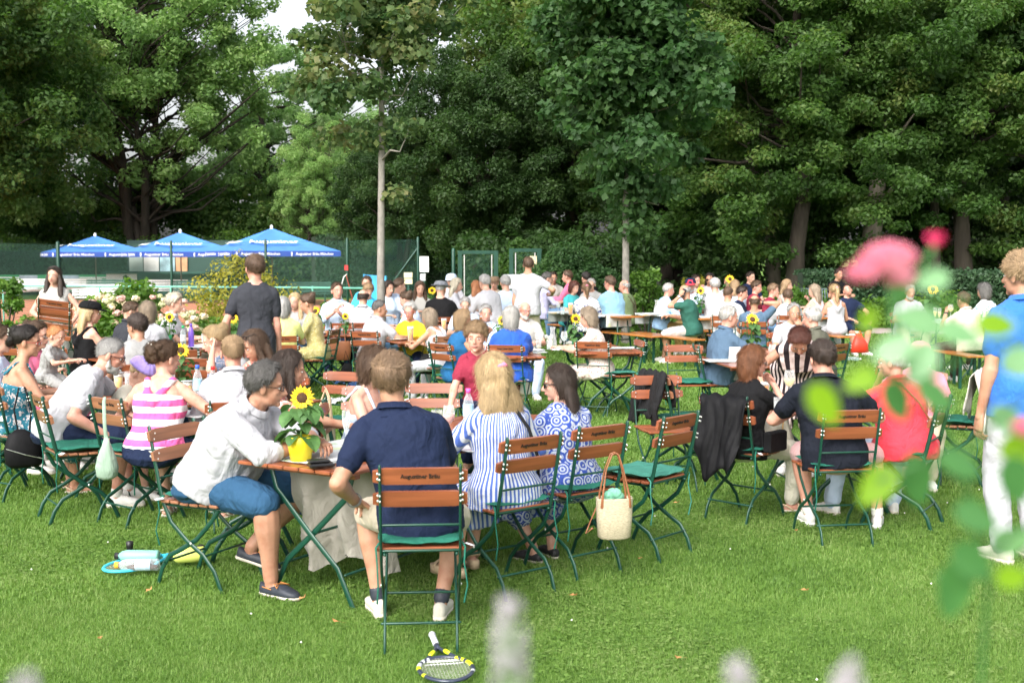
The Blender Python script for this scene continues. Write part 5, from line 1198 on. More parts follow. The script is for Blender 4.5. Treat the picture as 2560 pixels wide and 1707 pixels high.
PEOPLE['baby']['ob'].location.z += .38
P_('kidcap', 'person, a small child with a lilac cloth cap bent over the left table', 352, 935, 100, D=9.0, sex='k', lean=28, hp=35, top=('tee', 'c_cream'), bot=('shorts', 'c_pink'), hair=('crop', 'blond'), hat=('scarf', 'c_purple', 'c_purple'), hs=1.0, sc=.92)
P_('floralbun', 'person with a blond bun in a grey blue floral top, facing left', 535, 852, -105, D=9.7, sex='f', lean=10, hp=18, top=('tee', 'c_blue_floral'), bot=('skirt', 'c_denim'), hair=('bun', 'blond'), hs=1.01,
   R_='table', L_=((-.20, .12, 1.12), (-.9, .3, -.2), (0, 1, 0), (.3, -.3, .9), 1.1))
P_('blondman', 'person, a young man with short blond hair in a white shirt seen from behind', 582, 883, -18, D=8.15, lean=10, top=('long', 'c_white'), bot=('jeans', 'c_jeans'), hair=('crop', 'dblond'), skin='pink', hs=1.01)
P_('coral', 'person with sunglasses on her brown hair in a coral top looking down', 636, 863, -150, D=9.2, sex='f', lean=14, hp=24, hy=25, top=('tee', 'c_coral'), bot=('jeans', 'c_jeans'), hair=('long', 'brown', .24), gl='up', skin='tan', hs=1.01, extra=('front',))
# ---- tables further left
P_('capwoman', 'person in black tank top and black and white cap with long wavy blond hair', 227, 782, 42, D=12.8, sex='f', lean=6, hy=25, top=('tank', 'c_black'), bot=('trousers', 'c_black'), hair=('long', 'blond', .3), hat=('cap', 'c_black', 'c_black'), shoe=('sneaker', 'white'))
P_('greytee', 'person with dark short hair in a grey t-shirt looking left', 342, 818, -30, D=10.9, lean=12, hy=-30, top=('tee', 'c_grey'), bot=('shorts', 'c_grey'), hair=('short', 'dark'), skin='tan', hs=1.01)
P_('blackshirt', 'person with brown hair in a black shirt looking down, between cap woman and white top', 328, 779, 40, D=14.3, lean=10, hy=30, hp=20, top=('long', 'c_dkgrey'), bot=('trousers', 'c_black'), hair=('short', 'brown'))
P_('bobwhite', 'person with a brown blond bob and white top seen from behind near the hydrangea', 370, 781, -8, D=13.6, sex='f', lean=8, top=('tee', 'c_white'), bot=('trousers', 'c_white'), hair=('bob', 'ash'))
P_('curlywhite', 'person with curly silver blond hair and white collared shirt beside the hydrangea', 438, 759, 92, D=15.0, sex='f', lean=6, top=('polo', 'c_white'), bot=('trousers', 'c_beige'), hair=('curly', 'cream'))
P_('carrier', 'person in a white sleeveless dress standing and carrying a folding chair, long brown hair', 135, 690, 172, D=15.0, pose='stand', sex='f', lean=0, hy=12, hp=2, top=('sleeveless', 'c_offwhite'), bot=('dress', 'c_offwhite'), hair=('long', 'dark', .32), gl='up', shoe=('sandal', 'tan'), extra=('front',),
   R_=((.10, .26, 1.05), (.9, -.5, 0), (0, -1, 0), (-1, .1, -.1)), L_=((-.24, .20, 1.0), (-.8, -.6, 0), (0, 0, 1), (.6, .5, 0)))
P_('standgrey', 'person, a tall man in a charcoal grey t-shirt standing with his back to the camera', 637, 672, -12, D=11.6, pose='stand', g=.88, lean=2, hy=-18, hp=0, top=('tee', 'c_dkgrey'), bot=('shorts', 'c_white'), hair=('short', 'brown'), skin='pink', R_='hang', L_=((-.24, .16, .92), (-.5, -1, 0), (1, 0, 0), (0, .6, -.7)), hs=1.04)
# ---- middle left
P_('limetop', 'person with grey hair in a pale lime top seen from behind', 707, 768, -8, D=14.6, sex='f', g=1.15, lean=5, top=('tee', 'c_lime'), bot=('trousers', 'c_green'), hair=('bob', 'grey'))
P_('longblond', 'person with long strawberry blond hair facing the camera beside the standing man', 737, 754, 195, D=16.6, sex='f', lean=6, top=('tee', 'c_grey'), bot=('skirt', 'c_denim'), hair=('long', 'blond', .3), extra=('front',))
P_('dotdress', 'person with hair in a bun in a mustard green dotted dress, facing left', 768, 759, -88, D=15.6, sex='f', lean=10, hp=22, top=('blouse', 'c_khaki'), bot=('dress', 'c_khaki'), hair=('bun', 'brown'), skin='tan')
P_('lightblue', 'person with brown hair in a light blue shirt facing the camera, hands raised', 843, 728, 172, D=18.2, lean=2, hy=-20, hp=-2, top=('roll', 'c_ltblue'), bot=('trousers', 'c_navy'), hair=('short', 'brown'), skin='pink',
   R_=((.02, .26, .92), (.8, -.2, -.6), (-1, 0, 0), (-.3, .2, .8)), L_=((-.06, .26, .86), (-.8, -.2, -.6), (1, 0, 0), (.2, .5, .6)))
P_('baldspot', 'person with thinning black hair in a white shirt, back to the camera', 908, 745, 4, D=17.4, lean=5, top=('long', 'c_white'), bot=('trousers', 'c_navy'), hair=('bald', 'dark'))
P_('greycrop', 'person with cropped grey hair in a white short sleeve shirt sitting sideways, facing right', 949, 772, 52, D=15.4, g=1.1, lean=10, hy=25, top=('shirt_short', 'c_white'), bot=('trousers', 'c_navy'), hair=('crop', 'dgrey'), skin='tan', R_=((.16, .45, .80), (.8, -.3, -.5)), L_='table')
P_('cyankid', 'person, a boy with blond hair in bright blue left of the slim tree trunk', 921, 727, 160, D=20.5, lean=6, hp=18, top=('tee', 'c_cyan'), bot=('shorts', 'c_navy'), hair=('mop', 'dblond'))
P_('cyanman', 'person with brown hair behind the blond boy left of the slim tree trunk', 917, 708, 185, D=22.5, top=('tee', 'c_cyan'), bot=('shorts', 'c_navy'), hair=('short', 'brown'))
P_('yellowtop', 'person with white hair and glasses in a mustard yellow top facing the camera', 1024, 779, 190, D=15.6, sex='f', g=1.1, lean=12, top=('tee', 'c_yellow'), bot=('trousers', 'c_navy'), hair=('curly', 'white'), gl='red', skin='pink')
P_('greybob', 'person with a grey brown bob in a white strap top leaning on the table', 1072, 794, -55, D=14.6, sex='f', lean=22, hp=10, top=('tank', 'c_white'), bot=('trousers', 'c_white'), hair=('bob', 'ash'), skin='tan',
   L_=((-.1, .48, .79), (-.8, -.2, -.5)), R_=((.05, .42, .80), (.7, -.2, -.6)), shoe=('sneaker', 'white'))
P_('bluedress', 'person with short blond hair and open mouth in a petrol blue sleeveless dress', 1159, 800, 68, D=13.2, sex='f', g=1.12, lean=6, hy=16, top=('sleeveless', 'c_petrol'), bot=('dress', 'c_petrol'), hair=('bob', 'dblond'), skin='tan', extra=('open_mouth',),
   L_=((-.05, .36, 1.0), (-.6, .2, -.8), (1, 0, 0), (.2, .3, .8)), R_='table', shoe=('loafer', 'black'))
P_('greyblue', 'person with thick grey hair in a light blue shirt looking towards the camera', 1215, 783, 176, D=15.2, lean=8, hy=-5, top=('long', 'c_ltblue'), bot=('trousers', 'c_navy'), hair=('short', 'grey'), skin='pink')
P_('royalblue', 'person with a white bob in a royal blue t-shirt seen from behind', 1277, 794, -6, D=13.1, sex='f', g=1.3, lean=4, top=('tee', 'c_royal'), bot=('skirt', 'c_zig'), hair=('bob', 'white'), hs=1.01, shoe=('sandal', 'tan'))
P_('beardman', 'person with bald head, white beard and red glasses in a white shirt', 1312, 776, 176, D=15.4, lean=6, hy=-22, top=('tee', 'c_offwhite'), bot=('trousers', 'c_ltblue'), hair=('bald', 'white'), beard='white', gl='red', skin='pink')
P_('rosefloral', 'person with a blond brown bob in a pale rose flowered dress facing left', 1469, 794, -78, D=13.6, sex='f', g=1.1, lean=12, hp=16, top=('blouse', 'c_rose_floral'), bot=('dress', 'c_rose_floral'), hair=('bob', 'ash'), shoe=('loafer', 'black'),
   R_=((.06, .46, .82), (.7, -.3, -.5)), L_=((-.06, .46, .82), (-.7, -.3, -.5)))
P_('greyback', 'person with grey hair behind the woman in the petrol blue dress', 1163, 762, 178, D=17.5, lean=10, hp=20, top=('tee', 'c_ltblue'), bot=('trousers', 'c_navy'), hair=('short', 'grey'))
# ---- row of people behind, middle
P_('trunkwoman', 'person with dark hair in a pale shirt just right of the slim tree trunk', 972, 721, 150, D=20.5, sex='f', hy=-10, top=('tee', 'c_ltblue'), bot=('jeans', 'c_jeans'), hair=('bob', 'dark'))
P_('paleshirt', 'person with dark hair in a pale shirt facing right behind the yellow top', 999, 715, 70, D=20.8, lean=12, top=('roll', 'c_ltblue'), bot=('jeans', 'c_jeans'), hair=('short', 'brown'))
P_('bunblue', 'person with a brown bun in pale blue bending left behind the white haired woman', 1014, 750, -75, D=18, sex='f', lean=16, hp=20, top=('tee', 'c_ltblue'), bot=('jeans', 'c_jeans'), hair=('bun', 'brown'))
P_('longbrown', 'person with long brown hair in a white top looking down beside the leafy plant', 1050, 721, 168, D=21, sex='f', hp=18, top=('tee', 'c_offwhite'), bot=('jeans', 'c_jeans'), hair=('long', 'brown', .3), extra=('front',))
P_('greyhat', 'person in a black shirt and grey hat seen from behind', 1103, 723, 14, D=19, g=1.1, lean=5, hy=10, top=('long', 'c_black'), bot=('jeans', 'c_black'), hair=('crop', 'grey'), hat=('fedora', 'c_hatgrey', 'c_hatgrey'))
P_('bluecap', 'person in a pale blue cap and white shirt behind the grey hat', 1128, 702, 168, D=24, top=('tee', 'c_white'), bot=('jeans', 'c_jeans'), hair=('crop', 'grey'), hat=('cap', 'c_ltblue', 'c_ltblue'), hy=30)
P_('ponyblond', 'person with long grey blond hair in a white shirt looking right', 1142, 713, 85, D=22, sex='f', lean=4, top=('roll', 'c_white'), bot=('jeans', 'c_jeans'), hair=('long', 'cream', .3))
P_('auburn', 'person with long auburn hair in a white top beside the leaning man', 1189, 717, -20, D=23.5, sex='f', top=('tee', 'c_white'), bot=('jeans', 'c_jeans'), hair=('long', 'copper', .3))
P_('leaner', 'person with white hair in a white shirt, belt and jeans leaning left over the table', 1211, 707, -42, D=20.8, g=1.1, lean=16, top=('long', 'c_white'), bot=('jeans', 'c_jeans'), hair=('short', 'grey'))
P_('brownhat', 'person in a brown hat behind the two white haired men', 1236, 708, 172, D=24, hy=20, top=('tee', 'c_beige'), bot=('jeans', 'c_jeans'), hair=('crop', 'grey'), hat=('fedora', 'c_hatbrown', 'c_hatbrown'))
P_('ltblueback', 'person with grey hair in a light blue short sleeve shirt seen from behind', 1263, 708, -20, D=21.5, g=1.12, top=('shirt_short', 'c_ltblue'), bot=('trousers', 'c_beige'), hair=('short', 'grey'))
P_('standwhite', 'person, a tall man in a white t-shirt standing by the gates, from behind', 1321, 663, 12, D=19.5, g=1.1, pose='stand', lean=3, hy=-10, hp=3, top=('tee', 'c_white'), bot=('trousers', 'c_beige'), hair=('short', 'brown'), skin='tan', shoe=('sneaker', 'white'),
   L_='hang', R_=((.34, .22, 1.12), (.6, -.8, 0), (0, 0, 1), (-.6, .5, 0)), fR=(.12, .22, .085), fL=(-.1, -.1, .12))
P_('greywoman', 'person in a mauve grey blouse right of the tall standing man', 1369, 697, 80, D=24.5, sex='f', top=('roll', 'c_lav'), bot=('jeans', 'c_jeans'), hair=('short', 'dgrey'))
P_('glassesman', 'person with black hair and glasses facing the camera right of the standing man', 1383, 695, 172, D=26.5, top=('roll', 'c_stone'), bot=('jeans', 'c_jeans'), hair=('short', 'dark'), gl='yes', skin='tan')
P_('pinkshirt', 'person in a pink shirt facing left behind the teal top', 1418, 692, -70, D=26, top=('long', 'c_rose'), bot=('jeans', 'c_jeans'), hair=('short', 'brown'), skin='pink')
P_('tealtop', 'person with dark red hair in a teal top leaning on the long table', 1436, 719, 140, D=23, sex='f', lean=12, hp=18, top=('tee', 'c_teal'), bot=('jeans', 'c_navy'), hair=('bob', 'auburn'))
P_('blackback', 'person with black hair in a dark shirt behind the white haired man', 1464, 696, -30, D=26, g=1.15, top=('tee', 'c_black'), bot=('jeans', 'c_black'), hair=('short', 'black'))
P_('whitecrop', 'person with white hair facing left between dark shirt and flowered blouse', 1478, 712, 190, D=24.5, top=('tee', 'c_grey'), bot=('jeans', 'c_jeans'), hair=('short', 'white'))
P_('palmblouse', 'person with a ginger ponytail in a white blouse with big navy flowers seen from behind', 1466, 724, 8, D=21.3, sex='f', g=1.2, lean=4, hy=-10, top=('blouse', 'c_navy_floral'), bot=('jeans', 'c_navy'), hair=('pony', 'lbrown', .22))
P_('aquapolo', 'person with brown hair and glasses in an aqua blue polo shirt sitting on the bench', 1524, 709, -40, D=21.8, g=1.3, lean=6, hy=-10, top=('polo', 'c_aqua'), bot=('shorts', 'c_navy'), hair=('short', 'brown'), gl='yes', skin='pink', shoe=('sneaker', 'black'))
P_('suspenders', 'person with bald head in a sage green shirt with suspenders sitting on the bench', 1560, 716, -58, D=23.2, g=1.2, lean=5, hy=-12, top=('long', 'c_sage'), bot=('trousers', 'c_brownsk'), hair=('bald', 'white'), skin='pink')
# ---- far right groups
P_('skyshirt', 'person with white hair in a sky blue shirt facing right at the long table', 1672, 725, 78, D=21.8, lean=10, top=('long', 'c_skyblue'), bot=('trousers', 'c_tan'), hair=('short', 'white'), skin='pink')
P_('redcap', 'person in a navy cap with red brim at the end of the long table', 1726, 714, 200, D=22.3, hy=-10, top=('shirt_short', 'c_ltblue'), bot=('trousers', 'c_tan'), hair=('crop', 'white'), hat=('cap', 'c_navy', 'c_red'), beard='white', skin='pink')
P_('phoneman', 'person in a dark green polo shirt and white shorts talking on the phone', 1712, 730, -72, D=20.3, g=1.15, lean=10, hp=22, top=('polo', 'c_green'), bot=('shorts', 'c_offwhite'), hair=('bald', 'grey'), skin='tan', shoe=('sneaker', 'white'),
   R_='table', L_=((-.13, .16, 1.12), (-.5, .3, -.9), (1, 0, 0), (.1, -.2, 1), 1.2), fR=(.16, .48, .085), fL=(-.1, .32, .085))
P_('drinker', 'person with dark hair lifting a hand to the mouth behind the red brimmed cap', 1740, 702, 150, D=25.5, R_='eat', top=('tee', 'c_stone'), bot=('jeans', 'c_jeans'), hair=('short', 'dark'), skin='pink')
P_('sunwhite', 'person with black hair and sunglasses in a white tank top facing the camera', 1774, 698, 195, D=25.5, sex='f', top=('sleeveless', 'c_white'), bot=('jeans', 'c_jeans'), hair=('long', 'black', .3), gl='sun', skin='tan')
P_('whiteback', 'person with thick white hair in a white shirt seen from behind', 1787, 714, -4, D=22, g=1.15, top=('long', 'c_white'), bot=('trousers', 'c_beige'), hair=('thick', 'white'))
P_('plaidback', 'person with short brown hair in a white striped shirt seen from behind', 1821, 735, 22, D=19.4, g=1.15, hy=15, top=('shirt_short', 'c_plaid'), bot=('trousers', 'c_beige'), hair=('crop', 'brown'), skin='tan')
P_('baldtop', 'person with a bald crown behind the striped shirt', 1822, 706, -170, D=24.5, top=('tee', 'c_white'), bot=('jeans', 'c_jeans'), hair=('bald', 'lbrown'), hp=25)
P_('wavyblond', 'person with wavy golden blond hair left of the young man in dark blue', 1836, 716, -12, D=22.8, sex='f', top=('tee', 'c_ltblue'), bot=('jeans', 'c_jeans'), hair=('long', 'dblond', .26))
P_('darkbluelad', 'person, a young man with dark brown hair in a dark blue shirt, facing right', 1856, 733, 110, D=20.8, lean=8, hp=14, top=('tee', 'c_navy'), bot=('shorts', 'c_navy'), hair=('thick', 'dark'), skin='pink')
P_('armup', 'person, a bald man in a grey t-shirt with one arm folded behind his head', 1886, 757, 12, D=17.6, g=1.1, lean=-4, hy=-10, top=('tee', 'c_slate'), bot=('shorts', 'c_stone'), hair=('bald', 'brown'), skin='tan',
   R_=((.10, -.06, 1.20), (1, .1, .1), (0, 1, 0), (-.8, 0, .2)), L_='table')
P_('bandman', 'person, a young man with brown hair behind the bald man in grey, looking right', 1892, 718, 120, D=23, lean=6, hp=12, top=('tee', 'c_maroon'), bot=('jeans', 'c_jeans'), hair=('thick', 'brown'), skin='pink')
P_('standdark', 'person with dark hair in a navy top at the very back of the right group', 1877, 694, 150, D=27, top=('tee', 'c_navy'), bot=('jeans', 'c_black'), hair=('short', 'dark'))
P_('brownlad', 'person with brown hair resting his chin on his hand, facing right', 1934, 726, 112, D=21.8, R_='chin', lean=8, hp=10, top=('tee', 'c_maroon'), bot=('jeans', 'c_jeans'), hair=('thick', 'lbrown'), skin='pink')
P_('strawgirl', 'person with strawberry blond hair behind the man in the white shirt', 1968, 714, 110, D=24, sex='f', top=('tee', 'c_stone'), bot=('jeans', 'c_jeans'), hair=('long', 'dblond', .22))
P_('whiteladback', 'person with brown hair in a white shirt seen from behind, left of the two blondes', 1969, 741, 5, D=19.6, g=1.05, top=('roll', 'c_white'), bot=('shorts', 'c_white'), hair=('short', 'brown'))
P_('handchin', 'person with thin grey hair in a white t-shirt resting his mouth on his hand', 1985, 782, 172, D=14.6, g=1.1, lean=12, hp=10, hy=8, top=('tee', 'c_white'), bot=('trousers', 'c_beige'), hair=('short', 'grey'), skin='tan', L_='chin', R_='table', extra=('rec',))
P_('olive', 'person with silver hair in an olive jacket facing left at the right middle table', 2028, 796, -48, D=13.2, g=1.08, lean=10, hy=-12, top=('jacket', 'c_olive'), bot=('trousers', 'c_olive'), hair=('thick', 'white'), skin='pink')
P_('blondleft', 'person with long straight blond hair in a white tank top, left one of two', 2035, 728, -28, D=21, sex='f', hy=-30, top=('tank', 'c_white'), bot=('skirt', 'c_white'), hair=('long', 'ash', .34), R_='eat')
P_('blondpony', 'person with a blond ponytail in a white tank top sitting on the bench end', 2085, 729, -8, D=20.6, sex='f', top=('tank', 'c_white'), bot=('skirt', 'c_white'), hair=('pony', 'blond', .28), skin='tan', L_='lap', R_='lap')
P_('navypolo', 'person in a navy polo shirt leaning his head back, right of the blond ponytail', 2119, 727, 165, D=22.3, g=1.1, lean=-6, hp=-18, ht=18, hy=20, top=('polo', 'c_navy'), bot=('shorts', 'c_navy'), hair=('crop', 'brown'), skin='pink', L_=((-.30, .26, .62), (-1, -.1, 0), (0, 0, -1), (.8, .4, 0)), R_='lap')
P_('denimman', 'person with white grey hair in a slate blue denim shirt sitting sideways, facing right', 1823, 793, 76, D=12.7, g=1.15, lean=8, hy=5, top=('shirt_short', 'c_slate'), bot=('trousers', 'c_stone'), hair=('short', 'white'), skin='pink', R_=((.1, .48, .80), (.7, -.3, -.5)), L_='table', extra=('rec',), belly=.04, shoe=('sneaker', 'white'))
P_('farbeard', 'person with white hair and beard facing the camera behind the rose leaves', 2275, 731, 178, D=20, g=1.1, top=('shirt_short', 'c_white'), bot=('trousers', 'c_beige'), hair=('short', 'white'), beard='white', skin='pink')
P_('creamback', 'person in a cream shirt lifting a glass behind the rose leaves, seen from behind', 2408, 752, -25, D=17, g=1.15, lean=14, top=('shirt_short', 'c_cream'), bot=('trousers', 'c_brownsk'), hair=('short', 'brown'), L_='eat', skin='tan')
P_('greybobright', 'person with a grey bob in a white leafy patterned blouse at the far right', 2459, 728, -30, D=18.8, sex='f', top=('tee', 'c_leafy'), bot=('trousers', 'c_brownsk'), hair=('bob', 'dgrey'), skin='tan')
P_('darkfar', 'person in a dark t-shirt sitting by the grey armchairs behind the rose', 2097, 686, 160, D=28, top=('tee', 'c_black'), bot=('jeans', 'c_black'), hair=('short', 'dark'), skin='tan')
# ---- nearest table on the right
P_('blacktee', 'person with a chestnut bob and glasses in a black t-shirt and cream trousers, legs crossed', 1884, 905, 62, D=8.3, sex='f', g=1.1, lean=6, hy=18, hp=6, top=('tee', 'c_black'), bot=('trousers', 'c_cream'), hair=('bob', 'red'), gl='yes', skin='pink', shoe=('sandal', 'tan'), hs=1.01,
   R_=((.02, .26, 1.0), (.7, .1, -.8), (0, -1, 0), (-.7, -.3, .7), .9), L_='table', fR=(.02, .44, .09), fL=(-.02, .52, .30), kL=(-.1, .3, 1))
P_('pinkshorts', 'person in a dark navy polo shirt and pink shorts seen from behind, white sneakers', 2055, 898, 6, D=7.75, g=1.12, belly=.03, lean=10, sl=-7, hy=-18, hp=10, top=('polo', 'c_midnight'), bot=('shorts', 'c_palepink'), hair=('short', 'dark'), skin='pink', shoe=('sneaker', 'white', 'white'), hs=1.01,
   L_=((-.22, .34, .79), (-.8, -.3, -.5)), R_=((.22, .38, .79), (.8, -.3, -.5)), fR=(.36, .36, .085), fL=(-.10, .40, .085), extra=('rec',))
P_('bending', 'person with dark brown hair in a striped dress bending over the table', 2000, 878, 190, D=9.45, pose='stand', sex='f', g=1.15, lean=62, hp=58, hy=15, top=('sleeveless', 'c_burg_stripe'), bot=('dress', 'c_burg_stripe'), hair=('thick', 'auburn'), skin='dark',
   R_=((.28, .42, .78), (.7, -.5, .3)), L_=((-.1, .5, .80), (-.7, -.3, .3)), sc=.92)
P_('redshirt', 'person with white hair in a bright coral red shirt seen from behind, brown bag strap', 2232, 905, -20, D=8.2, sex='f', g=1.32, lean=12, hy=-30, top=('long', 'c_red'), bot=('jeans', 'c_ltblue'), hair=('thick', 'white'), skin='pink', shoe=('sneaker', 'white'), hs=1.01, fL=(-.30, .42, .085), fR=(.16, .3, .085),
   L_=((-.34, .36, .80), (-.8, -.4, -.3)))
P_('pinkpolo', 'person in a pink shirt and pink cap lifting a hand behind the rose leaves', 2300, 888, 200, D=9.6, g=1.1, lean=6, top=('polo', 'c_pink'), bot=('trousers', 'c_beige'), hair=('crop', 'white'), hat=('cap', 'c_pink', 'c_pink'), skin='pink',
   R_=((.34, .34, 1.0), (.8, .1, -.7), (-1, 0, 0), (-.2, .1, 1), 1.2))
P_('blueboy', 'person, a curly blond young man in a blue polo standing at the right edge', 2552, 690, -12, D=7.1, pose='stand', lean=2, hy=-20, hp=0, top=('polo', 'c_blue'), bot=('trousers', 'c_white'), hair=('mop', 'dblond'), skin='tan', L_='hang', R_='hang', shoe=('sneaker', 'cream'), hs=1.02)
print('PEOPLE done %.1fs' % (time.time() - T0))
# ================================================================ FURNITURE
CUSH = cloth_mat('cushion_green', (.018, .13, .09)); CUSHL = cloth_mat('cushion_light', (.05, .21, .16))
TAGW = pm('label_white', (.75, .76, .78), .6, .03)
def bend(p, r=.011, flat=None, seg=6): return p
def chair_parts(t, wood=REDW, near=True, cushion=CUSH, lettering=True):
    """folding beer garden chair, sitter looks to +Y"""
    A = lambda x: [(x, -.275, .845), (x, -.245, .70), (x, -.205, .52), (x, -.18, .44), (x, -.13, .345), (x, -.02, .255), (x, .09, .19), (x, .165, .11), (x, .215, .0)]
    Bk = lambda x: [(x, .19, .44), (x, .14, .37), (x, .03, .262), (x, -.07, .205), (x, -.16, .16), (x, -.215, .085), (x, -.245, 0)]
    for sx in (-1, 1):
        mb = MB(); mb.tube(A(.182 * sx), .0135, 8, flat=((1, 0, 0), .5))
        if near:
            mb.mat(1)
            for y, z in ((-.286, .815), (-.281, .79), (-.262, .715), (-.257, .69)): mb.ell((.192 * sx, y + .006, z), (.006, .007, .007), seg=7, rows=5); mb.ell((.182 * sx, y - .012, z), (.0055, .004, .0055), seg=7, rows=5)
            mb.ell((.19 * sx, .012, .245), (.006, .008, .008), seg=7, rows=5)
        mb.obj('leg', [GREEN, STEEL], t, True)
        mb = MB(); mb.tube(Bk(.166 * sx), .0135, 8, flat=((1, 0, 0), .5)); mb.tube([(.166 * sx, -.19, .437), (.166 * sx, .2, .437)], .009, 6); mb.obj('leg', GREEN, t, True)
    mb = MB()
    for y, z, r in ((-.218, .575, .0062), (-.185, .452, .007), (.10, .185, .0065), (-.19, .125, .0065)):
        mb = MB(); mb.tube([(-.18, y, z), (.18, y, z)], r, 6); mb.obj('crossbar', GREEN, t, True)
    th = R(12)
    for z, h, yy in ((.80, .037, -.262), (.695, .035, -.236)):
        mb = MB(); Rm = Matrix.Rotation(th, 3, 'X')
        vs = [];  # slightly bowed plank with rounded ends
        K = 9
        for k in range(K):
            u = -1 + 2 * k / (K - 1); w = .215; hh = h * (1 - .35 * max(0, abs(u) - .88) / .12); bow = .008 * (1 - u * u)
            for a, b in ((-.009, -hh), (.009, -hh), (.009, hh), (-.009, hh)): vs.append(Vector((u * w, yy + .012 - bow, z)) + Rm @ Vector((0, a, b)))
        fs = [(0, 1, 2, 3), tuple(reversed([(K - 1) * 4 + i for i in range(4)]))]
        for k in range(K - 1):
            for i in range(4): j = (i + 1) % 4; fs.append((k * 4 + i, k * 4 + 4 + i, k * 4 + 4 + j, k * 4 + j))
        mb.add(vs, fs)
        if near:
            mb.mat(1)
            for sx in (-.182, .182):
                for dz in (-.016, .016): mb.ell((sx, yy + .026 + dz * .2, z + dz), (.005, .003, .005), seg=7, rows=5)
        sl = mb.obj('backrest_slat', [wood, STEEL], t)
        if z > .75 and lettering:
            text('lettering', 'Augustiner Bräu', .027, INK, sl, (0, yy - .0085, z), (R(90 + 12), 0, 0), off=.0007)
    for i in range(6):
        mb = MB(); mb.bbox((0, -.155 + i * .067, .458 + (.004 if i in (2, 3) else 0) * -1), (.205, .029, .008)); mb.obj('seat_slat', wood, t)
    if cushion: add_cushion(t, cushion)
def add_cushion(t, mat):
    n = 12; vs = []; fs = []
    for sgn in (1, -1):
        for j in range(n + 1):
            for i in range(n + 1):
                u, v = -1 + 2 * i / n, -1 + 2 * j / n; e = (1 - abs(u) ** 6) * (1 - abs(v) ** 6); q = 1 - .12 * max(0, abs(u) + abs(v) - 1.6)
                pf = .5 + .5 * abs(math.sin((u + 1) * 2.4)) * abs(math.sin((v + 1) * 2.4))
                vs.append((u * .2 * q, .005 + v * .195 * q, .486 + sgn * .019 * e ** .5 * (.7 + .3 * pf) + .003 * math.sin(u * 9 + v * 7) + (.01 * u * u)))
    m = (n + 1) ** 2
    for s in (0, 1):
        for j in range(n):
            for i in range(n):
                a = s * m + j * (n + 1) + i; f = (a, a + 1, a + n + 2, a + n + 1); fs.append(f if s == 0 else f[::-1])
    mb = MB(); mb.add(vs, fs)
    for u, v in ((-1, -1), (1, -1)): mb.tube([(u * .19, -.17, .485), (u * .205, -.2, .47), (u * .2, -.195, .40), (u * .205 + .01, -.21, .30), (u * .2, -.2, .22)], [.006, .005, .004, .004, .005], 5)
    c = mb.obj('cushion', mat, t, True)
    m2 = MB(); m2.add([(.2, -.17, .48), (.235, -.2, .474), (.25, -.175, .47), (.215, -.145, .477)], [(0, 1, 2, 3)]); m2.obj('label_tag', TAGW, c)
CH = {}
def chair_proto(key):
    if key in CH: return CH[key]
    wood, cush = key; t = thing('folding_chair', 'x', 'chair', (0, 0, -50)); chair_parts(t, wood, True, cush); CH[key] = t; t['_p'] = 1; return t
USED = set()
CHG = 'folding beer garden chairs around the tables'
def chair(x, y, yaw, label, wood=REDW, cush=CUSH, s=1.0, group=CHG, drop=()):
    p = chair_proto((wood, cush))
    if (wood, cush) not in USED and not drop:
        USED.add((wood, cush)); o = p; o.location = (x, y, 0); o.rotation_euler = (0, 0, yawm(yaw)); o['label'] = label; o['group'] = group; del o['_p']
    else: 
        o = dup(p, (x, y, 0), yawm(yaw), label, group, drop)
        if '_p' in o: del o['_p']
    o.scale = (s, s, s * 1.035); return o
def seat(nick, what, dyaw=0, wood=REDW, cush=CUSH, back=0.0):
    """a chair under a seated person"""
    P = PEOPLE[nick]; a = R(P['yaw'] + dyaw); f = Vector((math.sin(a), math.cos(a), 0)); c = P['root'] - f * back
    return chair(c.x, c.y, P['yaw'] + dyaw, 'folding chair under the ' + what, wood, cush)
def cleanup_protos():
    for k, p in CH.items():
        if k not in USED:
            for c in list(p.children_recursive): bpy.data.objects.remove(c)
            bpy.data.objects.remove(p)

def garden_table(cx, cy, yaw, L, Wd, label, cloth=None, xleg=True, wood=REDW, group=None, xaxis='w', ends=(-1, 1)):
    """folding slatted table on crossed green steel legs; long side along local X"""
    t = thing('garden_table', label, 'table', (cx, cy, 0), yawm(yaw), group); z = .74
    mb = MB(); n = 7
    for i in range(n): mb.bbox((0, -Wd / 2 + Wd / n * (i + .5), z - .010 - .0 * i), (L / 2, Wd / n / 2 - .003, .010))
    for s in (-1, 1): mb.box((s * (L / 2 - .12), 0, z - .035), (.02, Wd / 2 - .03, .014))
    mb.obj('tabletop', wood, t)
    for s in ends:
        x = s * (L / 2 - .16)
        for q in (1, -1):
            mb = MB(); y0 = Wd / 2 - .04
            mb.tube([(x + .012 * q, -q * y0 * .82, z - .03), (x + .012 * q, -q * y0 * .7, z - .16), (x + .012 * q, 0, .36), (x + .012 * q, q * y0 * .55, .2), (x + .012 * q, q * y0 * .86, 0)], .017, 8, flat=((1, 0, 0), .45)); mb.obj('leg', GREEN, t, True)
    mb = MB(); xs = [s * (L / 2 - .16) for s in ends]; xa, xb = (min(xs), max(xs)) if len(xs) > 1 else (xs[0], -xs[0])
    for y, z_ in ((-Wd * .30, .17), (Wd * .30, .17), (0, .36)): mb = MB(); mb.tube([(xa, y, z_), (xb, y, z_)], .008, 6); mb.obj('crossbar', GREEN, t, True)
    return t
TCLOTH = None
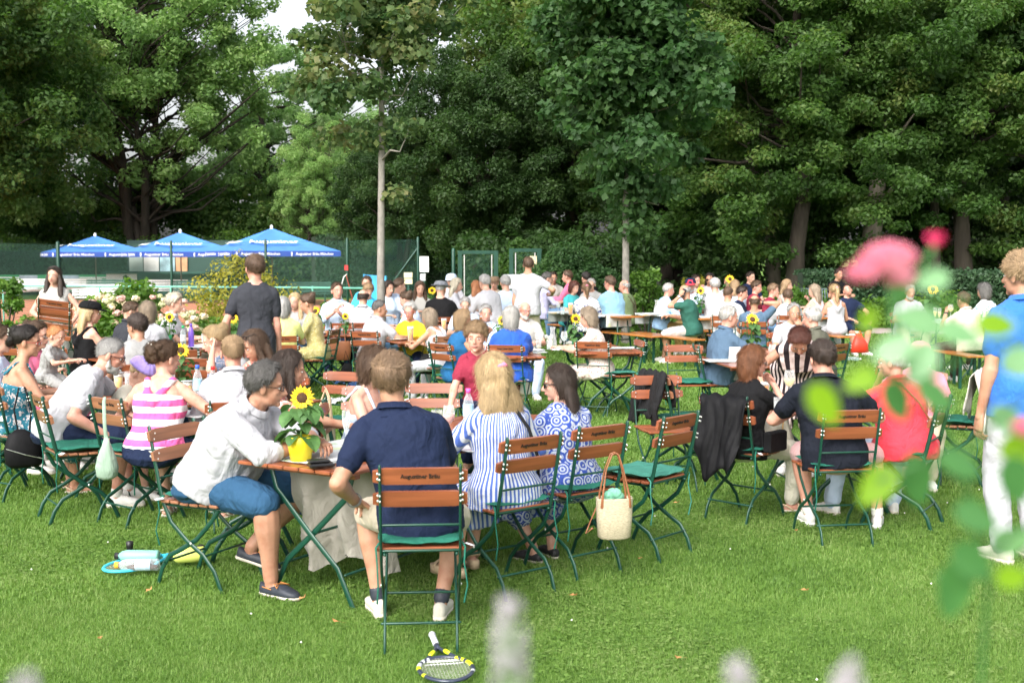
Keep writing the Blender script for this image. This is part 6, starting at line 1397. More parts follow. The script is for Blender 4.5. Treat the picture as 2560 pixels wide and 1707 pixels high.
def printed_cloth():
    """white paper cloth with little yellow and green flower prints"""
    m, t, b = nodes('printed_cloth'); tc = N(t, 'ShaderNodeTexCoord')
    v = N(t, 'ShaderNodeTexVoronoi', Scale=4.2); t.links.new(tc.outputs['Object'], v.inputs['Vector'])
    n1 = N(t, 'ShaderNodeTexNoise', Scale=30.0); t.links.new(tc.outputs['Object'], n1.inputs['Vector'])
    ad = N(t, 'ShaderNodeMath', operation='MULTIPLY_ADD'); t.links.new(n1.outputs[0], ad.inputs[0]); ad.inputs[1].default_value = .22; t.links.new(v.outputs['Distance'], ad.inputs[2])
    f = ramp(t, ad.outputs[0], [(.27, (1, 1, 1)), (.30, (0, 0, 0))])
    c = ramp(t, v.outputs['Color'], [(.3, (.62, .42, .06)), (.5, (.16, .34, .26)), (.7, (.5, .55, .35))])
    mx = N(t, 'ShaderNodeMix', data_type='RGBA'); t.links.new(f, mx.inputs[0]); mx.inputs[6].default_value = (.50, .53, .52, 1); t.links.new(c, mx.inputs[7])
    t.links.new(mx.outputs[2], b.inputs['Base Color']); b.inputs['Roughness'].default_value = .6; return m
PCLOTH = printed_cloth(); PAPER = pm('paper_white', (.50, .51, .52), .7, .05, 8, .1, 20)
def runner(name, label, pts, z, mat, cat='tablecloth', drop=None, group=None):
    """sheet lying on a table, with optional hanging flap (edge index, length)"""
    mb = MB(); n = 10; P = [Vector((*p, z)) for p in pts]; vs = []
    for j in range(n + 1):
        a, b = P[0].lerp(P[3], j / n), P[1].lerp(P[2], j / n)
        for i in range(n + 1):
            q = a.lerp(b, i / n); q.z += .0018 * math.sin(i * 1.9 + j * 1.3) + .0035; vs.append(q)
    fs = [(j * (n + 1) + i, j * (n + 1) + i + 1, (j + 1) * (n + 1) + i + 1, (j + 1) * (n + 1) + i) for j in range(n) for i in range(n)]
    mb.add(vs, fs)
    for e, ln in (drop or []):
        a, b = P[e], P[(e + 1) % 4]; c = sum(P, Vector()) / 4; out = ((a + b) / 2 - c); out.z = 0; out.normalize(); vs = []; m = 14
        for j in range(5):
            f = j / 4
            for i in range(m + 1):
                q = a.lerp(b, i / m) + out * (.012 + .02 * f * math.sin(i * 1.1) * min(1, f * 2)); q.z += .004 - ln * f; vs.append(q)
        mb.add(vs, [(j * (m + 1) + i, j * (m + 1) + i + 1, (j + 1) * (m + 1) + i + 1, (j + 1) * (m + 1) + i) for j in range(4) for i in range(m)])
    return mb.obj(name, mat, None, True, label=label, cat=cat, group=group)
def beer_table(cx, cy, yaw, label, L=2.2, Wd=.52):
    t = thing('beer_table', label, 'table', (cx, cy, 0), yawm(yaw), 'long beer garden tables at the back'); z = .77
    mb = MB(); mb.bbox((0, 0, z - .013), (L / 2, Wd / 2, .013)); mb.obj('tabletop', ORW, t)
    for s in (-1, 1):
        for q in (-1, 1):
            mb = MB(); x = s * (L / 2 - .32); mb.tube([(x, q * .1, z - .03), (x + s * .07, q * .13, .35), (x + s * .02, q * .21, 0)], .018, 6); mb.obj('leg', GREEN, t, True)
        mb = MB(); mb.tube([(s * (L / 2 - .27), -.13, .35), (s * (L / 2 - .27), .13, .35)], .012, 5); mb.tube([(s * (L / 2 - .3), 0, .38), (s * (L / 2 - .75), 0, z - .03)], .01, 5); mb.obj('brace', GREEN, t, True)
    return t
def beer_bench(cx, cy, yaw, label, L=2.2):
    t = thing('beer_bench', label, 'bench', (cx, cy, 0), yawm(yaw), 'beer benches beside the long tables'); z = .48
    mb = MB(); mb.bbox((0, 0, z - .013), (L / 2, .13, .013)); mb.obj('seat', ORW, t)
    for s in (-1, 1):
        x = s * (L / 2 - .25)
        for q in (-1, 1): mb = MB(); mb.box((x, q * .1, (z - .03) / 2), (.014, .018, (z - .03) / 2)); mb.obj('leg', GREEN, t)
        mb = MB(); mb.tube([(x, -.1, .12), (x, .1, .38)], .008, 5); mb.tube([(x, .1, .12), (x, -.1, .38)], .008, 5); mb.tube([(x, 0, .3), (x - s * .3, 0, z - .03)], .008, 5); mb.obj('brace', GREEN, t, True)
    return t

# ================================================================ TABLEWARE
GL = glass_mat('clear_glass'); WINE = pm('white_wine', (.7, .62, .2), .15, .05, bump=0); BEER = pm('beer', (.72, .30, .02), .2, .1, bump=0); WHEAT = pm('wheat_beer', (.72, .5, .12), .3, .1, bump=0); FOAM = pm('foam', (.8, .76, .66), .8, .1); WATER = glass_mat('water', (.85, .92, .92)); COLA = pm('cola', (.06, .015, .008), .1, .1, bump=0); PINKW = pm('pink_drink', (.75, .12, .2), .15, .1, bump=0)
def glass(kind, p, label, drink=None, group=None, s=1.0):
    nm = {'wine': 'wine_glass', 'tumbler': 'water_glass', 'beer': 'beer_glass', 'flute': 'sparkling_wine_glass', 'carafe': 'carafe', 'jar': 'glass_jar'}[kind]
    t = thing(nm, label, 'glass', p, 0, group); t.scale = (s, s, s)
    prof = {'wine': [(.034, 0), (.03, .003), (.005, .008), (.004, .07), (.006, .085), (.026, .10), (.037, .125), (.036, .155), (.029, .195)], 'tumbler': [(.028, 0), (.03, .005), (.034, .115)],
            'beer': [(.03, 0), (.029, .02), (.031, .08), (.036, .14), (.034, .165)], 'flute': [(.03, 0), (.004, .006), (.0035, .06), (.012, .085), (.022, .12), (.024, .165), (.021, .2)],
            'carafe': [(.045, 0), (.048, .01), (.05, .06), (.03, .15), (.024, .19), (.034, .24)], 'jar': [(.04, 0), (.043, .01), (.043, .1), (.036, .115), (.038, .13)]}[kind]
    MB().lathe(prof, seg=18).obj('bowl' if kind in ('wine', 'flute') else 'body', GL, t, True)
    if drink:
        mat, f0, f1 = drink
        if kind == 'wine': pr = [(.004, .088), (.024, .10), (.0345, .125), (.034, .14)]
        elif kind == 'flute': pr = [(.003, .075), (.011, .088), (.02, .12), (.022, .15)]
        elif kind == 'beer': pr = [(.027, .008), (.028, .08), (.033, .135)]
        elif kind == 'carafe': pr = [(.043, .006), (.047, .06), (.034, .12)]
        else: pr = [(.026, .006), (.026 + .006 * f1, .11 * f1)]
        MB().lathe(pr, seg=16, cap=True).obj('drink', mat, t, True)
        if kind == 'beer': MB().lathe([(.0335, .136), (.034, .158)], seg=16, cap=True).obj('foam', FOAM, t, True)
    return t
def coaster(p, label, group='round white paper coasters on the glasses'):
    mb = MB(); mb.lathe([(.001, 0), (.047, 0), (.047, .0025), (.001, .0025)], seg=20); return mb.obj('coaster', PAPER, None, True, loc=p, label=label, cat='coaster', group=group)
def plate(p, label, food=None, group='white plates on the tables'):
    t = thing('plate', label, 'plate', p, 0, group); MB().lathe([(.001, .004), (.075, .004), (.09, .008), (.122, .018), (.123, .021), (.09, .011), (.07, .007), (.001, .007)], seg=28).obj('dish', pm('china', (.72, .73, .74), .25, .03, bump=0), t, True)
    if food:
        mb = MB(); rr = random.Random(int(p[0] * 1000) % 999)
        for _ in range(9): mb.ell((rr.uniform(-.05, .05), rr.uniform(-.05, .05), .016), (rr.uniform(.012, .03), rr.uniform(.012, .025), rr.uniform(.006, .014)), seg=8, rows=5)
        mb.obj('food', food, t, True)
    return t
FOOD = pm('food_brown', (.42, .24, .08), .6, .5, 40); FOODG = pm('food_green', (.2, .34, .06), .6, .5, 40)
def napkin(p, label, rz=0):
    mb = MB(); n = 8; rr = random.Random(int(abs(p[0]) * 777)); vs = []
    for j in range(n + 1):
        for i in range(n + 1):
            u, v = i / n - .5, j / n - .5; vs.append((u * .19, v * .16, .006 + .035 * abs(math.sin(i * 1.3 + rr.random() * .8)) * (1 - abs(v) * 1.4) * (1 - abs(u))))
    mb.add(vs, [(j * (n + 1) + i, j * (n + 1) + i + 1, (j + 1) * (n + 1) + i + 1, (j + 1) * (n + 1) + i) for j in range(n) for i in range(n)])
    return mb.obj('napkin', PAPER, None, False, loc=p, rz=rz, label=label, cat='napkin', group='crumpled white paper napkins on the tables')
def bottle(p, label, body, cap_c, liquid=None, lab=None, prof=None, h=.26, rot=None, name='bottle'):
    t = thing(name, label, 'bottle', p, 0); prof = prof or [(.03, 0), (.033, .01), (.034, .12), (.033, .16), (.024, .195), (.0135, .215), (.0135, .235)]; k = h / .26
    if rot: t.rotation_euler = rot
    prof = [(r, z * k) for r, z in prof]; MB().lathe(prof, seg=18).obj('body', body, t, True)
    zt = prof[-1][1]; MB().lathe([(.001, zt + .02), (.016, zt + .019), (.016, zt - .008), (.001, zt - .009)], seg=14).obj('cap', cap_c, t, True)
    if liquid: MB().lathe([(prof[0][0] - .003, .006), (prof[2][0] - .003, liquid[1] * h)], seg=16, cap=True).obj('drink', liquid[0], t, True)
    if lab: MB().lathe([(.0352, .075 * k), (.0352, .15 * k)], seg=18).obj('label', lab, t, True)
    return t
PETAL = pm('petal_yellow', (.82, .52, .01), .6, .2, 30); SEEDH = pm('sunflower_centre', (.06, .03, .012), .9, .4, 80, .8, 120); LEAFS = leaf_mat('sunflower_leaf', [(.06, .14, .04), (.11, .23, .07), (.16, .3, .09)], scale=9, trans=.25); STEMG = pm('stem_green', (.12, .26, .05), .6, .2)
def leaf_shape(mb, p, d, n, w, L, droop=.3, K=6):
    p, d, n = Vector(p), Vector(d).normalized(), Vector(n); n = (n - d * n.dot(d)).normalized(); x = d.cross(n); prev = None; vs = []; q = p.copy(); dd = d
    for k in range(K + 1):
        f = k / K; ww = w * (math.sin(math.pi * min(1, f * .93 + .07)) ** .7) * (1 - .25 * f) if 0 < k < K else w * .04
        vs += [q - x * ww + n * ww * .25, q, q + x * ww + n * ww * .25]
        dd = (dd + Vector((0, 0, -droop / K))).normalized(); n = (n - dd * n.dot(dd)).normalized(); q = q + dd * (L / K)
    mb.add(vs, [(3 * k + a, 3 * k + a + 1, 3 * k + a + 4, 3 * k + a + 3) for k in range(K) for a in (0, 1)])
def sunflower(p, label, pot, face=(0, -1, .25), s=1.0, h=.33, nleaf=12, bouquet=False, seed=1):
    rr = random.Random(seed); t = thing('sunflower_pot' if not bouquet else 'sunflower_bouquet', label, 'flower pot' if not bouquet else 'bouquet', p); t.scale = (s, s, s)
    if bouquet: MB().lathe([(.035, 0), (.036, .1), (.034, .11)], seg=16, cap=True).obj('vase', pot, t, True)
    else: MB().lathe([(.001, 0), (.052, 0), (.064, .075), (.07, .12), (.066, .122), (.06, .1)], seg=20).obj('pot', pot, t, True)
    fc = Vector(face).normalized(); c = Vector((.01, 0, h)); mb = MB(); mb.tube([(0, 0, .05), (.004, .01, h * .6), c - fc * .02], [.006, .005, .006], 6); mb.obj('stem', STEMG, t, True)
    x = fc.orthogonal().normalized(); y = fc.cross(x); mb = MB()
    for ring, (n, L, w, tilt) in enumerate(((19, .04, .0085, .10), (17, .034, .008, .35))):
        for k in range(n):
            a = 2 * math.pi * (k + .5 * ring) / n + rr.uniform(-.1, .1); d = (x * math.cos(a) + y * math.sin(a)); leaf_shape(mb, c + d * .024 + fc * .003 * ring, d + fc * tilt + fc * rr.uniform(-.25, .15), fc, w, L * rr.uniform(.85, 1.15), .1, 3)
    fl = mb.obj('petals', PETAL, t)
    mb = MB(); M3 = Matrix((x, y, fc)).transposed(); mb.ell(c + fc * .002, (.028, .028, .011), M3, 16, 7); mb.obj('flower_centre', SEEDH, t, True)
    mb = MB()
    for k in range(nleaf):
        a = rr.uniform(0, 6.28); z = rr.uniform(.1, h * .88); o = Vector((math.cos(a), math.sin(a), 0)); L = rr.uniform(.08, .13) * (1 if not bouquet else .8)
        leaf_shape(mb, Vector((0, 0, z)) + o * .035, o + Vector((0, 0, .35)), (0, 0, 1), L * .46, L, 1.9, 6)
        mb.tube([(0, 0, z - .02), Vector((0, 0, z)) + o * .04], .0028, 4)
    if bouquet:
        for k in range(14): 
            a = rr.uniform(0, 6.28); e = Vector((math.cos(a) * .06, math.sin(a) * .06, h * rr.uniform(.6, .95))); mb.tube([(0, 0, .08), e], .002, 4); mb.ell(e, (.012, .012, .01), seg=6, rows=4)
    mb.obj('leaves', LEAFS, t)
    return t
# ================================================================ TABLES AND CHAIRS IN PLACE
# nearest table: two folding tables end to end, running away to the right
d1 = Vector((.53, .85, 0)).normalized(); n1 = Vector((d1.y, -d1.x, 0)); ang1 = math.degrees(math.atan2(d1.x, d1.y)) - 90
c0 = Vector((-1.145, 6.08, 0))
def T1(u, v, z=.741): q = c0 + d1 * u + n1 * v; return Vector((q.x, q.y, z))
for k, lab in enumerate(('red brown slatted folding table with the sunflower pot, nearest to the camera', 'red brown folding table joined behind the nearest one, pink bottle on it')):
    q = T1(.61 + 1.225 * k, 0); garden_table(q.x, q.y, ang1, 1.2, .75, lab, group='folding garden tables')
runner('tablecloth', 'white cloth with yellow flower prints across the nearest table', [T1(.10, -.36)[:2], T1(.10, .14)[:2], T1(1.12, .14)[:2], T1(1.12, -.36)[:2]], .742, PCLOTH)
# crumpled cream linen hanging under the nearest table
mb = MB(); vs = []; nn, mm_ = 26, 14
for j in range(mm_ + 1):
    for i in range(nn + 1):
        u = i / nn; f = j / mm_; fold = .035 * math.sin(u * 17 + 2 * math.sin(f * 2)) * (.3 + f); q = T1(.34 + fold * 1.5 + .02 * math.sin(u * 41 + j * .8) * f + .10 * f + .12 * (u - .5), -.30 + .58 * u + .05 * f)
        vs.append((q.x + .012 * math.sin(j * .9 + i * .7), q.y, .715 - f * (.56 + .05 * math.sin(u * 9)) + .008 * math.sin(i * 2.1)))
mb.add(vs, [(j * (nn + 1) + i, j * (nn + 1) + i + 1, (j + 1) * (nn + 1) + i + 1, (j + 1) * (nn + 1) + i) for j in range(mm_) for i in range(nn)])
mb.obj('linen_cloth', cloth_mat('linen', (.34, .32, .28)), None, True, label='crumpled cream linen cloth hanging down under the nearest table', cat='cloth')
POTY = pm('pot_yellow', (.75, .60, .02), .4, .05)
q = atz(752, 1150, .745); POT1 = q; sunflower((q.x, q.y, .745), 'sunflower in a bright yellow pot on the nearest table', POTY, (.05, -1, .2), 1.05, .315, 26, seed=4)
# wallet, papers, glasses on it
q = atz(802, 1166, .75); mb = MB(); mb.bbox((0, 0, .012), (.065, .045, .011), b=.008); mb.bbox((-.01, .004, .032), (.055, .04, .007), b=.006); mb.obj('wallet', pm('leather_black', (.012, .012, .013), .35, .2, 30, .3, 60), None, loc=(q.x, q.y, .748), rz=.4, label='thick black leather wallet on the edge of the nearest table', cat='wallet')
q = atz(860, 1145, .75); runner('paper_menu', 'white paper sheets lying under the wallet on the nearest table', [(q.x - .14, q.y - .12), (q.x + .16, q.y - .06), (q.x + .1, q.y + .24), (q.x - .18, q.y + .16)], .748, PAPER, 'paper')
def G(kind, px, py, label, drink=None, z=.748, s=1.0, group=None):
    q = atz(px, py, z); return glass(kind, (q.x, q.y, z), label, drink, group, s)
G('flute', 866, 1112, 'tall sparkling wine glass right of the yellow sunflower pot', (GL and WATER, 0, .5))
G('wine', 1122, 1095, 'wine glass with rose drink in front of the boy in maroon', (pm('rose_wine', (.7, .3, .25), .15, .05), 0, .5))
G('tumbler', 1092, 1070, 'small water glass left of the rose wine glass', (WATER, 0, .6))
PET = glass_mat('pet_bottle', (.9, .95, .97))
q = atz(1171, 1068, .748); bottle((q.x, q.y, .748), 'pink capped drink bottle with a blue label on the nearest table', PET, pm('cap_pink', (.85, .1, .4), .4), (PINKW, .16), pm('label_blue', (.35, .6, .78), .5, .25, 30), h=.25)
q = atz(1150, 1105, .748); napkin((q.x, q.y, .748), 'crumpled napkin beside the pink capped bottle')
q = atz(1195, 1128, .748); plate((q.x, q.y, .748), 'white plate in front of the woman in the striped blouse')
q = atz(1352, 1085, .748); plate((q.x, q.y, .748), 'white plate in front of the woman in the patterned dress')
# chairs of the nearest table
seat('specs', 'man in glasses and denim shorts', 8, REDW2, back=.06); seat('navyman', 'man in the navy polo shirt, nearest to the camera', 2, REDW, back=.06)
seat('stripes', 'woman in the striped blouse', 0, REDW, back=.02); seat('tiles', 'woman in the patterned dress', -2, REDW, back=.05); seat('darkhair', 'woman with long dark hair'); seat('coldshoulder', 'woman in the pale blue blouse', -20)
def CHP(px, py, D, yaw, label, wood=REDW, cush=CUSH, drop=()):
    """chair whose seat centre is on the ground under that pixel column at distance D"""
    x = (px - 1280) / FPX * D; return chair(x, D, yaw, label, wood, cush, drop=drop)
CHP(1612, 0, 7.3, -48, 'empty chair with pale green cushion right of the straw bag', REDW, CUSHL)
CHP(1668, 0, 9.3, 168, 'empty chair facing the camera, on the grass right of the patterned dress', REDW, None, drop=())
CHP(828, 0, 9.6, 200, 'empty chair turned to the camera with orange red slats, straw bag beside it', REDW, CUSH); CHP(905, 0, 8.5, 186, 'empty chair left of the man in the navy polo, behind the table', REDW, None)
CHP(1078, 0, 8.7, 180, 'empty chair back peeping out behind the glasses by the boy', REDW, None)
# ---- second table, left
for k, (x, y) in enumerate(((-2.15, 9.0), (-3.15, 9.68))):
    garden_table(x, y, 34, 1.2, .78, ('red brown folding table in front of the young man with blond hair', 'red brown folding table in front of the man with the grey beard')[k], group='folding garden tables')
d2 = Vector((-.827, .562, 0))
for px, py, lab in ((300, 1000, 'white paper sheet on the left table by the bearded man'), (470, 1035, 'white paper sheet on the left table right of the pink stripes')):
    q = atz(px, py, .745); runner('paper_sheet', lab, [(q.x - .2, q.y - .05), (q.x + .12, q.y - .2), (q.x + .25, q.y + .08), (q.x - .08, q.y + .22)], .743, PAPER, 'paper')
chair(-2.56, 8.2, 38, 'folding chair with sage bag under the woman in the pink striped tank top', REDW2)
a = PEOPLE['stooping']; f = Vector((math.sin(R(60)), math.cos(R(60)), 0)); chair(-3.02, 8.28, 56, 'folding chair with green cushion behind the man in the white t-shirt', REDW2)
seat('updo', 'woman in the teal floral dress', -30, REDW2); CHP(20, 0, 9.3, 40, 'folding chair at the left photo edge beside the black rucksack', REDW2, CUSH)
seat('blondman', 'young man with blond hair', 0); seat('edgeman', 'man at the left photo edge', 0); seat('mother', 'woman holding the baby'); seat('kidcap', 'child with the lilac cap'); seat('floralbun', 'woman with the blond bun'); seat('coral', 'woman in the coral top')
BOTB = pm('cap_blue', (.03, .12, .6), .4); q = atz(495, 1000, .748); bottle((q.x, q.y, .748), 'clear bottle with blue cap and blue label on the left table', PET, BOTB, (WATER, .5), pm('label_blue', (.35, .6, .78)), h=.27)
q = atz(533, 985, .748); bottle((q.x, q.y, .748), 'clear bottle with red cap behind the young blond man', PET, pm('cap_red', (.75, .03, .03), .4), None, pm('label_wht', (.7, .7, .7)), h=.22)
for i, (k, px, py, lab, dr) in enumerate((('beer', 297, 985, 'tall glass of cloudy wheat beer in front of the grey bearded man', (WHEAT, 0, .8)), ('tumbler', 258, 975, 'empty water glass left of the cloudy beer', None), ('beer', 470, 1010, 'short glass of cloudy juice right of the pink stripes', (WHEAT, 0, .5)),
        ('tumbler', 510, 1022, 'glass of cola next to the cloudy juice', (COLA, 0, .6)), ('carafe', 430, 1000, 'clear carafe beside the sunflower of the left table', None), ('tumbler', 322, 962, 'glass of water right of the cloudy beer', (WATER, 0, .6)), ('tumbler', 545, 1005, 'water glass behind the blue capped bottle', (WATER, 0, .5)))):
    G(k, px, py, lab, dr)
for px, py, z, lab in ((297, 985, .916, 'round white coaster lying on the cloudy wheat beer'), (470, 1010, .916, 'round white coaster lying on the cloudy juice'), (430, 1000, .99, 'round white coaster lying on the clear carafe'), (510, 1022, .866, 'round white coaster lying on the glass of cola')):
    q = atz(px, py, .748); coaster((q.x, q.y, z), lab)
q = atz(452, 985, .748); sunflower((q.x, q.y, .748), 'sunflower in a green vase on the left table beside the clipped up hair', pm('pot_green', (.03, .25, .1), .3), (.2, -1, .3), 1.0, .34, 16, True, 7)
# ---- table behind (grey t-shirt man)
garden_table(-4.0, 12.6, 52, 1.2, .75, 'folding table right of the cap woman, behind the grey t-shirt', group='folding garden tables'); garden_table(-3.55, 14.6, 62, 1.2, .75, 'folding table with the purple bottle near the hydrangea', group='folding garden tables')
q = atz(455, 862, .745); runner('tablecloth', 'white cloth on the table with the purple bottle', [(-4.0, 14.2), (-3.5, 13.95), (-3.05, 15.0), (-3.6, 15.2)], .742, PCLOTH)
q = atd(478, 848, 14.2); bottle((q.x, q.y, .746), 'purple drink bottle on the table near the hydrangea', pm('bottle_purple', (.18, .09, .48), .3), pm('cap_purple', (.16, .08, .45), .4), h=.28)
q = atd(458, 848, 14.1); bottle((q.x, q.y, .746), 'clear bottle with green cap left of the purple bottle', PET, pm('cap_green', (.02, .4, .12), .4), (WATER, .6), pm('label_wht', (.7, .7, .7)), h=.26)
q = atd(422, 800, 14.6); sunflower((q.x, q.y, .746), 'sunflower bouquet in a green vase before the woman with curly hair', pm('pot_green', (.03, .25, .1)), (-.2, -1, .2), 1.0, .33, 12, True, 9)
q = atd(580, 800, 13.8); sunflower((q.x, q.y, .746), 'sunflower bouquet left of the standing man in grey', pm('pot_green', (.03, .25, .1)), (0, -1, .2), 1.1, .33, 10, True, 10)
for px, lab in ((510, 'tall empty glass right of the purple bottle'), (520, 'water glass right of the tall empty glass')):
    q = atd(px, 830, 14.8); glass('tumbler', (q.x, q.y, .746), lab, (WATER, 0, .5))
q = atd(555, 815, 14.6); glass('wine', (q.x, q.y, .746), 'wine glass with pink drink left of the standing man', (PINKW, 0, .5))
seat('capwoman', 'woman with the black and white cap', 15); seat('greytee', 'man in the grey t-shirt', 10); seat('blackshirt', 'man in the black shirt'); seat('bobwhite', 'woman with the brown bob and white top', 10); seat('curlywhite', 'woman with curly silver hair')
CHP(30, 0, 14.0, 4, 'orange red empty chair at the left edge beside the woman carrying a chair', REDW, None); CHP(50, 0, 16.5, 188, 'orange red empty chair further behind at the left edge', REDW, None); CHP(448, 0, 12.4, -14, 'empty chair with its back to the camera behind the clipped up hair', REDW, CUSH); CHP(500, 0, 11.4, 8, 'empty chair left of the blond bun', REDW, CUSH)
# the carried chair
P = PEOPLE['carrier']; c = chair(0, 0, 0, 'folded chair with orange red slats carried by the woman in white', REDW, None)
c.location = (P['root'].x + .06, P['root'].y - .22, .47); c.rotation_euler = (R(8), R(8), yawm(-6))
for ch in c.children:
    if ch.name.startswith('seat_slat'):
        piv = Vector((0, -.20, .46)); Rm = Matrix.Rotation(R(96), 3, 'X'); ch.rotation_euler = (R(96), 0, 0); ch.location = piv - Rm @ piv + Vector((0, .03, -.12))
# ---- middle left tables
garden_table(-2.55, 16.9, 88, 1.2, .75, 'folding table between the dotted dress and the man in light blue', group='folding garden tables'); garden_table(-1.35, 15.6, 62, 1.2, .75, 'folding table in front of the white haired woman in yellow', group='folding garden tables')
for nk, w, dy, wd in (('limetop', 'woman in the pale lime top', 0, REDW), ('longblond', 'woman with strawberry blond hair', 0, REDW), ('dotdress', 'woman in the dotted dress', 12, REDW), ('lightblue', 'man in the light blue shirt', 0, REDW), ('baldspot', 'man with thinning black hair', 0, REDW), ('greycrop', 'man with cropped grey hair', -34, REDW),
        ('yellowtop', 'woman in the yellow top', 0, REDW), ('greybob', 'woman in the white strap top', 30, REDW2), ('bluedress', 'woman in the petrol blue dress', -20, REDW), ('greyblue', 'man with thick grey hair', 0, REDW), ('royalblue', 'woman in the royal blue t-shirt', 20, REDW), ('beardman', 'bald man with white beard', 0, REDW),
        ('rosefloral', 'woman in the rose flowered dress', 95, REDW), ('greyback', 'grey haired man behind the petrol dress', 0, REDW), ('cyankid', 'boy in bright blue', 0, REDW), ('cyanman', 'man behind the boy in bright blue', 0, REDW), ('bunblue', 'woman with the brown bun', 0, REDW), ('greyhat', 'man with the grey hat', -20, REDW)):
    seat(nk, w, dy, wd)
CHP(880, 0, 17.2, 25, 'empty chair with a brown leather bag, left of the cropped grey hair', REDW, None)
CHP(1545, 0, 13.6, -98, 'empty chair seen from the side, right of the rose flowered dress', REDW, CUSHL)
def GD(kind, px, D, z, label, dr=None, s=1.0): q = atd(px, 640, D); return glass(kind, (q.x, D, z), label, dr, None, s)
GD('tumbler', 838, 16.5, .746, 'water glass in front of the man in light blue', (WATER, 0, .5)); GD('beer', 1025, 15.1, .746, 'half full beer glass in front of the yellow top', (BEER, 0, .6), 1.15); GD('beer', 1109, 17.2, .746, 'full beer glass right of the grey brown bob', (BEER, 0, .8), 1.1)
q = atd(787, 800, 16.2); sunflower((q.x, q.y, .746), 'green bouquet beside the dotted dress', pm('pot_green', (.03, .25, .1)), (-.4, -1, .3), 1.1, .3, 14, True, 12)
q = atd(862, 800, 16.6); sunflower((q.x, q.y, .746), 'small bouquet right of the man in light blue', pm('pot_green', (.03, .25, .1)), (.1, -1, .1), .8, .3, 12, True, 13)
for px, py, D, lab in ((812, 830, 16.6, 'white plate beside the water glass of the man in light blue'), (995, 850, 15.3, 'white plate in front of the cropped grey hair')):
    q = atd(px, py, D); plate((q.x, q.y, .746), lab, FOOD)
# ---- centre table
garden_table(-.12, 13.35, 78, 1.2, .75, 'folding table in front of the petrol blue dress', group='folding garden tables'); garden_table(1.05 - .05, 13.95, 78, 1.2, .75, 'folding table in front of the rose flowered dress', group='folding garden tables')
q = atd(1150, 0, 13.0); runner('tablecloth', 'white cloth on the table between the petrol dress and the royal blue shirt', [(-.62, 13.1), (.4, 13.3), (.35, 13.65), (-.65, 13.45)], .743, PCLOTH)
runner('tablecloth', 'white cloth on the table under the rose dress woman\'s plate', [(.5, 13.7), (1.5, 13.9), (1.45, 14.2), (.45, 14.05)], .743, PCLOTH)
q = atd(1440, 0, 14.0); sunflower((q.x, q.y, .746), 'sunflower in a green pot before the rose flowered dress', pm('pot_green2', (.02, .22, .10), .3), (.1, -1, .15), 1.0, .34, 14, True, 15)
q = atd(1253, 0, 14.4); sunflower((q.x, q.y, .746), 'sunflower left of the white bob and royal blue shirt', pm('pot_green', (.03, .25, .1)), (-.5, -1, .2), 1.0, .3, 12, True, 16)
GD('wine', 1411, 13.85, .746, 'glass of white wine left of the sunflower in the green pot', (WATER, 0, .5), 1.05); GD('carafe', 1382, 14.1, .746, 'empty carafe beside the glass of white wine'); GD('tumbler', 1374, 13.75, .746, 'water tumbler in front of the carafe', (WATER, 0, .5)); GD('tumbler', 1347, 14.1, .746, 'empty tumbler right of the bald man', None); GD('tumbler', 1228, 13.4, .746, 'water glass between the petrol dress and the royal blue shirt', (WATER, 0, .5))
q = atd(1402, 0, 13.6); napkin((q.x, q.y, .748), 'big crumpled napkin on the plate of the rose dress woman', .3); q = atd(1440, 0, 13.55); plate((q.x, q.y, .747), 'white plate with food before the rose flowered dress', FOOD); q = atd(1340, 0, 13.5); napkin((q.x, q.y, .748), 'crumpled napkin behind the chair of the royal blue shirt', 1.1)
# ---- middle right table
garden_table(2.45, 12.3, 82, 1.2, .78, 'folding table with sunflower in front of the man in slate denim', group='folding garden tables'); garden_table(3.0, 13.5, 20, 1.2, .78, 'folding table between the olive jacket and the white t-shirt', group='folding garden tables')
runner('tablecloth', 'white cloth on the table of the man in slate denim', [(2.0, 12.1), (2.95, 12.25), (2.9, 12.6), (1.98, 12.45)], .743, PCLOTH)
q = atd(1890, 0, 12.9); sunflower((q.x, q.y, .746), 'sunflower bouquet between the slate denim shirt and the man in white', GL, (.15, -1, .5), 1.15, .34, 14, True, 18)
GD('jar', 1935, 12.8, .746, 'big clear glass jar right of the sunflower bouquet'); q = atd(1850, 0, 12.4)
mb = MB(); mb.add([(-.06, 0, 0), (.06, .01, 0), (.06, .03, .13), (-.06, .02, .13), (.06, .06, 0), (-.06, .06, 0)], [(0, 1, 2, 3), (4, 5, 3, 2), (1, 4, 2), (5, 0, 3)]); mb.obj('folded_card', PAPER, None, loc=(q.x, q.y, .747), label='white folded card standing before the man in slate denim', cat='card')
for nk, w, dy in (('denimman', 'man in the slate denim shirt', 14), ('handchin', 'man with his chin on his hand', 0), ('olive', 'man in the olive jacket', 0), ('armup', 'bald man with his arm behind his head', 0), ('plaidback', 'man in the white striped shirt', 0), ('whiteladback', 'man in the white shirt left of the blondes', 0), ('farbeard', 'man with white beard at the far right', 0), ('navypolo', 'man in the navy polo behind the bench', 0)): seat(nk, w, dy)
CHP(1727, 0, 12.6, 172, 'empty chair facing the camera left of the man in slate denim', REDW, CUSH); CHP(2135, 0, 11.6, -72, 'empty chair seen from the side behind the navy polo with pink shorts', REDW, None)
